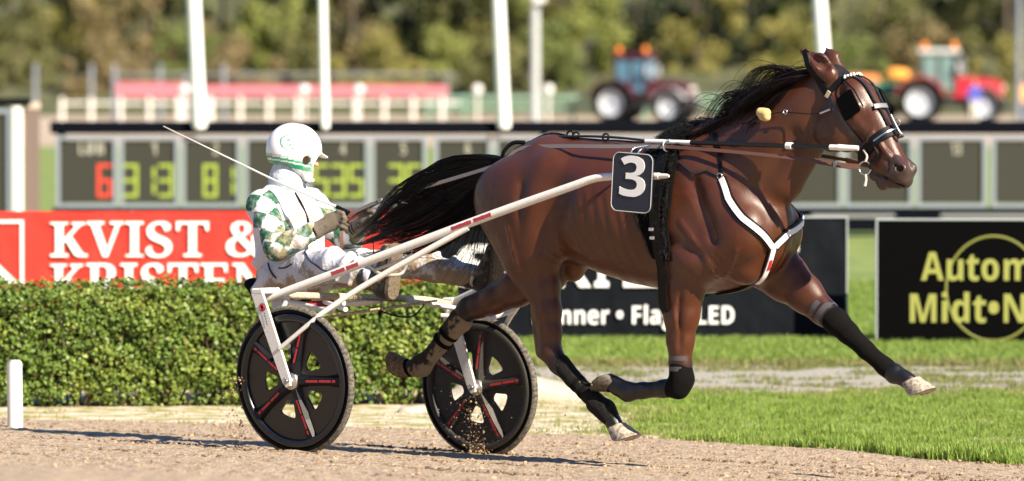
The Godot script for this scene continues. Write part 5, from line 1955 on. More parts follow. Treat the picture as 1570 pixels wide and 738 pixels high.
func build_ground() -> void:
	gn.seed = 3
	gn.frequency = 1.0
	gn.fractal_octaves = 4
	setting("ground", sheet(-500, 500, -1500, 60, -0.012), M.grass_ground)
	# the beaten strip between the track and the path
	setting("verge", sheet(-9, 7, -6.2, 3.0, -0.006, 8, 8), M.verge)
	setting("gravel_path", path_mesh(), M.gravel)
	# the track
	var b := B.new()
	var xs := []
	var x := -26.0
	while x < 26.0:
		xs.append(x)
		x += 0.028 if x > -3.6 and x < 4.4 else 0.5
	var rows := 150
	for j in rows + 1:
		for i in xs.size():
			var xx: float = xs[i]
			var e := edge_z(xx) + gn.get_noise_2d(xx * 2.2, 7.7) * 0.12 + gn.get_noise_2d(xx * 9.0, 1.7) * 0.04
			var t := float(j) / rows
			var z := e + (t * 9.0 if t < 0.9 else 8.1 + (t - 0.9) * 190.0)
			var rut := gn.get_noise_2d((xx * 0.8 + z * 0.6) * 0.5, (-xx * 0.6 + z * 0.8) * 6.0) * 0.019
			var h := bank(xx, z) + 0.004 + (rut + gn.get_noise_2d(xx * 7.0, z * 7.0) * 0.007 + gn.get_noise_2d(xx * 26.0, z * 26.0) * 0.005 + 0.002) * smoothstep(0.0, 0.02, t)
			b.vert(Vector3(xx, h, z), Vector3.UP, Vector2(xx, z))
	var w := xs.size()
	for j in rows:
		for i in w - 1:
			var a := j * w + i
			b.tri3(a, a + 1, a + w)
			b.tri3(a + 1, a + w + 1, a + w)
	# true normals from the displaced grid
	for j in range(0, rows + 1):
		for i in w:
			var l := b.v[j * w + maxi(i - 1, 0)]
			var rr := b.v[j * w + mini(i + 1, w - 1)]
			var u := b.v[maxi(j - 1, 0) * w + i]
			var dn := b.v[mini(j + 1, rows) * w + i]
			b.n[j * w + i] = (dn - u).cross(rr - l).normalized()
	setting("track", b.done(), M.track)
	# clods and crumbs on the track
	var r := RandomNumberGenerator.new()
	r.seed = 41
	var rock := lump_mesh(4)
	var xf := []
	var cl := []
	for i in 9000:
		var px := r.randf_range(-3.4, 4.2)
		var pz := edge_z(px) + pow(r.randf(), 1.4) * 8.0
		var s := 0.003 + 0.009 * pow(r.randf(), 5.0)
		if gn.get_noise_2d(px * 1.6, pz * 5.0) > 0.18:
			s *= 1.35
		xf.append(Transform3D(Basis.from_euler(Vector3(r.randf() * 6, r.randf() * 6, r.randf() * 6)) * Basis.from_scale(Vector3(s * 1.3, s * 0.8, s)), Vector3(px, bank(px, pz) + 0.006, pz)))
		var k := r.randf_range(0.45, 1.15)
		cl.append(Color(0.36 * k, 0.26 * k, 0.165 * k))
	# darker, damper crumbs turned up along the ruts, which run with the track
	for i in 9000:
		var zl: float = [-1.05, -0.78, 0.62, 0.86, 2.1, 3.4][r.randi() % 6] + r.randfn(0, 0.05)
		var q := rig * Vector3(r.randf_range(-5.0, 5.0), 0, zl)
		if q.x < -3.4 or q.x > 4.2 or q.z < edge_z(q.x) or gn.get_noise_2d(q.x * 0.9 + zl * 5.0, zl * 3.0) < -0.05:
			continue
		var s := 0.003 + 0.010 * pow(r.randf(), 4.0)
		xf.append(Transform3D(Basis.from_euler(Vector3(r.randf() * 6, r.randf() * 6, r.randf() * 6)) * Basis.from_scale(Vector3(s * 1.5, s * 0.8, s)), Vector3(q.x, bank(q.x, q.z) + 0.006, q.z)))
		var k := r.randf_range(0.4, 1.0)
		cl.append(Color(0.17 * k, 0.115 * k, 0.07 * k))
	multi("track_crumbs", rock, M.tinted, xf, cl)
	# dirt thrown up by the wheels
	xf = []
	cl = []
	for i in 900:
		var p := Vector3.ZERO
		var s := 0.0013 + 0.0045 * pow(r.randf(), 4.0)
		if i < 520:
			var t := pow(r.randf(), 2.2)
			p = Vector3(0.08 + r.randfn(0, 0.04) * (0.5 + t * 1.4) - 0.05 * t, 0.002 + t * 0.33, -0.70 + r.randf_range(0.03, 0.12))
		elif i < 720:
			var t2 := r.randf()
			p = Vector3(-0.30 - 0.10 * sin(t2 * 3.0) + r.randfn(0, 0.025), 0.12 + t2 * 0.34, 0.70 + r.randf_range(-0.05, 0.08))
		else:
			p = Vector3(r.randf_range(-0.9, 1.6), r.randf_range(0.05, 0.55), r.randf_range(-0.7, 0.7))
			s *= 0.8
		xf.append(Transform3D(Basis.from_euler(Vector3(r.randf() * 6, r.randf() * 6, r.randf() * 6)).scaled(Vector3.ONE * s * 1.3), rig * p))
		var k := r.randf_range(0.5, 1.3)
		cl.append(Color(0.30 * k, 0.21 * k, 0.125 * k))
	multi("flying_dirt", rock, M.tinted, xf, cl)
	# grass: lush at the right, thin and dry toward the hedge
	var tufts := [tuft_mesh(7, 1), tuft_mesh(7, 2), tuft_mesh(6, 3, 0.9)]
	var sets := [[[], []], [[], []], [[], []]]
	var placed := 0
	for i in 190000:
		var px := r.randf_range(-3.6, 6.0)
		var pz := r.randf_range(-6.0, 2.4)
		var off := edge_z(px) - pz
		if off < -0.03 or off > 6.0:
			continue
		var lush := smoothstep(0.55, 2.1, px + 0.25 * gn.get_noise_2d(px * 1.2, pz * 1.2) * 3.0 + off * 0.05) * smoothstep(-6.0, -5.3, pz + 0.3 * gn.get_noise_2d(px * 2.0, 3.0))
		if px < 0.9:
			lush = maxf(lush, 0.10 * smoothstep(0.1, 0.5, gn.get_noise_2d(px * 1.7 + 5.0, pz * 2.6) + 0.25))
		if pz < -4.3 and px < 0.4:
			lush *= 0.2
		if r.randf() > lush:
			continue
		var tall := 0.030 + 0.034 * smoothstep(0.6, 0.0, off) * smoothstep(1.2, 2.4, px) + 0.030 * gn.get_noise_2d(px * 2.0, pz * 2.0)
		if px < 1.1:
			tall *= 0.55
		var s := maxf(tall, 0.012) * r.randf_range(0.7, 1.35)
		var k := r.randf_range(0.75, 1.2)
		var dry := clampf(0.75 - lush + r.randf_range(-0.25, 0.3) + 0.5 * gn.get_noise_2d(px * 1.3 + 40.0, pz * 1.3), 0.0, 1.0)
		var c := Color(0.195 * k, 0.285 * k, 0.044 * k).lerp(Color(0.27 * k, 0.235 * k, 0.09 * k), dry)
		var q: Array = sets[i % 3]
		q[0].append(Transform3D(Basis(Vector3.UP, r.randf() * TAU) * Basis.from_scale(Vector3(s * 0.8, s, s * 0.8)), Vector3(px, -0.006, pz)))
		q[1].append(c)
	# the mown strip before the banners and beyond them
	for i in 60000:
		var px := r.randf_range(-1.5, 7.0)
		var pz := r.randf_range(-12.2, -8.3) if i % 4 else r.randf_range(-22.0, -12.0)
		if i % 4 == 0 and (px < 2.8 or px > 4.6):
			continue
		var front := smoothstep(-8.3, -9.0, pz)
		if r.randf() > front + 0.15:
			continue
		var s := r.randf_range(0.04, 0.075)
		var k := r.randf_range(0.75, 1.2)
		var c := Color(0.190 * k, 0.280 * k, 0.045 * k).lerp(Color(0.24 * k, 0.19 * k, 0.09 * k), clampf(1.0 - front + r.randf_range(-0.3, 0.2), 0, 1))
		var q: Array = sets[i % 3]
		q[0].append(Transform3D(Basis(Vector3.UP, r.randf() * TAU) * Basis.from_scale(Vector3(s, s, s)), Vector3(px, -0.012, pz)))
		q[1].append(c)
	# weeds creeping over the path and the bare strip
	for i in 30000:
		var px := r.randf_range(0.2, 6.5)
		var pz := r.randf_range(-8.6, -5.0)
		var w2 := gn.get_noise_2d(px * 1.4 + 11.0, pz * 1.9) + 0.22 * smoothstep(2.0, 4.5, px) + 0.3 * smoothstep(0.9, 0.0, minf(absf(pz + 8.5), absf(pz + 5.5)))
		if r.randf() > smoothstep(0.05, 0.45, w2):
			continue
		var s := r.randf_range(0.012, 0.040)
		var k := r.randf_range(0.7, 1.15)
		var c := Color(0.15 * k, 0.22 * k, 0.04 * k).lerp(Color(0.28 * k, 0.24 * k, 0.11 * k), r.randf())
		var q: Array = sets[i % 3]
		q[0].append(Transform3D(Basis(Vector3.UP, r.randf() * TAU) * Basis.from_scale(Vector3(s, s, s)), Vector3(px, -0.004, pz)))
		q[1].append(c)
	for i in 3:
		multi("grass", tufts[i], M.grass_blade, sets[i][0], sets[i][1])
	# pale stones by the end of the hedge
	var f := Flesh.new()
	f.col = Color(0.46, 0.41, 0.34)
	f.chain([[0.16, -0.01, -4.15, 0.06, 0.10], [0.40, 0.03, -4.5, 0.10, 0.22], [0.62, 0.05, -4.9, 0.12, 0.25], [0.90, 0.0, -5.1, 0.10, 0.2]], 0.05, Vector3(0.5, 0, 0.8))
	f.bone(Vector3(0.0, -0.02, -3.95), Vector3(0.12, -0.01, -4.05), 0.05, 0.05, 0.07, 0.07, 0.04)
	var st := MeshInstance3D.new()
	st.mesh = f.mesh(0.03)
	st.material_override = M.stone
	st.name = "stone_bank"
	add_child(st)
	tag(st, "low pale sandy stone heap at the end of the clipped hedge", "stones")

func path_mesh() -> ArrayMesh:
	var b := B.new()
	var nx := 240
	for i in nx + 1:
		var x := 0.1 + 24.0 * pow(float(i) / nx, 1.6)
		var a := -8.45 + gn.get_noise_2d(x * 1.1, 2.0) * 0.5 + gn.get_noise_2d(x * 5.0, 2.0) * 0.15
		var c := -5.5 + gn.get_noise_2d(x * 0.9, 9.0) * 0.9 + gn.get_noise_2d(x * 5.0, 9.0) * 0.2 - 0.5 * smoothstep(1.5, 4.0, x)
		b.vert(Vector3(x, -0.002, a), Vector3.UP)
		b.vert(Vector3(x, -0.002, c), Vector3.UP)
	for i in nx:
		b.tri3(i * 2, i * 2 + 2, i * 2 + 1)
		b.tri3(i * 2 + 1, i * 2 + 2, i * 2 + 3)
	return b.done()

func lump_mesh(sd: int) -> ArrayMesh:
	var r := RandomNumberGenerator.new()
	r.seed = sd
	var b := B.new()
	var t := (1.0 + sqrt(5.0)) / 2.0
	var vs := [Vector3(-1, t, 0), Vector3(1, t, 0), Vector3(-1, -t, 0), Vector3(1, -t, 0), Vector3(0, -1, t), Vector3(0, 1, t), Vector3(0, -1, -t), Vector3(0, 1, -t), Vector3(t, 0, -1), Vector3(t, 0, 1), Vector3(-t, 0, -1), Vector3(-t, 0, 1)]
	for i in 12:
		vs[i] = vs[i].normalized() * r.randf_range(0.7, 1.15)
	for q in [[0, 11, 5], [0, 5, 1], [0, 1, 7], [0, 7, 10], [0, 10, 11], [1, 5, 9], [5, 11, 4], [11, 10, 2], [10, 7, 6], [7, 1, 8], [3, 9, 4], [3, 4, 2], [3, 2, 6], [3, 6, 8], [3, 8, 9], [4, 9, 5], [2, 4, 11], [6, 2, 10], [8, 6, 7], [9, 8, 1]]:
		b.face(vs[q[0]], vs[q[2]], vs[q[1]])
	return b.done()

# ---------------------------------------------------------------- hedge
func build_hedge() -> void:
	var h := thing("hedge", "clipped green box hedge in front of the red banner", "hedge", Transform3D(Basis(Vector3.UP, 0.10), Vector3(-1.35, 0, -4.75)))
	var r := RandomNumberGenerator.new()
	r.seed = 77
	var L := 1.62      # half length
	var H := 0.70
	var D := 0.34
	var b := B.new()
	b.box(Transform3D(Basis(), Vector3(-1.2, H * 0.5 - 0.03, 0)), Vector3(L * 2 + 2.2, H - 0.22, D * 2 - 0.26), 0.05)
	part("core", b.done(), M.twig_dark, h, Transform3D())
	b = B.new()
	for i in 260:
		var x := r.randf_range(-L, L)
		var a := Vector3(x, -0.01, r.randf_range(-0.05, D - 0.08))
		var c := Vector3(x + r.randf_range(-0.15, 0.15), r.randf_range(0.25, 0.65), D - r.randf_range(0.0, 0.10))
		b.tube([a, a.lerp(c, 0.5) + Vector3(r.randf_range(-0.03, 0.03), 0, 0.02), c], [0.006, 0.004, 0.002], 4)
	part("stems", b.done(), M.twig, h, Transform3D())
	var lf := B.new()
	# a cupped oval leaf
	lf.quad(Vector3(0, 0, 0), Vector3(0.42, 0.55, 0.12), Vector3(0, 1.0, 0.02), Vector3(-0.42, 0.55, 0.12))
	lf.quad(Vector3(0, 0.0, 0), Vector3(0.30, 0.25, 0.07), Vector3(0.0, 0.5, -0.02), Vector3(-0.30, 0.25, 0.07))
	var xf := []
	var cl := []
	var hn := FastNoiseLite.new()
	hn.seed = 9
	hn.frequency = 1.0
	hn.fractal_octaves = 3
	var n := 0
	while n < 64000:
		# the front, the top, the right end
		var w := r.randf()
		var p := Vector3.ZERO
		var nn := Vector3.BACK
		var depth := pow(r.randf(), 1.5) * 0.15
		if w < 0.66:
			p = Vector3(r.randf_range(-L - 2.0, L), pow(r.randf(), 0.9) * H, D)
		elif w < 0.90:
			p = Vector3(r.randf_range(-L - 2.0, L), H, r.randf_range(-D, D))
			nn = Vector3.UP
		else:
			p = Vector3(L, r.randf() * H, r.randf_range(-D, D))
			nn = Vector3.RIGHT
		if p.x < -L - 0.4 and r.randf() < 0.55:
			continue
		var bulge := hn.get_noise_3d(p.x * 4.5, p.y * 4.5, p.z * 4.5) * 0.055 + hn.get_noise_3d(p.x * 14.0, p.y * 14.0, p.z * 14.0) * 0.03
		var gap := hn.get_noise_3d(p.x * 7.0 + 30.0, p.y * 7.0, p.z * 7.0)
		if nn == Vector3.BACK and p.y < 0.34:
			gap += 0.22 * (0.34 - p.y) / 0.34
			bulge -= 0.05 * pow((0.34 - p.y) / 0.34, 2.0)
		if gap > 0.26 and r.randf() < smoothstep(0.26, 0.42, gap) * 0.85:
			continue
		# rounded shoulders
		var rnd := smoothstep(H - 0.10, H, p.y) * smoothstep(D - 0.10, D, p.z)
		p += nn * (bulge - depth) - Vector3(0, 0.03, 0.03) * rnd
		if nn == Vector3.UP:
			p.y += hn.get_noise_2d(p.x * 3.0, 4.0) * 0.02
		var dir := (nn + Vector3(r.randfn(0, 0.55), r.randfn(0.25, 0.5), r.randfn(0, 0.55))).normalized()
		var up := Vector3(r.randf_range(-1, 1), r.randf_range(-0.2, 1), r.randf_range(-1, 1))
		var xa := up.cross(dir).normalized()
		var s := r.randf_range(0.017, 0.033)
		xf.append(Transform3D(Basis(xa, dir.cross(xa), dir).scaled(Vector3.ONE * s), p))
		var k := r.randf_range(0.7, 1.25)
		var c := Color(0.115 * k, 0.180 * k, 0.030 * k)
		var young := hn.get_noise_3d(p.x * 3.0, p.y * 3.0 + 50.0, 0.0) + r.randf_range(-0.3, 0.3)
		if young > 0.12:
			c = Color(0.19 * k, 0.245 * k, 0.042 * k)
		if r.randf() < 0.025:
			c = Color(0.17 * k, 0.125 * k, 0.045 * k)
		cl.append(c)
		n += 1
	multi("foliage", lf.done(), M.leaf, xf, cl, h)

# ---------------------------------------------------------------- banners and boards
func panel_frame(b: B, w: float, h: float, t: float, deep: float, z := 0.0) -> void:
	b.bx(Vector3(-w / 2, h / 2 - t, z), Vector3(w / 2, h / 2, z + deep), 0.004)
	b.bx(Vector3(-w / 2, -h / 2, z), Vector3(w / 2, -h / 2 + t, z + deep), 0.004)
	b.bx(Vector3(-w / 2, -h / 2 + t, z), Vector3(-w / 2 + t, h / 2 - t, z + deep), 0.004)
	b.bx(Vector3(w / 2 - t, -h / 2 + t, z), Vector3(w / 2, h / 2 - t, z + deep), 0.004)

func banner_posts(t: Node3D, xs: Array, h: float) -> void:
	for x in xs:
		var b := B.new()
		b.bx(Vector3(x - 0.02, -0.02, -0.075), Vector3(x + 0.02, h, -0.035), 0.004)
		part("post", b.done(), M.steel_dull, t, Transform3D())

# cloth stretched between posts: a gently rippled sheet with thickness
func cloth_sheet(w: float, h: float, amp: float, sd: int) -> ArrayMesh:
	var b := B.new()
	var nx := 60
	var ny := 14
	var n := FastNoiseLite.new()
	n.seed = sd
	n.frequency = 1.0
	for side in [0.0, -0.006]:
		var st := b.v.size()
		for j in ny + 1:
			for i in nx + 1:
				var x := (float(i) / nx - 0.5) * w
				var y := (float(j) / ny - 0.5) * h
				var f := func(px: float, py: float) -> float: return n.get_noise_2d(px * 1.8, py * 0.9) * amp + n.get_noise_2d(px * 5.0 + 9.0, py * 2.0) * amp * 0.3
				var z: float = f.call(x, y)
				var gx: float = f.call(x + 0.02, y) - z
				var gy: float = f.call(x, y + 0.02) - z
				b.vert(Vector3(x, y, z + side), Vector3(-gx, -gy, 0.02).normalized(), Vector2(x, y))
		for j in ny:
			for i in nx:
				var a := st + j * (nx + 1) + i
				b.tri3(a, a + nx + 1, a + 1)
				b.tri3(a + 1, a + nx + 1, a + nx + 2)
	return b.done()

func build_banners() -> void:
	# red banner behind the hedge
	var t := thing("red_banner", "red banner with white serif lettering above the clipped hedge", "banner", Transform3D(Basis(Vector3.UP, 0.03), Vector3(-1.62, 0, -11.45)))
	part("cloth", cloth_sheet(3.25, 0.86, 0.012, 4), M.red_cloth, t, Transform3D(Basis(), Vector3(0, 0.51, 0)))
	lettering("KVIST &", t, "lettering", Transform3D(Basis(), Vector3(-0.315, 0.737, 0.016)), 1.54, 0.262, 0.004, M.white_print, false, true)
	lettering("KRISTEN", t, "lettering", Transform3D(Basis(), Vector3(-0.30, 0.436, 0.016)), 1.57, 0.262, 0.004, M.white_print, false, true)
	var b := B.new()
	b.bx(Vector3(-1.62, 0.853, 0.014), Vector3(-1.275, 0.879, 0.018), 0.001)
	b.bx(Vector3(-1.302, 0.40, 0.014), Vector3(-1.275, 0.852, 0.018), 0.001)
	b.prism(Transform3D(Basis(), Vector3(-1.62, 0.42, 0.016)), PackedVector2Array([Vector2(-0.02, 0), Vector2(0.31, 0), Vector2(0.0, 0.30), Vector2(-0.02, 0.31)]), 0.004)
	part("emblem", b.done(), M.white_print, t, Transform3D())
	banner_posts(t, [-1.6, -0.5, 0.6, 1.6], 0.94)
	# black banner of the sign maker
	t = thing("black_banner", "black banner with white lettering behind the horse's legs", "banner", Transform3D(Basis(Vector3.UP, 0.02), Vector3(1.525, 0, -11.5)))
	part("cloth", cloth_sheet(3.0, 0.885, 0.014, 8), M.black_cloth, t, Transform3D(Basis(), Vector3(0, 0.452, 0)))
	lettering("Banner • Flag • LED", t, "lettering", Transform3D(Basis(), Vector3(-0.035, 0.172, 0.018)), 1.45, 0.185, 0.004, M.white_print)
	for q in [["S", -1.155, 0.30], ["K", -0.475, 0.27], ["I", -0.265, 0.105], ["L", 0.02, 0.26], ["T", 0.35, 0.27], ["T", 1.02, 0.27]]:
		lettering(q[0], t, "lettering", Transform3D(Basis(), Vector3(q[1], 0.545, 0.018)), q[2], 0.31, 0.004, M.white_print)
	b = B.new()
	b.bx(Vector3(-1.5, 0.888, -0.012), Vector3(1.5, 0.902, 0.008), 0.002)
	b.bx(Vector3(1.5, 0.0, -0.012), Vector3(1.512, 0.902, 0.008), 0.002)
	part("hem", b.done(), M.grey_hem, t, Transform3D())
	banner_posts(t, [-1.45, -0.5, 0.5, 1.45], 0.9)
	# black board with lime lettering
	t = thing("black_board", "black advertising board with lime green lettering and a thin ring", "board", Transform3D(Basis(Vector3.UP, -0.04) * Basis(Vector3.RIGHT, 0.0), Vector3(3.87, 0, -10.95)))
	b = B.new()
	b.bx(Vector3(-0.66, 0.01, -0.03), Vector3(0.66, 0.885, 0.0), 0.004)
	part("panel", b.done(), M.black_board, t, Transform3D())
	b = B.new()
	b.bx(Vector3(-0.675, 0.886, -0.035), Vector3(0.675, 0.900, 0.006), 0.003)
	b.bx(Vector3(-0.675, 0.0, -0.035), Vector3(-0.661, 0.886, 0.006), 0.003)
	b.bx(Vector3(0.661, 0.0, -0.035), Vector3(0.675, 0.886, 0.006), 0.003)
	part("frame", b.done(), M.grey_hem, t, Transform3D())
	lettering("Autom", t, "lettering", Transform3D(Basis(), Vector3(0.038, 0.560, 0.004)), 0.78, 0.205, 0.004, M.lime)
	lettering("Midt•N", t, "lettering", Transform3D(Basis(), Vector3(-0.02, 0.27, 0.004)), 0.82, 0.222, 0.004, M.lime)
	b = B.new()
	var rp := []
	for i in 49:
		var an := TAU * i / 48.0
		rp.append(Vector3(0.16 + cos(an) * 0.335, 0.405 + sin(an) * 0.372, 0.003))
	b.tube(rp, 0.010, 6, 0.3, Vector3.BACK, false)
	part("ring", b.done(), M.lime_dark, t, Transform3D())
	banner_posts(t, [-0.6, 0.6], 0.88)

# a seven-segment figure with rounded bars
const SEG := {"0": "abcdef", "1": "bc", "3": "abgcd", "5": "afgcd", "6": "afgecd", "8": "abcdefg"}
func figure(t: Node3D, ch: String, c: Vector3, w: float, h: float, m: Material) -> void:
	var b := B.new()
	var k := 0.040
	for s in SEG[ch]:
		var lo := Vector2.ZERO
		var hi := Vector2.ZERO
		match s:
			"a":
				lo = Vector2(-w / 2, h / 2 - k)
				hi = Vector2(w / 2, h / 2)
			"d":
				lo = Vector2(-w / 2, -h / 2)
				hi = Vector2(w / 2, -h / 2 + k)
			"g":
				lo = Vector2(-w / 2, -k / 2)
				hi = Vector2(w / 2, k / 2)
			"b":
				lo = Vector2(w / 2 - k, k / 2)
				hi = Vector2(w / 2, h / 2 - k)
			"c":
				lo = Vector2(w / 2 - k, -h / 2 + k)
				hi = Vector2(w / 2, -k / 2)
			"f":
				lo = Vector2(-w / 2, k / 2)
				hi = Vector2(-w / 2 + k, h / 2 - k)
			"e":
				lo = Vector2(-w / 2, -h / 2 + k)
				hi = Vector2(-w / 2 + k, -k / 2)
		b.bx(Vector3(lo.x, lo.y, 0), Vector3(hi.x, hi.y, 0.008), 0.002)
	part("figure", b.done(), m, t, Transform3D(Basis(), c))

func build_scoreboard() -> void:
	# long race board, 60 m from the camera
	var t := thing("scoreboard", "long dark race board with a row of framed panels and glowing figures", "scoreboard", Transform3D(Basis(), Vector3(1.0, 0, -35.45)))
	var y0 := 0.335
	var y1 := 1.195
	var panels := [[-4.85, -4.12, "6", "LØB"], [-4.09, -3.38, "313", "1"], [-3.35, -2.64, "81", "2"], [-2.60, -1.86, "1", "3"], [-1.84, -1.10, "535", "4"], [-1.08, -0.41, "36", "5"], [-0.32, 0.37, "8", "6"], [0.40, 1.16, "", "7"], [1.19, 1.99, "", "8"], [2.02, 2.84, "", "9"], [2.87, 3.69, "", "10"], [3.72, 4.57, "", "11"], [4.60, 5.42, "", "12"], [5.46, 6.30, "", "13"], [6.36, 7.20, "", "14"]]
	var b := B.new()
	b.bx(Vector3(-5.92, 1.22, -0.14), Vector3(6.6, 1.372, 0.06), 0.02)
	part("top_beam", b.done(), M.navy_beam, t, Transform3D())
	b = B.new()
	b.bx(Vector3(-5.90, 0.05, -0.12), Vector3(6.6, 0.331, 0.03), 0.01)
	part("base_beam", b.done(), M.navy_beam, t, Transform3D())
	for x in [-5.80, -2.9, 0.0, 3.0, 6.0]:
		b = B.new()
		b.bx(Vector3(x - 0.05, -0.02, -0.25), Vector3(x + 0.05, 1.25, -0.145), 0.005)
		part("post", b.done(), M.steel_dull, t, Transform3D())
	for p in panels:
		var w: float = p[1] - p[0]
		var c := Vector3((p[0] + p[1]) / 2 - 1.0, (y0 + y1) / 2, 0.0)
		b = B.new()
		panel_frame(b, w, y1 - y0, 0.045, 0.05)
		var fr := part("panel_frame", b.done(), M.frame_alu, t, Transform3D(Basis(), c))
		b = B.new()
		b.bx(Vector3(-w / 2 + 0.05, -0.375, -0.02), Vector3(w / 2 - 0.05, 0.375, 0.012), 0.002)
		part("panel", b.done(), M.panel_dark, fr, Transform3D())
		var digits: String = p[2]
		var mm: Material = M.led_red if digits == "6" else M.led_green
		var fw := 0.175
		var gap := 0.036
		var x := w / 2 - 0.065 - fw / 2
		for i in digits.length():
			figure(fr, digits[digits.length() - 1 - i], Vector3(x, -0.105, 0.014), fw, 0.40, mm)
			x -= fw + gap
		lettering(p[3], fr, "caption", Transform3D(Basis(), Vector3(0.06, 0.28, 0.016)), 0.30 if p[3].length() > 2 else 0.06 * p[3].length(), 0.15, 0.004, M.caption)
	# lower grey strips under the right half
	b = B.new()
	b.bx(Vector3(3.2, 0.215, 0.035), Vector3(4.20, 0.26, 0.05), 0.004)
	b.bx(Vector3(4.75, 0.215, 0.035), Vector3(6.5, 0.26, 0.05), 0.004)
	part("ledge", b.done(), M.steel_dull, t, Transform3D())
	# second board at the left edge
	t = thing("scoreboard", "second dark race board with a white corner post beside the long board", "scoreboard", Transform3D(Basis(), Vector3(-5.75, 0, -35.2)))
	b = B.new()
	b.bx(Vector3(-1.4, 0.25, -0.10), Vector3(0.33, 1.56, -0.01), 0.01)
	part("panel", b.done(), M.panel_dark, t, Transform3D())
	b = B.new()
	b.bx(Vector3(-1.4, 1.46, -0.01), Vector3(0.33, 1.52, 0.03), 0.01)
	b.bx(Vector3(0.335, 0.0, -0.10), Vector3(0.375, 1.52, 0.02), 0.005)
	part("panel_frame", b.done(), M.frame_alu, t, Transform3D())
	b = B.new()
	b.bx(Vector3(-1.4, 1.565, -0.12), Vector3(0.62, 1.65, 0.02), 0.01)
	part("top_beam", b.done(), M.navy_beam, t, Transform3D())
	b = B.new()
	b.bx(Vector3(0.385, 0.0, -0.08), Vector3(0.52, 1.545, 0.04), 0.03)
	part("corner_post", b.done(), M.white_paint, t, Transform3D())
	figure(t, "5", Vector3(0.06, 0.98, -0.006), 0.16, 0.36, M.led_green)
	figure(t, "0", Vector3(0.08, 0.40, -0.006), 0.16, 0.30, M.led_green)
	lettering("M", t, "caption", Transform3D(Basis(), Vector3(0.12, 1.30, -0.004)), 0.16, 0.14, 0.004, M.caption)
	# brown post between the two boards
	t = thing("timber_post", "weathered brown square post between the two race boards", "post", Transform3D(Basis(), Vector3(-5.13, 0, -35.35)))
	b = B.new()
	b.bx(Vector3(-0.085, 0, -0.085), Vector3(0.085, 1.50, 0.085), 0.008)
	part("shaft", b.done(), M.brown_post, t, Transform3D())
	b = B.new()
	b.bx(Vector3(-0.095, 1.502, -0.095), Vector3(0.095, 1.60, 0.095), 0.02)
	part("cap", b.done(), M.pink_post, t, Transform3D())
	# white poles on the board's beam
	var poles := [["tall white pole rising from the board above the panel reading 81", -3.12, 0.105, 0.055, -0.045], ["thin white pole rising from the board behind the driver's helmet", -1.62, 0.065, 0.03, -0.02], ["thick white pole rising from the board behind the horse's tail", 0.52, 0.10, 0.055, -0.045], ["white pole standing behind the horse's ears", 4.40, 0.11, 0.06, -0.075]]
	for q in poles:
		t = thing("white_pole", q[0], "pole", Transform3D(Basis(Vector3.BACK, -q[4]), Vector3(q[1], 1.29, -35.31)), "white poles on the race board")
		b = B.new()
		b.tube([Vector3(0, -0.005, 0), Vector3(0, 0.02, 0), Vector3(0, 1.2, 0), Vector3(0, 5.0, 0)], [q[2] * 0.6, q[2] * 0.82, q[2] * 0.80, q[2] * 0.68], 20)
		part("mast", b.done(), M.white_mast, t, Transform3D())
		b = B.new()
		b.bx(Vector3(-0.04, -0.03, -0.13), Vector3(0.04, 0.03, -0.082), 0.004)
		part("bracket", b.done(), M.steel_dull, t, Transform3D())

# white rail post by the track
func build_post() -> void:
	var t := thing("marker_post", "short white post at the inner edge of the dirt track", "post", Transform3D(Basis(Vector3.UP, 0.3) * Basis(Vector3.BACK, 0.01), Vector3(-2.055, 0, -2.30)))
	var b := B.new()
	b.tube([Vector3(0, -0.05, 0), Vector3(0, 0.36, 0), Vector3(0, 0.378, 0), Vector3(0, 0.386, 0)], [0.041, 0.041, 0.038, 0.026], 24)
	part("post", b.done(), M.white_post, t, Transform3D())

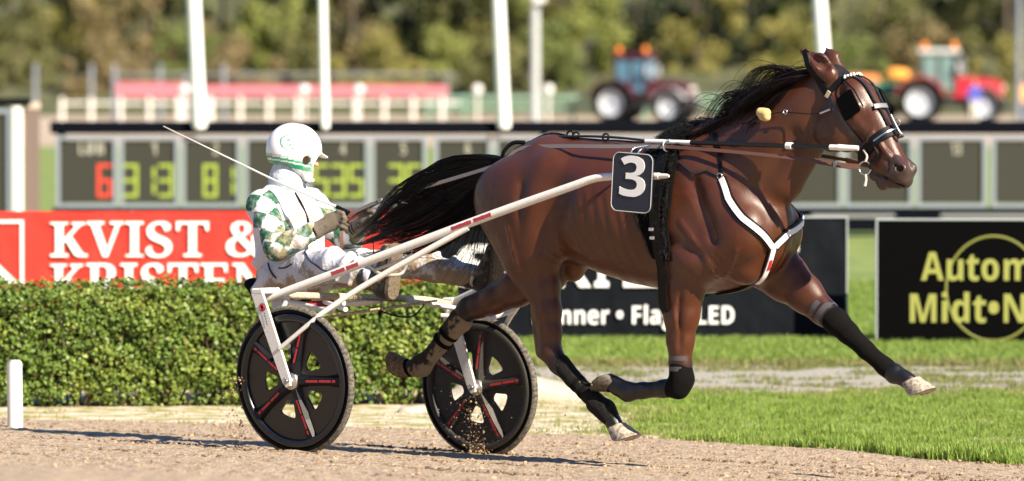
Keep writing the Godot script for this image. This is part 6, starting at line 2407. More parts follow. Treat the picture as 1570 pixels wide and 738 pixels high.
# ---------------------------------------------------------------- far side of the course
func build_far() -> void:
	setting("far_track", sheet(-200, 200, -240, -112, -0.006), M.far_sand)
	# rail fence with pink boards
	var rails := [["low white post fence with a short pink board", [-16.7, -10.9], [-14.6, -12.0], 0.55, -168.0], ["long white post fence with a faded pink board", [-12.2, -1.4], [-12.0, -1.9], 0.45, -170.0]]
	for q in rails:
		var t := thing("rail_fence", q[0], "fence", Transform3D(Basis(), Vector3(0, 0, q[4])))
		var x: float = q[1][0]
		while x <= q[1][1]:
			var b := B.new()
			b.tube([Vector3(x, -0.05, 0), Vector3(x, 1.05, 0), Vector3(x, 1.12, 0)], [0.085, 0.085, 0.04], 10)
			part("post", b.done(), M.white_post, t, Transform3D())
			x += 1.12
		var b2 := B.new()
		b2.bx(Vector3(q[1][0], 0.84, -0.14), Vector3(q[1][1], 0.92, -0.088), 0.01)
		part("rail", b2.done(), M.white_paint, t, Transform3D())
		b2 = B.new()
		b2.bx(Vector3(q[2][0], 1.12, -0.06), Vector3(q[2][1], 1.12 + q[3], -0.02), 0.01)
		part("board", b2.done(), M.pink_board, t, Transform3D())
		b2 = B.new()
		b2.bx(Vector3(q[2][0] - 0.2, 1.95, -0.13), Vector3(q[2][1] + 0.3, 2.03, -0.08), 0.01)
		for xx in [q[2][0], q[2][1]]:
			b2.bx(Vector3(xx - 0.05, 0, -0.22), Vector3(xx + 0.05, 2.05, -0.15), 0.01)
		part("upper_rail", b2.done(), M.steel_dull, t, Transform3D())
	for x in [-18.1, -15.9, -15.0, -13.2, -10.7]:
		var t := thing("grey_post", "slim grey steel post standing behind the pink-boarded rail fence", "post", Transform3D(Basis(), Vector3(x, 0, -172.0)), "grey posts along the far rail")
		var b := B.new()
		b.tube([Vector3(0, -0.1, 0), Vector3(0, 2.35, 0), Vector3(0, 2.4, 0)], [0.08, 0.08, 0.03], 10)
		part("shaft", b.done(), M.grey_blue, t, Transform3D())
	for x in [-11.85, -7.3, -5.2, -0.7, 2.0]:
		var t := thing("lamp_globe", "white globe lamp on a short post by the pink-boarded rail", "lamp", Transform3D(Basis(), Vector3(x, 0, -166.0)), "globe lamps along the far rail")
		var b := B.new()
		b.tube([Vector3(0, -0.05, 0), Vector3(0, 1.25, 0)], 0.05, 8)
		part("post", b.done(), M.white_post, t, Transform3D())
		b = B.new()
		var pr := []
		for i in 13:
			var an := PI * i / 12.0
			pr.append(Vector2(sin(an) * 0.19, 1.40 - cos(an) * 0.19))
		b.lathe(Transform3D(), pr, 16)
		part("globe", b.done(), M.white_gloss, t, Transform3D())
	# green rail behind the left tractor
	var t := thing("green_fence", "pale green rail fence running behind the dark red tractor", "fence", Transform3D(Basis(), Vector3(0, 0, -184)))
	var b := B.new()
	for y in [0.55, 0.95]:
		b.bx(Vector3(-3, y, -0.04), Vector3(14.5, y + 0.14, 0.04), 0.01)
	part("rail", b.done(), M.green_rail, t, Transform3D())
	for k in 12:
		b = B.new()
		b.bx(Vector3(-2.9 + k * 1.5, -0.05, -0.10), Vector3(-2.78 + k * 1.5, 1.15, -0.045), 0.01)
		part("post", b.done(), M.green_rail, t, Transform3D())
	# far white lamp post
	t = thing("lamp_post", "pale grey lamp post rising beyond the board left of the dark red tractor", "lamp post", Transform3D(Basis(), Vector3(1.42, 0, -150)))
	b = B.new()
	b.tube([Vector3(0, -0.1, 0), Vector3(0, 0.8, 0), Vector3(0, 8.0, 0)], [0.19, 0.165, 0.14], 14)
	part("mast", b.done(), M.grey_pole, t, Transform3D())
	b = B.new()
	b.bx(Vector3(-0.1, 4.45, 0.14), Vector3(0.35, 4.7, 0.34), 0.04)
	part("fitting", b.done(), M.white_paint, t, Transform3D())
	t = thing("lamp_post", "slim dark lamp post near the bright red tractor", "lamp post", Transform3D(Basis(), Vector3(20.9, 0, -176)))
	b = B.new()
	b.tube([Vector3(0, -0.1, 0), Vector3(0, 8.0, 0)], [0.12, 0.09], 10)
	part("mast", b.done(), M.grey_blue, t, Transform3D())
	# tractors
	tractor(Transform3D(Basis(Vector3.UP, -0.35), Vector3(6.05, 0, -181.5)), 1.0, M.maroon, M.glass_blue, "dark maroon tractor parked on the far side behind the horse's back")
	tractor(Transform3D(Basis(Vector3.UP, -0.12), Vector3(18.6, 0, -181.5)), 1.06, M.tractor_red, M.glass_teal, "bright red tractor with pale roof parked on the far side before the horse's nose")
	# trailer by the red tractor
	t = thing("trailer", "green trailer with an orange load behind the bright red tractor", "trailer", Transform3D(Basis(), Vector3(15.3, 0, -184.5)))
	b = B.new()
	b.bx(Vector3(-1.6, 1.05, -0.8), Vector3(1.7, 1.62, 0.8), 0.05)
	part("bed", b.done(), M.trailer_green, t, Transform3D())
	var f := Flesh.new()
	f.col = Color(0.55, 0.20, 0.06)
	f.bone(Vector3(-1.3, 1.72, 0), Vector3(0.4, 1.74, 0), 0.25, 0.28, 0.6, 0.6, 0.1)
	f.col = Color(0.85, 0.36, 0.06)
	f.bone(Vector3(1.2, 1.95, 0.2), Vector3(1.6, 1.95, 0.2), 0.30, 0.28, 0.5, 0.5, 0.05)
	part("load", f.mesh(0.09), M.cargo, t, Transform3D())
	for x in [-0.7, 0.9]:
		b = B.new()
		b.lathe(Transform3D(Basis(Vector3.RIGHT, PI / 2), Vector3(x, 0.5, 0.82)), [Vector2(0.0, 0.12), Vector2(0.25, 0.14), Vector2(0.28, 0.1), Vector2(0.47, 0.13), Vector2(0.5, 0.0), Vector2(0.47, -0.13)], 24)
		part("wheel", b.done(), M.tyre, t, Transform3D())
	# people by the red tractor
	far_person("person in an orange jacket standing at the nose of the bright red tractor", Vector3(21.35, 0, -178.5), Color(0.95, 0.34, 0.04), Color(0.05, 0.06, 0.10))
	far_person("person in a blue jacket and pale trousers beside the bright red tractor's cab", Vector3(19.45, 0, -179.4), Color(0.06, 0.08, 0.42), Color(0.62, 0.60, 0.55))
	trees()

func far_person(label: String, at: Vector3, top: Color, legs: Color) -> void:
	var p := thing("person", label, "person", Transform3D(Basis(Vector3.UP, -1.2), at))
	var f := Flesh.new()
	f.col = Color(0.50, 0.28, 0.20)
	f.ball(Vector3(0, 1.62, 0), 0.115, 0.09, 0.03)
	f.bone(Vector3(0.02, 1.58, 0), Vector3(0.04, 1.53, 0), 0.08, 0.05, 0.07, 0.045, 0.03)
	f.bone(Vector3(0, 1.50, 0), Vector3(0, 1.42, 0), 0.055, 0.07, 0.055, 0.07, 0.03)
	for s in [1.0, -1.0]:
		f.bone(Vector3(0.10, 0.84, 0.26 * s), Vector3(0.13, 0.74, 0.26 * s), 0.045, 0.035, 0.03, 0.02, 0.02)
	f.col = top
	f.chain([[0, 1.42, 0, 0.11, 0.17], [0, 1.2, 0, 0.13, 0.17], [0, 0.95, 0, 0.13, 0.17]], 0.05)
	for s in [1.0, -1.0]:
		f.bone(Vector3(0, 1.40, 0.18 * s), Vector3(-0.02, 1.12, 0.26 * s), 0.07, 0.055, 0.07, 0.055, 0.05)
		f.bone(Vector3(-0.02, 1.12, 0.26 * s), Vector3(0.09, 0.88, 0.26 * s), 0.055, 0.045, 0.055, 0.045, 0.03)
	f.col = legs
	for s in [1.0, -1.0]:
		f.chain([[0, 0.93, 0.09 * s, 0.10, 0.10], [0.01, 0.5, 0.10 * s, 0.075, 0.075], [-0.01, 0.1, 0.10 * s, 0.055, 0.055]], 0.03)
		f.bone(Vector3(-0.02, 0.05, 0.10 * s), Vector3(0.15, 0.04, 0.11 * s), 0.05, 0.04, 0.05, 0.05, 0.03)
	part("body", f.mesh(0.035), M.far_cloth, p, Transform3D())

func big_wheel(t: Node3D, c: Vector3, r: float, w: float) -> void:
	var ax := Transform3D(Basis(Vector3.RIGHT, PI / 2), c)
	var b := B.new()
	b.lathe(ax, [Vector2(r * 0.60, w * 0.42), Vector2(r * 0.80, w * 0.5), Vector2(r * 0.95, w * 0.42), Vector2(r, w * 0.25), Vector2(r, -w * 0.25), Vector2(r * 0.95, -w * 0.42), Vector2(r * 0.80, -w * 0.5), Vector2(r * 0.60, -w * 0.42)], 36)
	for k in 22:
		var an := TAU * k / 22.0
		b.box(ax * Transform3D(Basis(Vector3.UP, -an) * Basis(Vector3.RIGHT, 0.5), Vector3(cos(an) * r, 0, sin(an) * r)), Vector3(0.06, w * 0.7, 0.07), 0.01)
	var wh := part("wheel", b.done(), M.tyre, t, Transform3D())
	b = B.new()
	b.lathe(ax, [Vector2(0.0, w * 0.22), Vector2(r * 0.2, w * 0.22), Vector2(r * 0.25, w * 0.10), Vector2(r * 0.5, w * 0.16), Vector2(r * 0.6, w * 0.42), Vector2(r * 0.63, w * 0.44)], 30)
	b.lathe(ax, [Vector2(0.0, -w * 0.22), Vector2(r * 0.2, -w * 0.22), Vector2(r * 0.25, -w * 0.10), Vector2(r * 0.5, -w * 0.16), Vector2(r * 0.6, -w * 0.42), Vector2(r * 0.63, -w * 0.44)], 30)
	part("rim", b.done(), M.rim_pale, wh, Transform3D())

func tractor(at: Transform3D, k: float, paint: Material, glass: Material, label: String) -> void:
	var t := thing("tractor", label, "tractor", at * Transform3D(Basis.from_scale(Vector3.ONE * k), Vector3.ZERO), "tractors on the far side")
	for s in [1.0, -1.0]:
		big_wheel(t, Vector3(-1.1, 0.82, 0.78 * s), 0.82, 0.50)
		big_wheel(t, Vector3(1.35, 0.66, 0.80 * s), 0.66, 0.42)
	var b := B.new()
	var pts := []
	# bonnet: a swept outline given width
	b.prism(Transform3D(), PackedVector2Array([Vector2(0.15, 1.0), Vector2(1.95, 0.92), Vector2(2.12, 1.15), Vector2(2.08, 1.52), Vector2(1.85, 1.66), Vector2(0.9, 1.78), Vector2(0.15, 1.82)]), 0.78)
	part("bonnet", b.done(), paint, t, Transform3D())
	b = B.new()
	b.bx(Vector3(-1.2, 0.62, -0.28), Vector3(2.0, 1.0, 0.28), 0.05)
	b.bx(Vector3(1.9, 0.55, -0.4), Vector3(2.4, 0.9, 0.4), 0.05)
	part("chassis", b.done(), M.dark_iron, t, Transform3D())
	for s in [1.0, -1.0]:
		b = B.new()
		var arc := []
		for i in 10:
			var an := deg_to_rad(15.0 + 150.0 * i / 9.0)
			arc.append(Vector3(-1.1 + cos(an) * 0.98, 0.82 + sin(an) * 0.98, 0.74 * s))
		b.strap(arc, 0.56, 0.05, [Vector3.UP])
		part("fender", b.done(), paint, t, Transform3D())
	b = B.new()
	b.bx(Vector3(-1.05, 1.20, -0.62), Vector3(0.25, 2.62, 0.62), 0.08)
	part("cab_glass", b.done(), glass, t, Transform3D())
	for x in [-1.06, -0.35, 0.26]:
		for s in [1.0, -1.0]:
			b = B.new()
			b.bx(Vector3(x - 0.05, 1.15, 0.63 * s - 0.04), Vector3(x + 0.05, 2.64, 0.63 * s + 0.04), 0.01)
			part("cab_pillar", b.done(), M.dark_iron, t, Transform3D())
	b = B.new()
	b.bx(Vector3(-1.2, 2.65, -0.72), Vector3(0.42, 2.86, 0.72), 0.08)
	part("roof", b.done(), M.roof_pale if paint == M.tractor_red else paint, t, Transform3D())
	for x in [-0.95, 0.2]:
		b = B.new()
		b.lathe(Transform3D(Basis(), Vector3(x, 2.87, 0.45)), [Vector2(0.11, 0), Vector2(0.12, 0.05), Vector2(0.11, 0.20), Vector2(0.06, 0.25), Vector2(0, 0.26)], 14)
		part("beacon", b.done(), M.beacon, t, Transform3D())
	b = B.new()
	b.tube([Vector3(0.55, 1.75, 0.36), Vector3(0.55, 2.55, 0.36)], 0.055, 10)
	part("exhaust", b.done(), M.steel_dull, t, Transform3D())
	for s in [1.0, -1.0]:
		b = B.new()
		b.lathe(Transform3D(Basis(Vector3.BACK, -PI / 2), Vector3(2.09, 1.36, 0.22 * s)), [Vector2(0.11, 0), Vector2(0.10, 0.04), Vector2(0.0, 0.05)], 14)
		part("headlight", b.done(), M.white_gloss, t, Transform3D())
		b = B.new()
		b.bx(Vector3(0.35, 1.95, 0.78 * s - 0.04), Vector3(0.42, 2.35, 0.78 * s + 0.14), 0.02)
		part("mirror", b.done(), M.rim_pale, t, Transform3D())
		b = B.new()
		var arc2 := []
		for i in 8:
			var an := deg_to_rad(25.0 + 130.0 * i / 7.0)
			arc2.append(Vector3(1.35 + cos(an) * 0.76, 0.66 + sin(an) * 0.76, 0.80 * s))
		b.strap(arc2, 0.40, 0.03, [Vector3.UP])
		part("mudguard", b.done(), M.grey_pole, t, Transform3D())

# ---------------------------------------------------------------- trees
func crown(sd: int, w: float, h: float, base: float, n: int, leaf: float) -> Array:
	var r := RandomNumberGenerator.new()
	r.seed = sd
	var lumps := []
	for i in 26:
		var a := r.randf() * TAU
		var y := r.randf()
		var rr := sqrt(maxf(0.05, 1.0 - pow(absf(y - 0.42) / 0.62, 2.0))) * sqrt(r.randf())
		lumps.append([Vector3(cos(a) * rr * w, base + y * h, sin(a) * rr * w), r.randf_range(0.5, 1.15) * w * 0.36, r.randf_range(0.78, 1.2)])
	var b := B.new()
	for i in n:
		var l: Array = lumps[r.randi() % lumps.size()]
		var d := Vector3(r.randfn(0, 1), r.randfn(0, 1), r.randfn(0, 1)).normalized()
		var p: Vector3 = l[0] + d * l[1] * pow(r.randf(), 0.45)
		if p.y < base * 0.4:
			continue
		var u := Vector3(r.randf_range(-1, 1), r.randf_range(-1, 1), r.randf_range(-1, 1)).normalized()
		var nn := (d + u * 0.9).normalized()
		var s1 := nn.cross(u).normalized() * leaf * r.randf_range(0.6, 1.3)
		var s2 := nn.cross(s1).normalized() * leaf * r.randf_range(0.6, 1.3)
		var k: float = l[2] * r.randf_range(0.75, 1.25)
		b.col = Color(k, k, k * r.randf_range(0.8, 1.1))
		b.quad(p - s1 * 0.5, p + s2 * 0.5, p + s1 * 0.5, p - s2 * 0.5)
	var tb := B.new()
	tb.tube([Vector3(0, -0.2, 0), Vector3(0.05, base * 0.6, 0.03), Vector3(0.0, base + h * 0.35, 0), Vector3(0.1, base + h * 0.8, 0)], [w * 0.085, w * 0.065, w * 0.045, w * 0.012], 8)
	for i in 9:
		var l2: Array = lumps[i]
		var st := Vector3(0.02, clampf(l2[0].y - w * 0.5, base * 0.5, base + h * 0.6), 0)
		tb.tube([st, st.lerp(l2[0], 0.5) + Vector3(0, w * 0.05, 0), l2[0]], [w * 0.03, w * 0.02, w * 0.008], 5)
	return [b.done(), tb.done()]

func trees() -> void:
	var kinds := [crown(101, 3.3, 7.5, 2.2, 6000, 0.27), crown(102, 3.8, 8.5, 2.6, 6500, 0.28), crown(103, 2.6, 4.6, 0.5, 4200, 0.24), crown(104, 2.9, 9.0, 1.6, 5600, 0.27), crown(105, 2.3, 3.4, 0.3, 3600, 0.22)]
	# x, z, kind, scale, tone
	var tones := {"olive": Color(0.20, 0.20, 0.078), "yellow": Color(0.34, 0.31, 0.10), "green": Color(0.20, 0.24, 0.074), "brown": Color(0.31, 0.24, 0.125), "dark": Color(0.062, 0.080, 0.044), "bright": Color(0.31, 0.335, 0.10)}
	var says := {"olive": "olive green", "yellow": "yellowing", "green": "mid green", "brown": "brownish autumn", "dark": "dark green", "bright": "bright yellow-green"}
	var spots := [
		[-25.5, -236, 3, 1.0, "olive"], [-22.0, -240, 0, 1.05, "yellow"], [-18.5, -238, 1, 0.95, "brown"], [-14.8, -243, 3, 1.1, "green"], [-11.2, -238, 0, 1.0, "bright"], [-7.9, -242, 1, 0.95, "brown"], [-4.6, -246, 3, 1.0, "dark"], [-2.2, -240, 0, 1.0, "olive"], [0.6, -242, 1, 1.0, "yellow"],
		[3.8, -238, 0, 1.05, "bright"], [7.4, -247, 3, 1.1, "dark"], [10.4, -240, 0, 0.85, "yellow"], [13.4, -246, 1, 1.0, "dark"], [16.6, -243, 3, 1.0, "green"], [19.9, -240, 1, 0.95, "olive"], [23.4, -244, 0, 1.0, "dark"], [26.6, -239, 1, 1.0, "olive"],
		[-24.0, -224, 2, 0.9, "olive"], [-19.8, -222, 4, 1.0, "brown"], [-16.0, -225, 2, 0.85, "green"], [-12.8, -221, 4, 1.0, "brown"], [-9.2, -224, 2, 0.9, "olive"], [-6.0, -222, 4, 1.05, "yellow"], [-3.2, -225, 2, 0.85, "bright"], [0.0, -222, 4, 1.0, "olive"], [2.8, -224, 2, 0.9, "green"],
		[14.2, -224, 2, 0.95, "yellow"], [17.6, -222, 4, 1.0, "green"], [21.2, -224, 2, 0.9, "brown"], [25.0, -222, 4, 1.0, "yellow"],
		[-27.0, -262, 1, 1.3, "dark"], [-20.0, -264, 3, 1.3, "olive"], [-12.5, -262, 0, 1.35, "dark"], [-5.5, -265, 1, 1.3, "green"], [1.5, -263, 3, 1.3, "olive"], [9.0, -264, 0, 1.35, "dark"], [16.0, -262, 1, 1.3, "olive"], [23.0, -265, 3, 1.3, "green"], [29.5, -262, 0, 1.3, "dark"]]
	var mats := {}
	for k in tones:
		var m := vcol(mat(tones[k].linear_to_srgb(), 0.75))
		m.backlight_enabled = true
		m.backlight = Color(0.85, 0.9, 0.65)
		mats[k] = m
	for i in spots.size():
		var s: Array = spots[i]
		var shrub: bool = s[2] == 2 or s[2] == 4
		var row: String = "shrub before the far treeline" if shrub else ("tree in the treeline's front row" if s[1] > -250 else "tall tree at the treeline's back")
		var mark := ""
		for q in [[-24.0, "the white corner post"], [-20.0, "the short pink board"], [-13.5, "the pole above panel 81"], [-9.5, "the driver's helmet"], [-3.5, "the long pink board"], [2.0, "the thick white pole"], [5.5, "the pale lamp post"], [9.0, "the maroon tractor"], [15.0, "the horse's mane"], [18.5, "the horse's ears"], [21.5, "the green trailer"], [99.0, "the bright red tractor"]]:
			if s[0] < q[0]:
				mark = " beyond " + q[1]
				break
		var t := thing("shrub" if shrub else "tree", says[s[4]] + " " + row + mark, "shrub" if shrub else "tree", Transform3D(Basis(Vector3.UP, i * 1.7).scaled(Vector3.ONE * s[3] * 0.97), Vector3(s[0], -0.05, s[1])), says[s[4]] + (" shrubs" if shrub else " trees") + " of the far treeline" + (" back row" if s[1] < -250 else ""))
		part("crown", kinds[s[2]][0], mats[s[4]], t, Transform3D())
		part("trunk", kinds[s[2]][1], M.bark, t, Transform3D())
	# rough dark bank under the trees
	var f := B.new()
	for i in 61:
		pass
	setting("hill", bank_mesh(), M.far_bank)

func bank_mesh() -> ArrayMesh:
	var b := B.new()
	var nx := 160
	var prof := [[-216.0, -0.05], [-219.0, 0.6], [-224.0, 1.4], [-236.0, 2.0], [-275.0, 4.0], [-420.0, 12.0], [-700.0, 26.0]]
	for j in prof.size():
		for i in nx + 1:
			var x := lerpf(-150, 150, float(i) / nx)
			b.vert(Vector3(x, prof[j][1] + (gn.get_noise_2d(x * 0.4, j * 3.0) * 0.5 if j > 0 else 0.0), prof[j][0]), Vector3(0, 0.9, 0.4).normalized(), Vector2(x, j))
	for j in prof.size() - 1:
		for i in nx:
			var a := j * (nx + 1) + i
			b.tri3(a, a + nx + 1, a + 1)
			b.tri3(a + 1, a + nx + 1, a + nx + 2)
	return b.done()

# ---------------------------------------------------------------- materials
func materials() -> void:
	var fine := noise_tex(0.08, 512, 4, 3)
	var grain := noise_tex(0.25, 512, 3, 5)
	M.coat = bumped(tri(vcol(mat(Color.WHITE, 0.40, 0.0, 0.5)), 2.0), noise_tex(0.10, 1024, 4, 8), 0.10)
	M.coat.roughness_texture = noise_tex(0.012, 512, 5, 12, [[0.25, Color(0.60, 0.60, 0.60)], [0.75, Color(1, 1, 1)]])
	M.coat.roughness = 0.50
	M.hair = vcol(mat(Color.WHITE, 0.42, 0.0, 0.33))
	M.eye = mat(lin(0.008, 0.006, 0.005), 0.08)
	var hoofs := noise_tex(0.02, 256, 4, 31, [[0.3, lin(0.13, 0.10, 0.075)], [0.5, lin(0.33, 0.285, 0.225)], [0.8, lin(0.42, 0.37, 0.30)]])
	M.hoof = tri(mat(Color.WHITE, 0.6), 9.0)
	M.hoof.albedo_texture = hoofs
	M.hoof_mud = tri(mat(lin(0.55, 0.42, 0.28), 0.75), 9.0)
	M.hoof_mud.albedo_texture = hoofs
	M.hoof_dark = tri(mat(lin(0.22, 0.20, 0.18), 0.6), 9.0)
	M.hoof_dark.albedo_texture = hoofs
	M.leather = bumped(tri(mat(lin(0.004, 0.004, 0.0045), 0.5, 0.0, 0.3), 30.0), grain, 0.06)
	M.leather_shine = mat(lin(0.016, 0.016, 0.018), 0.30)
	M.grey_leather = mat(lin(0.16, 0.17, 0.19), 0.4)
	M.blinker = mat(lin(0.003, 0.003, 0.003), 0.8, 0.0, 0.25)
	M.pale_leather = mat(lin(0.62, 0.58, 0.50), 0.6)
	M.brass = mat(lin(0.55, 0.45, 0.28), 0.45, 0.3)
	M.steel = mat(lin(0.62, 0.62, 0.62), 0.28, 1.0)
	M.steel_dark = mat(lin(0.30, 0.30, 0.31), 0.4, 0.9)
	M.white_gloss = mat(lin(0.80, 0.80, 0.79), 0.35)
	M.cloth_black = mat(lin(0.007, 0.007, 0.008), 0.85, 0.0, 0.3)
	M.hood = bumped(tri(mat(lin(0.010, 0.010, 0.011), 0.7, 0.0, 0.35), 20.0), grain, 0.1)
	M.pole_black = mat(lin(0.006, 0.006, 0.006), 0.38)
	M.white_paint = mat(lin(0.78, 0.77, 0.74), 0.45)
	M.foam = bumped(tri(vcol(mat(Color.WHITE, 0.95)), 20.0), grain, 0.3)
	M.fleece = bumped(tri(mat(lin(0.004, 0.004, 0.004), 0.95, 0.0, 0.25), 16.0), noise_tex(0.12, 512, 3, 17), 1.4)
	M.fleece.rim_enabled = true
	M.fleece.rim = 0.05
	M.plate_blue = tri(mat(Color.WHITE, 0.55), 5.0)
	M.plate_blue.albedo_texture = noise_tex(0.05, 256, 5, 19, [[0.0, lin(0.009, 0.013, 0.024)], [0.75, lin(0.011, 0.016, 0.029)], [0.95, lin(0.05, 0.05, 0.05)]])
	M.pale_edge = mat(lin(0.40, 0.42, 0.42), 0.5)
	M.white_pad = mat(lin(0.76, 0.75, 0.77), 0.7)
	M.red_mark = mat(lin(0.46, 0.020, 0.032), 0.5)
	M.red_print = mat(lin(0.30, 0.022, 0.035), 0.5)
	M.rein_grey = mat(lin(0.15, 0.125, 0.115), 0.5)
	M.rein_brown = mat(lin(0.10, 0.045, 0.030), 0.55)
	M.boot_black = bumped(tri(mat(lin(0.016, 0.016, 0.017), 0.7, 0.0, 0.18), 12.0), fine, 0.6)
	M.boot_black.albedo_color = Color.WHITE
	M.boot_black.albedo_texture = noise_tex(0.06, 512, 5, 51, [[0.0, lin(0.004, 0.004, 0.0045)], [0.60, lin(0.007, 0.007, 0.0075)], [0.74, lin(0.030, 0.026, 0.022)], [1.0, lin(0.12, 0.10, 0.08)]])
	M.boot_grey = bumped(tri(mat(Color.WHITE, 0.6, 0.0, 0.25), 5.0), fine, 1.1)
	M.boot_grey.albedo_texture = noise_tex(0.03, 512, 5, 52, [[0.0, lin(0.006, 0.006, 0.0065)], [0.6, lin(0.014, 0.0135, 0.013)], [0.9, lin(0.07, 0.06, 0.05)]])
	M.boot_mud = bumped(tri(vcol(mat(Color.WHITE, 0.8)), 8.0), fine, 0.5)
	M.tape = mat(lin(0.055, 0.055, 0.06), 0.30)
	# sulky
	M.tyre = mat(lin(0.007, 0.007, 0.0075), 0.75, 0.0, 0.2)
	M.tyre_dust = tri(mat(Color.WHITE, 0.9), 5.0)
	M.tyre_dust.albedo_texture = noise_tex(0.04, 256, 4, 60, [[0.3, lin(0.035, 0.033, 0.030)], [0.55, lin(0.13, 0.115, 0.092)], [0.8, lin(0.20, 0.175, 0.14)]])
	M.wheel_black = tri(mat(Color.WHITE, 0.30), 4.0)
	M.wheel_black.albedo_texture = noise_tex(0.09, 512, 4, 61, [[0.0, lin(0.0035, 0.0042, 0.0075)], [0.72, lin(0.005, 0.006, 0.0095)], [0.86, lin(0.06, 0.055, 0.05)]])
	M.wheel_spoke = tri(mat(Color.WHITE, 0.48, 0.0, 0.35), 4.0)
	M.wheel_spoke.albedo_texture = M.wheel_black.albedo_texture
	M.wheel_dusty = tri(mat(Color.WHITE, 0.6), 5.0)
	M.wheel_dusty.albedo_texture = noise_tex(0.11, 512, 5, 62, [[0.0, lin(0.006, 0.006, 0.0065)], [0.52, lin(0.010, 0.010, 0.010)], [0.66, lin(0.045, 0.038, 0.030)], [0.9, lin(0.18, 0.15, 0.11)]])
	M.hub = mat(lin(0.5, 0.48, 0.44), 0.35, 0.9)
	var frame_dirt := noise_tex(0.03, 512, 6, 63, [[0.0, lin(0.66, 0.645, 0.61)], [0.66, lin(0.69, 0.675, 0.64)], [0.78, lin(0.56, 0.50, 0.41)], [0.92, lin(0.34, 0.27, 0.18)]])
	M.white_frame = tri(mat(Color.WHITE, 0.36), 6.0)
	M.white_frame.albedo_texture = frame_dirt
	M.muddy_white = tri(mat(Color.WHITE, 0.6), 5.0)
	M.muddy_white.albedo_texture = noise_tex(0.03, 512, 6, 64, [[0.0, lin(0.66, 0.62, 0.54)], [0.45, lin(0.52, 0.44, 0.32)], [0.7, lin(0.30, 0.22, 0.13)]])
	M.muddy_board = tri(mat(Color.WHITE, 0.8), 4.0)
	M.muddy_board.albedo_texture = noise_tex(0.02, 512, 6, 65, [[0.2, lin(0.62, 0.58, 0.52)], [0.5, lin(0.34, 0.26, 0.17)], [0.8, lin(0.20, 0.14, 0.08)]])
	M.stirrup = mat(lin(0.55, 0.53, 0.48), 0.4, 0.5)
	M.navy = mat(lin(0.012, 0.014, 0.030), 0.6)
	# driver
	var weave := noise_tex(0.35, 512, 2, 71)
	M.cloth_white = bumped(tri(vcol(mat(Color.WHITE, 0.85)), 6.0), noise_tex(0.010, 512, 4, 72), 0.35)
	M.cloth_glove = bumped(tri(vcol(mat(Color.WHITE, 0.85)), 14.0), grain, 0.25)
	M.boot_skin = vcol(mat(Color.WHITE, 0.5))
	M.sole_mud = bumped(tri(mat(Color.WHITE, 0.9), 8.0), fine, 0.8)
	M.sole_mud.albedo_texture = noise_tex(0.03, 256, 5, 73, [[0.2, lin(0.10, 0.08, 0.06)], [0.6, lin(0.30, 0.23, 0.15)]])
	M.skin = vcol(mat(Color.WHITE, 0.5))
	M.helmet = vcol(mat(Color.WHITE, 0.22))
	M.whip_white = mat(lin(0.72, 0.70, 0.66), 0.5)
	# ground
	var patch := noise_tex(0.006, 1024, 6, 81, [[0.2, lin(0.105, 0.155, 0.030)], [0.5, lin(0.145, 0.205, 0.038)], [0.8, lin(0.20, 0.235, 0.06)]])
	M.grass_ground = tri(mat(Color.WHITE, 0.95), 0.25, true)
	M.grass_ground.albedo_texture = patch
	M.verge = bumped(tri(mat(Color.WHITE, 0.95), 0.35, true), noise_tex(0.05, 1024, 5, 83), 0.8)
	M.verge.albedo_texture = noise_tex(0.010, 1024, 6, 82, [[0.25, lin(0.25, 0.245, 0.08)], [0.42, lin(0.36, 0.31, 0.17)], [0.56, lin(0.47, 0.40, 0.29)], [0.85, lin(0.56, 0.50, 0.41)]])
	M.gravel = bumped(tri(mat(Color.WHITE, 0.95), 0.6, true), noise_tex(0.1, 1024, 3, 85), 0.5)
	M.gravel.albedo_texture = noise_tex(0.03, 1024, 6, 84, [[0.2, lin(0.22, 0.205, 0.165)], [0.5, lin(0.29, 0.27, 0.23)], [0.75, lin(0.38, 0.355, 0.31)]])
	M.track = bumped(tri(mat(Color.WHITE, 0.97), 0.8, true), noise_tex(0.06, 1024, 5, 87), 0.9)
	M.track.albedo_texture = noise_tex(0.02, 1024, 7, 86, [[0.22, lin(0.21, 0.148, 0.098)], [0.42, lin(0.31, 0.232, 0.160)], [0.60, lin(0.36, 0.275, 0.195)], [0.85, lin(0.43, 0.34, 0.255)]])
	M.tinted = vcol(mat(Color.WHITE, 0.95))
	M.grass_blade = vcol(mat(Color.WHITE, 0.6))
	M.grass_blade.backlight_enabled = true
	M.grass_blade.backlight = Color(0.55, 0.65, 0.35)
	M.stone = bumped(tri(vcol(mat(Color.WHITE, 0.95)), 2.0), fine, 2.0)
	M.leaf = vcol(mat(Color.WHITE, 0.5, 0.0, 0.4))
	M.leaf.backlight_enabled = true
	M.leaf.backlight = Color(0.40, 0.48, 0.25)
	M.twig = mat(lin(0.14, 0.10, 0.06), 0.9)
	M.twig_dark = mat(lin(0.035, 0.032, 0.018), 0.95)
	# boards
	M.red_cloth = mat(lin(0.60, 0.028, 0.018), 0.55)
	M.white_print = mat(lin(0.78, 0.78, 0.77), 0.6)
	M.black_cloth = mat(lin(0.0035, 0.005, 0.008), 0.6, 0.0, 0.25)
	M.black_board = mat(lin(0.002, 0.002, 0.0022), 0.75, 0.0, 0.12)
	M.lime = mat(lin(0.27, 0.285, 0.06), 0.7)
	M.lime_dark = mat(lin(0.17, 0.18, 0.03), 0.6)
	M.grey_hem = mat(lin(0.34, 0.37, 0.38), 0.5)
	M.steel_dull = mat(lin(0.30, 0.31, 0.32), 0.5, 0.4)
	M.navy_beam = mat(lin(0.003, 0.004, 0.008), 0.7, 0.0, 0.15)
	M.frame_alu = mat(lin(0.27, 0.305, 0.365), 0.5, 0.2)
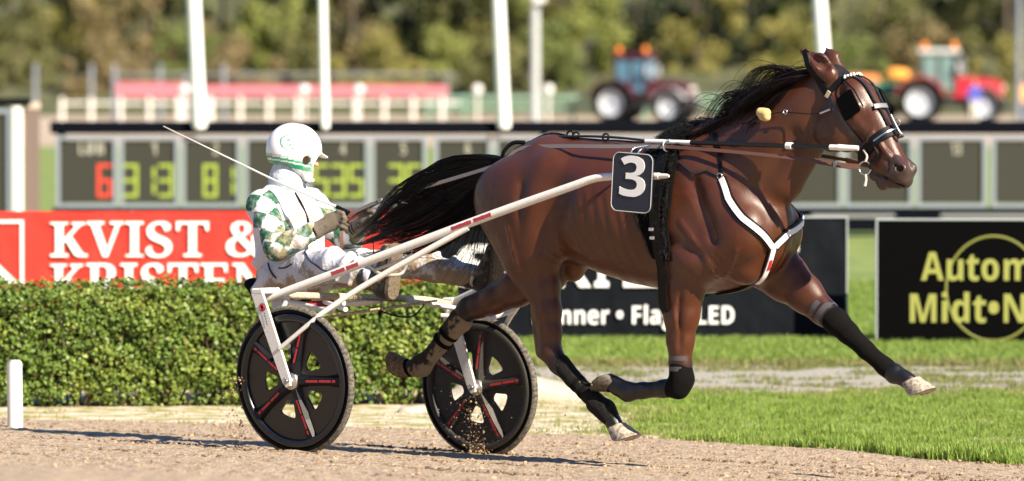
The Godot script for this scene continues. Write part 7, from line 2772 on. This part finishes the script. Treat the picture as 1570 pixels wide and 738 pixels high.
	M.panel_dark = mat(lin(0.036, 0.036, 0.029), 0.6, 0.0, 0.35)
	M.led_green = glow(Color(0.22, 0.28, 0.035), 0.35)
	M.led_red = glow(Color(0.50, 0.04, 0.02), 0.35)
	M.caption = mat(lin(0.34, 0.33, 0.28), 0.7)
	M.brown_post = mat(lin(0.16, 0.115, 0.10), 0.8)
	M.pink_post = mat(lin(0.50, 0.40, 0.35), 0.8)
	M.white_mast = mat(lin(0.82, 0.82, 0.82), 0.4)
	M.white_post = mat(lin(0.74, 0.72, 0.68), 0.6)
	# far side
	M.far_sand = tri(mat(Color.WHITE, 0.95), 0.05, true)
	M.far_sand.albedo_texture = noise_tex(0.01, 512, 4, 91, [[0.3, lin(0.33, 0.26, 0.19)], [0.7, lin(0.42, 0.34, 0.26)]])
	M.far_bank = tri(mat(Color.WHITE, 0.95), 0.1, true)
	M.far_bank.albedo_texture = noise_tex(0.02, 512, 5, 92, [[0.3, lin(0.045, 0.055, 0.022)], [0.7, lin(0.09, 0.085, 0.04)]])
	M.pink_board = mat(lin(0.50, 0.16, 0.20), 0.6)
	M.grey_blue = mat(lin(0.22, 0.25, 0.30), 0.6)
	M.grey_pole = mat(lin(0.42, 0.45, 0.46), 0.6)
	M.green_rail = mat(lin(0.20, 0.36, 0.28), 0.6)
	M.maroon = mat(lin(0.085, 0.014, 0.026), 0.35)
	M.tractor_red = mat(lin(0.50, 0.022, 0.040), 0.35)
	M.glass_blue = mat(lin(0.10, 0.22, 0.32), 0.12)
	M.glass_teal = mat(lin(0.16, 0.26, 0.25), 0.12)
	M.roof_pale = mat(lin(0.52, 0.56, 0.54), 0.4)
	M.beacon = mat(lin(0.80, 0.22, 0.02), 0.3)
	M.dark_iron = mat(lin(0.035, 0.037, 0.042), 0.6)
	M.rim_pale = mat(lin(0.46, 0.50, 0.56), 0.5)
	M.trailer_green = mat(lin(0.02, 0.15, 0.11), 0.5)
	M.cargo = vcol(mat(Color.WHITE, 0.8))
	M.far_cloth = vcol(mat(Color.WHITE, 0.8))
	M.bark = mat(lin(0.075, 0.058, 0.042), 0.9)

func glow(c: Color, e: float) -> StandardMaterial3D:
	var m := mat(c.linear_to_srgb(), 0.6)
	m.emission_enabled = true
	m.emission = c.linear_to_srgb()
	m.emission_energy_multiplier = e
	return m

func build_all() -> void:
	var t0 := Time.get_ticks_msec()
	build_ground()
	print("ground ", Time.get_ticks_msec() - t0)
	build_hedge()
	build_banners()
	build_scoreboard()
	build_post()
	print("boards ", Time.get_ticks_msec() - t0)
	build_far()
	print("far ", Time.get_ticks_msec() - t0)
	build_horse()
	print("horse ", Time.get_ticks_msec() - t0)
	build_sulky()
	build_driver()
	print("driver ", Time.get_ticks_msec() - t0)
	build_harness()
	print("harness ", Time.get_ticks_msec() - t0)
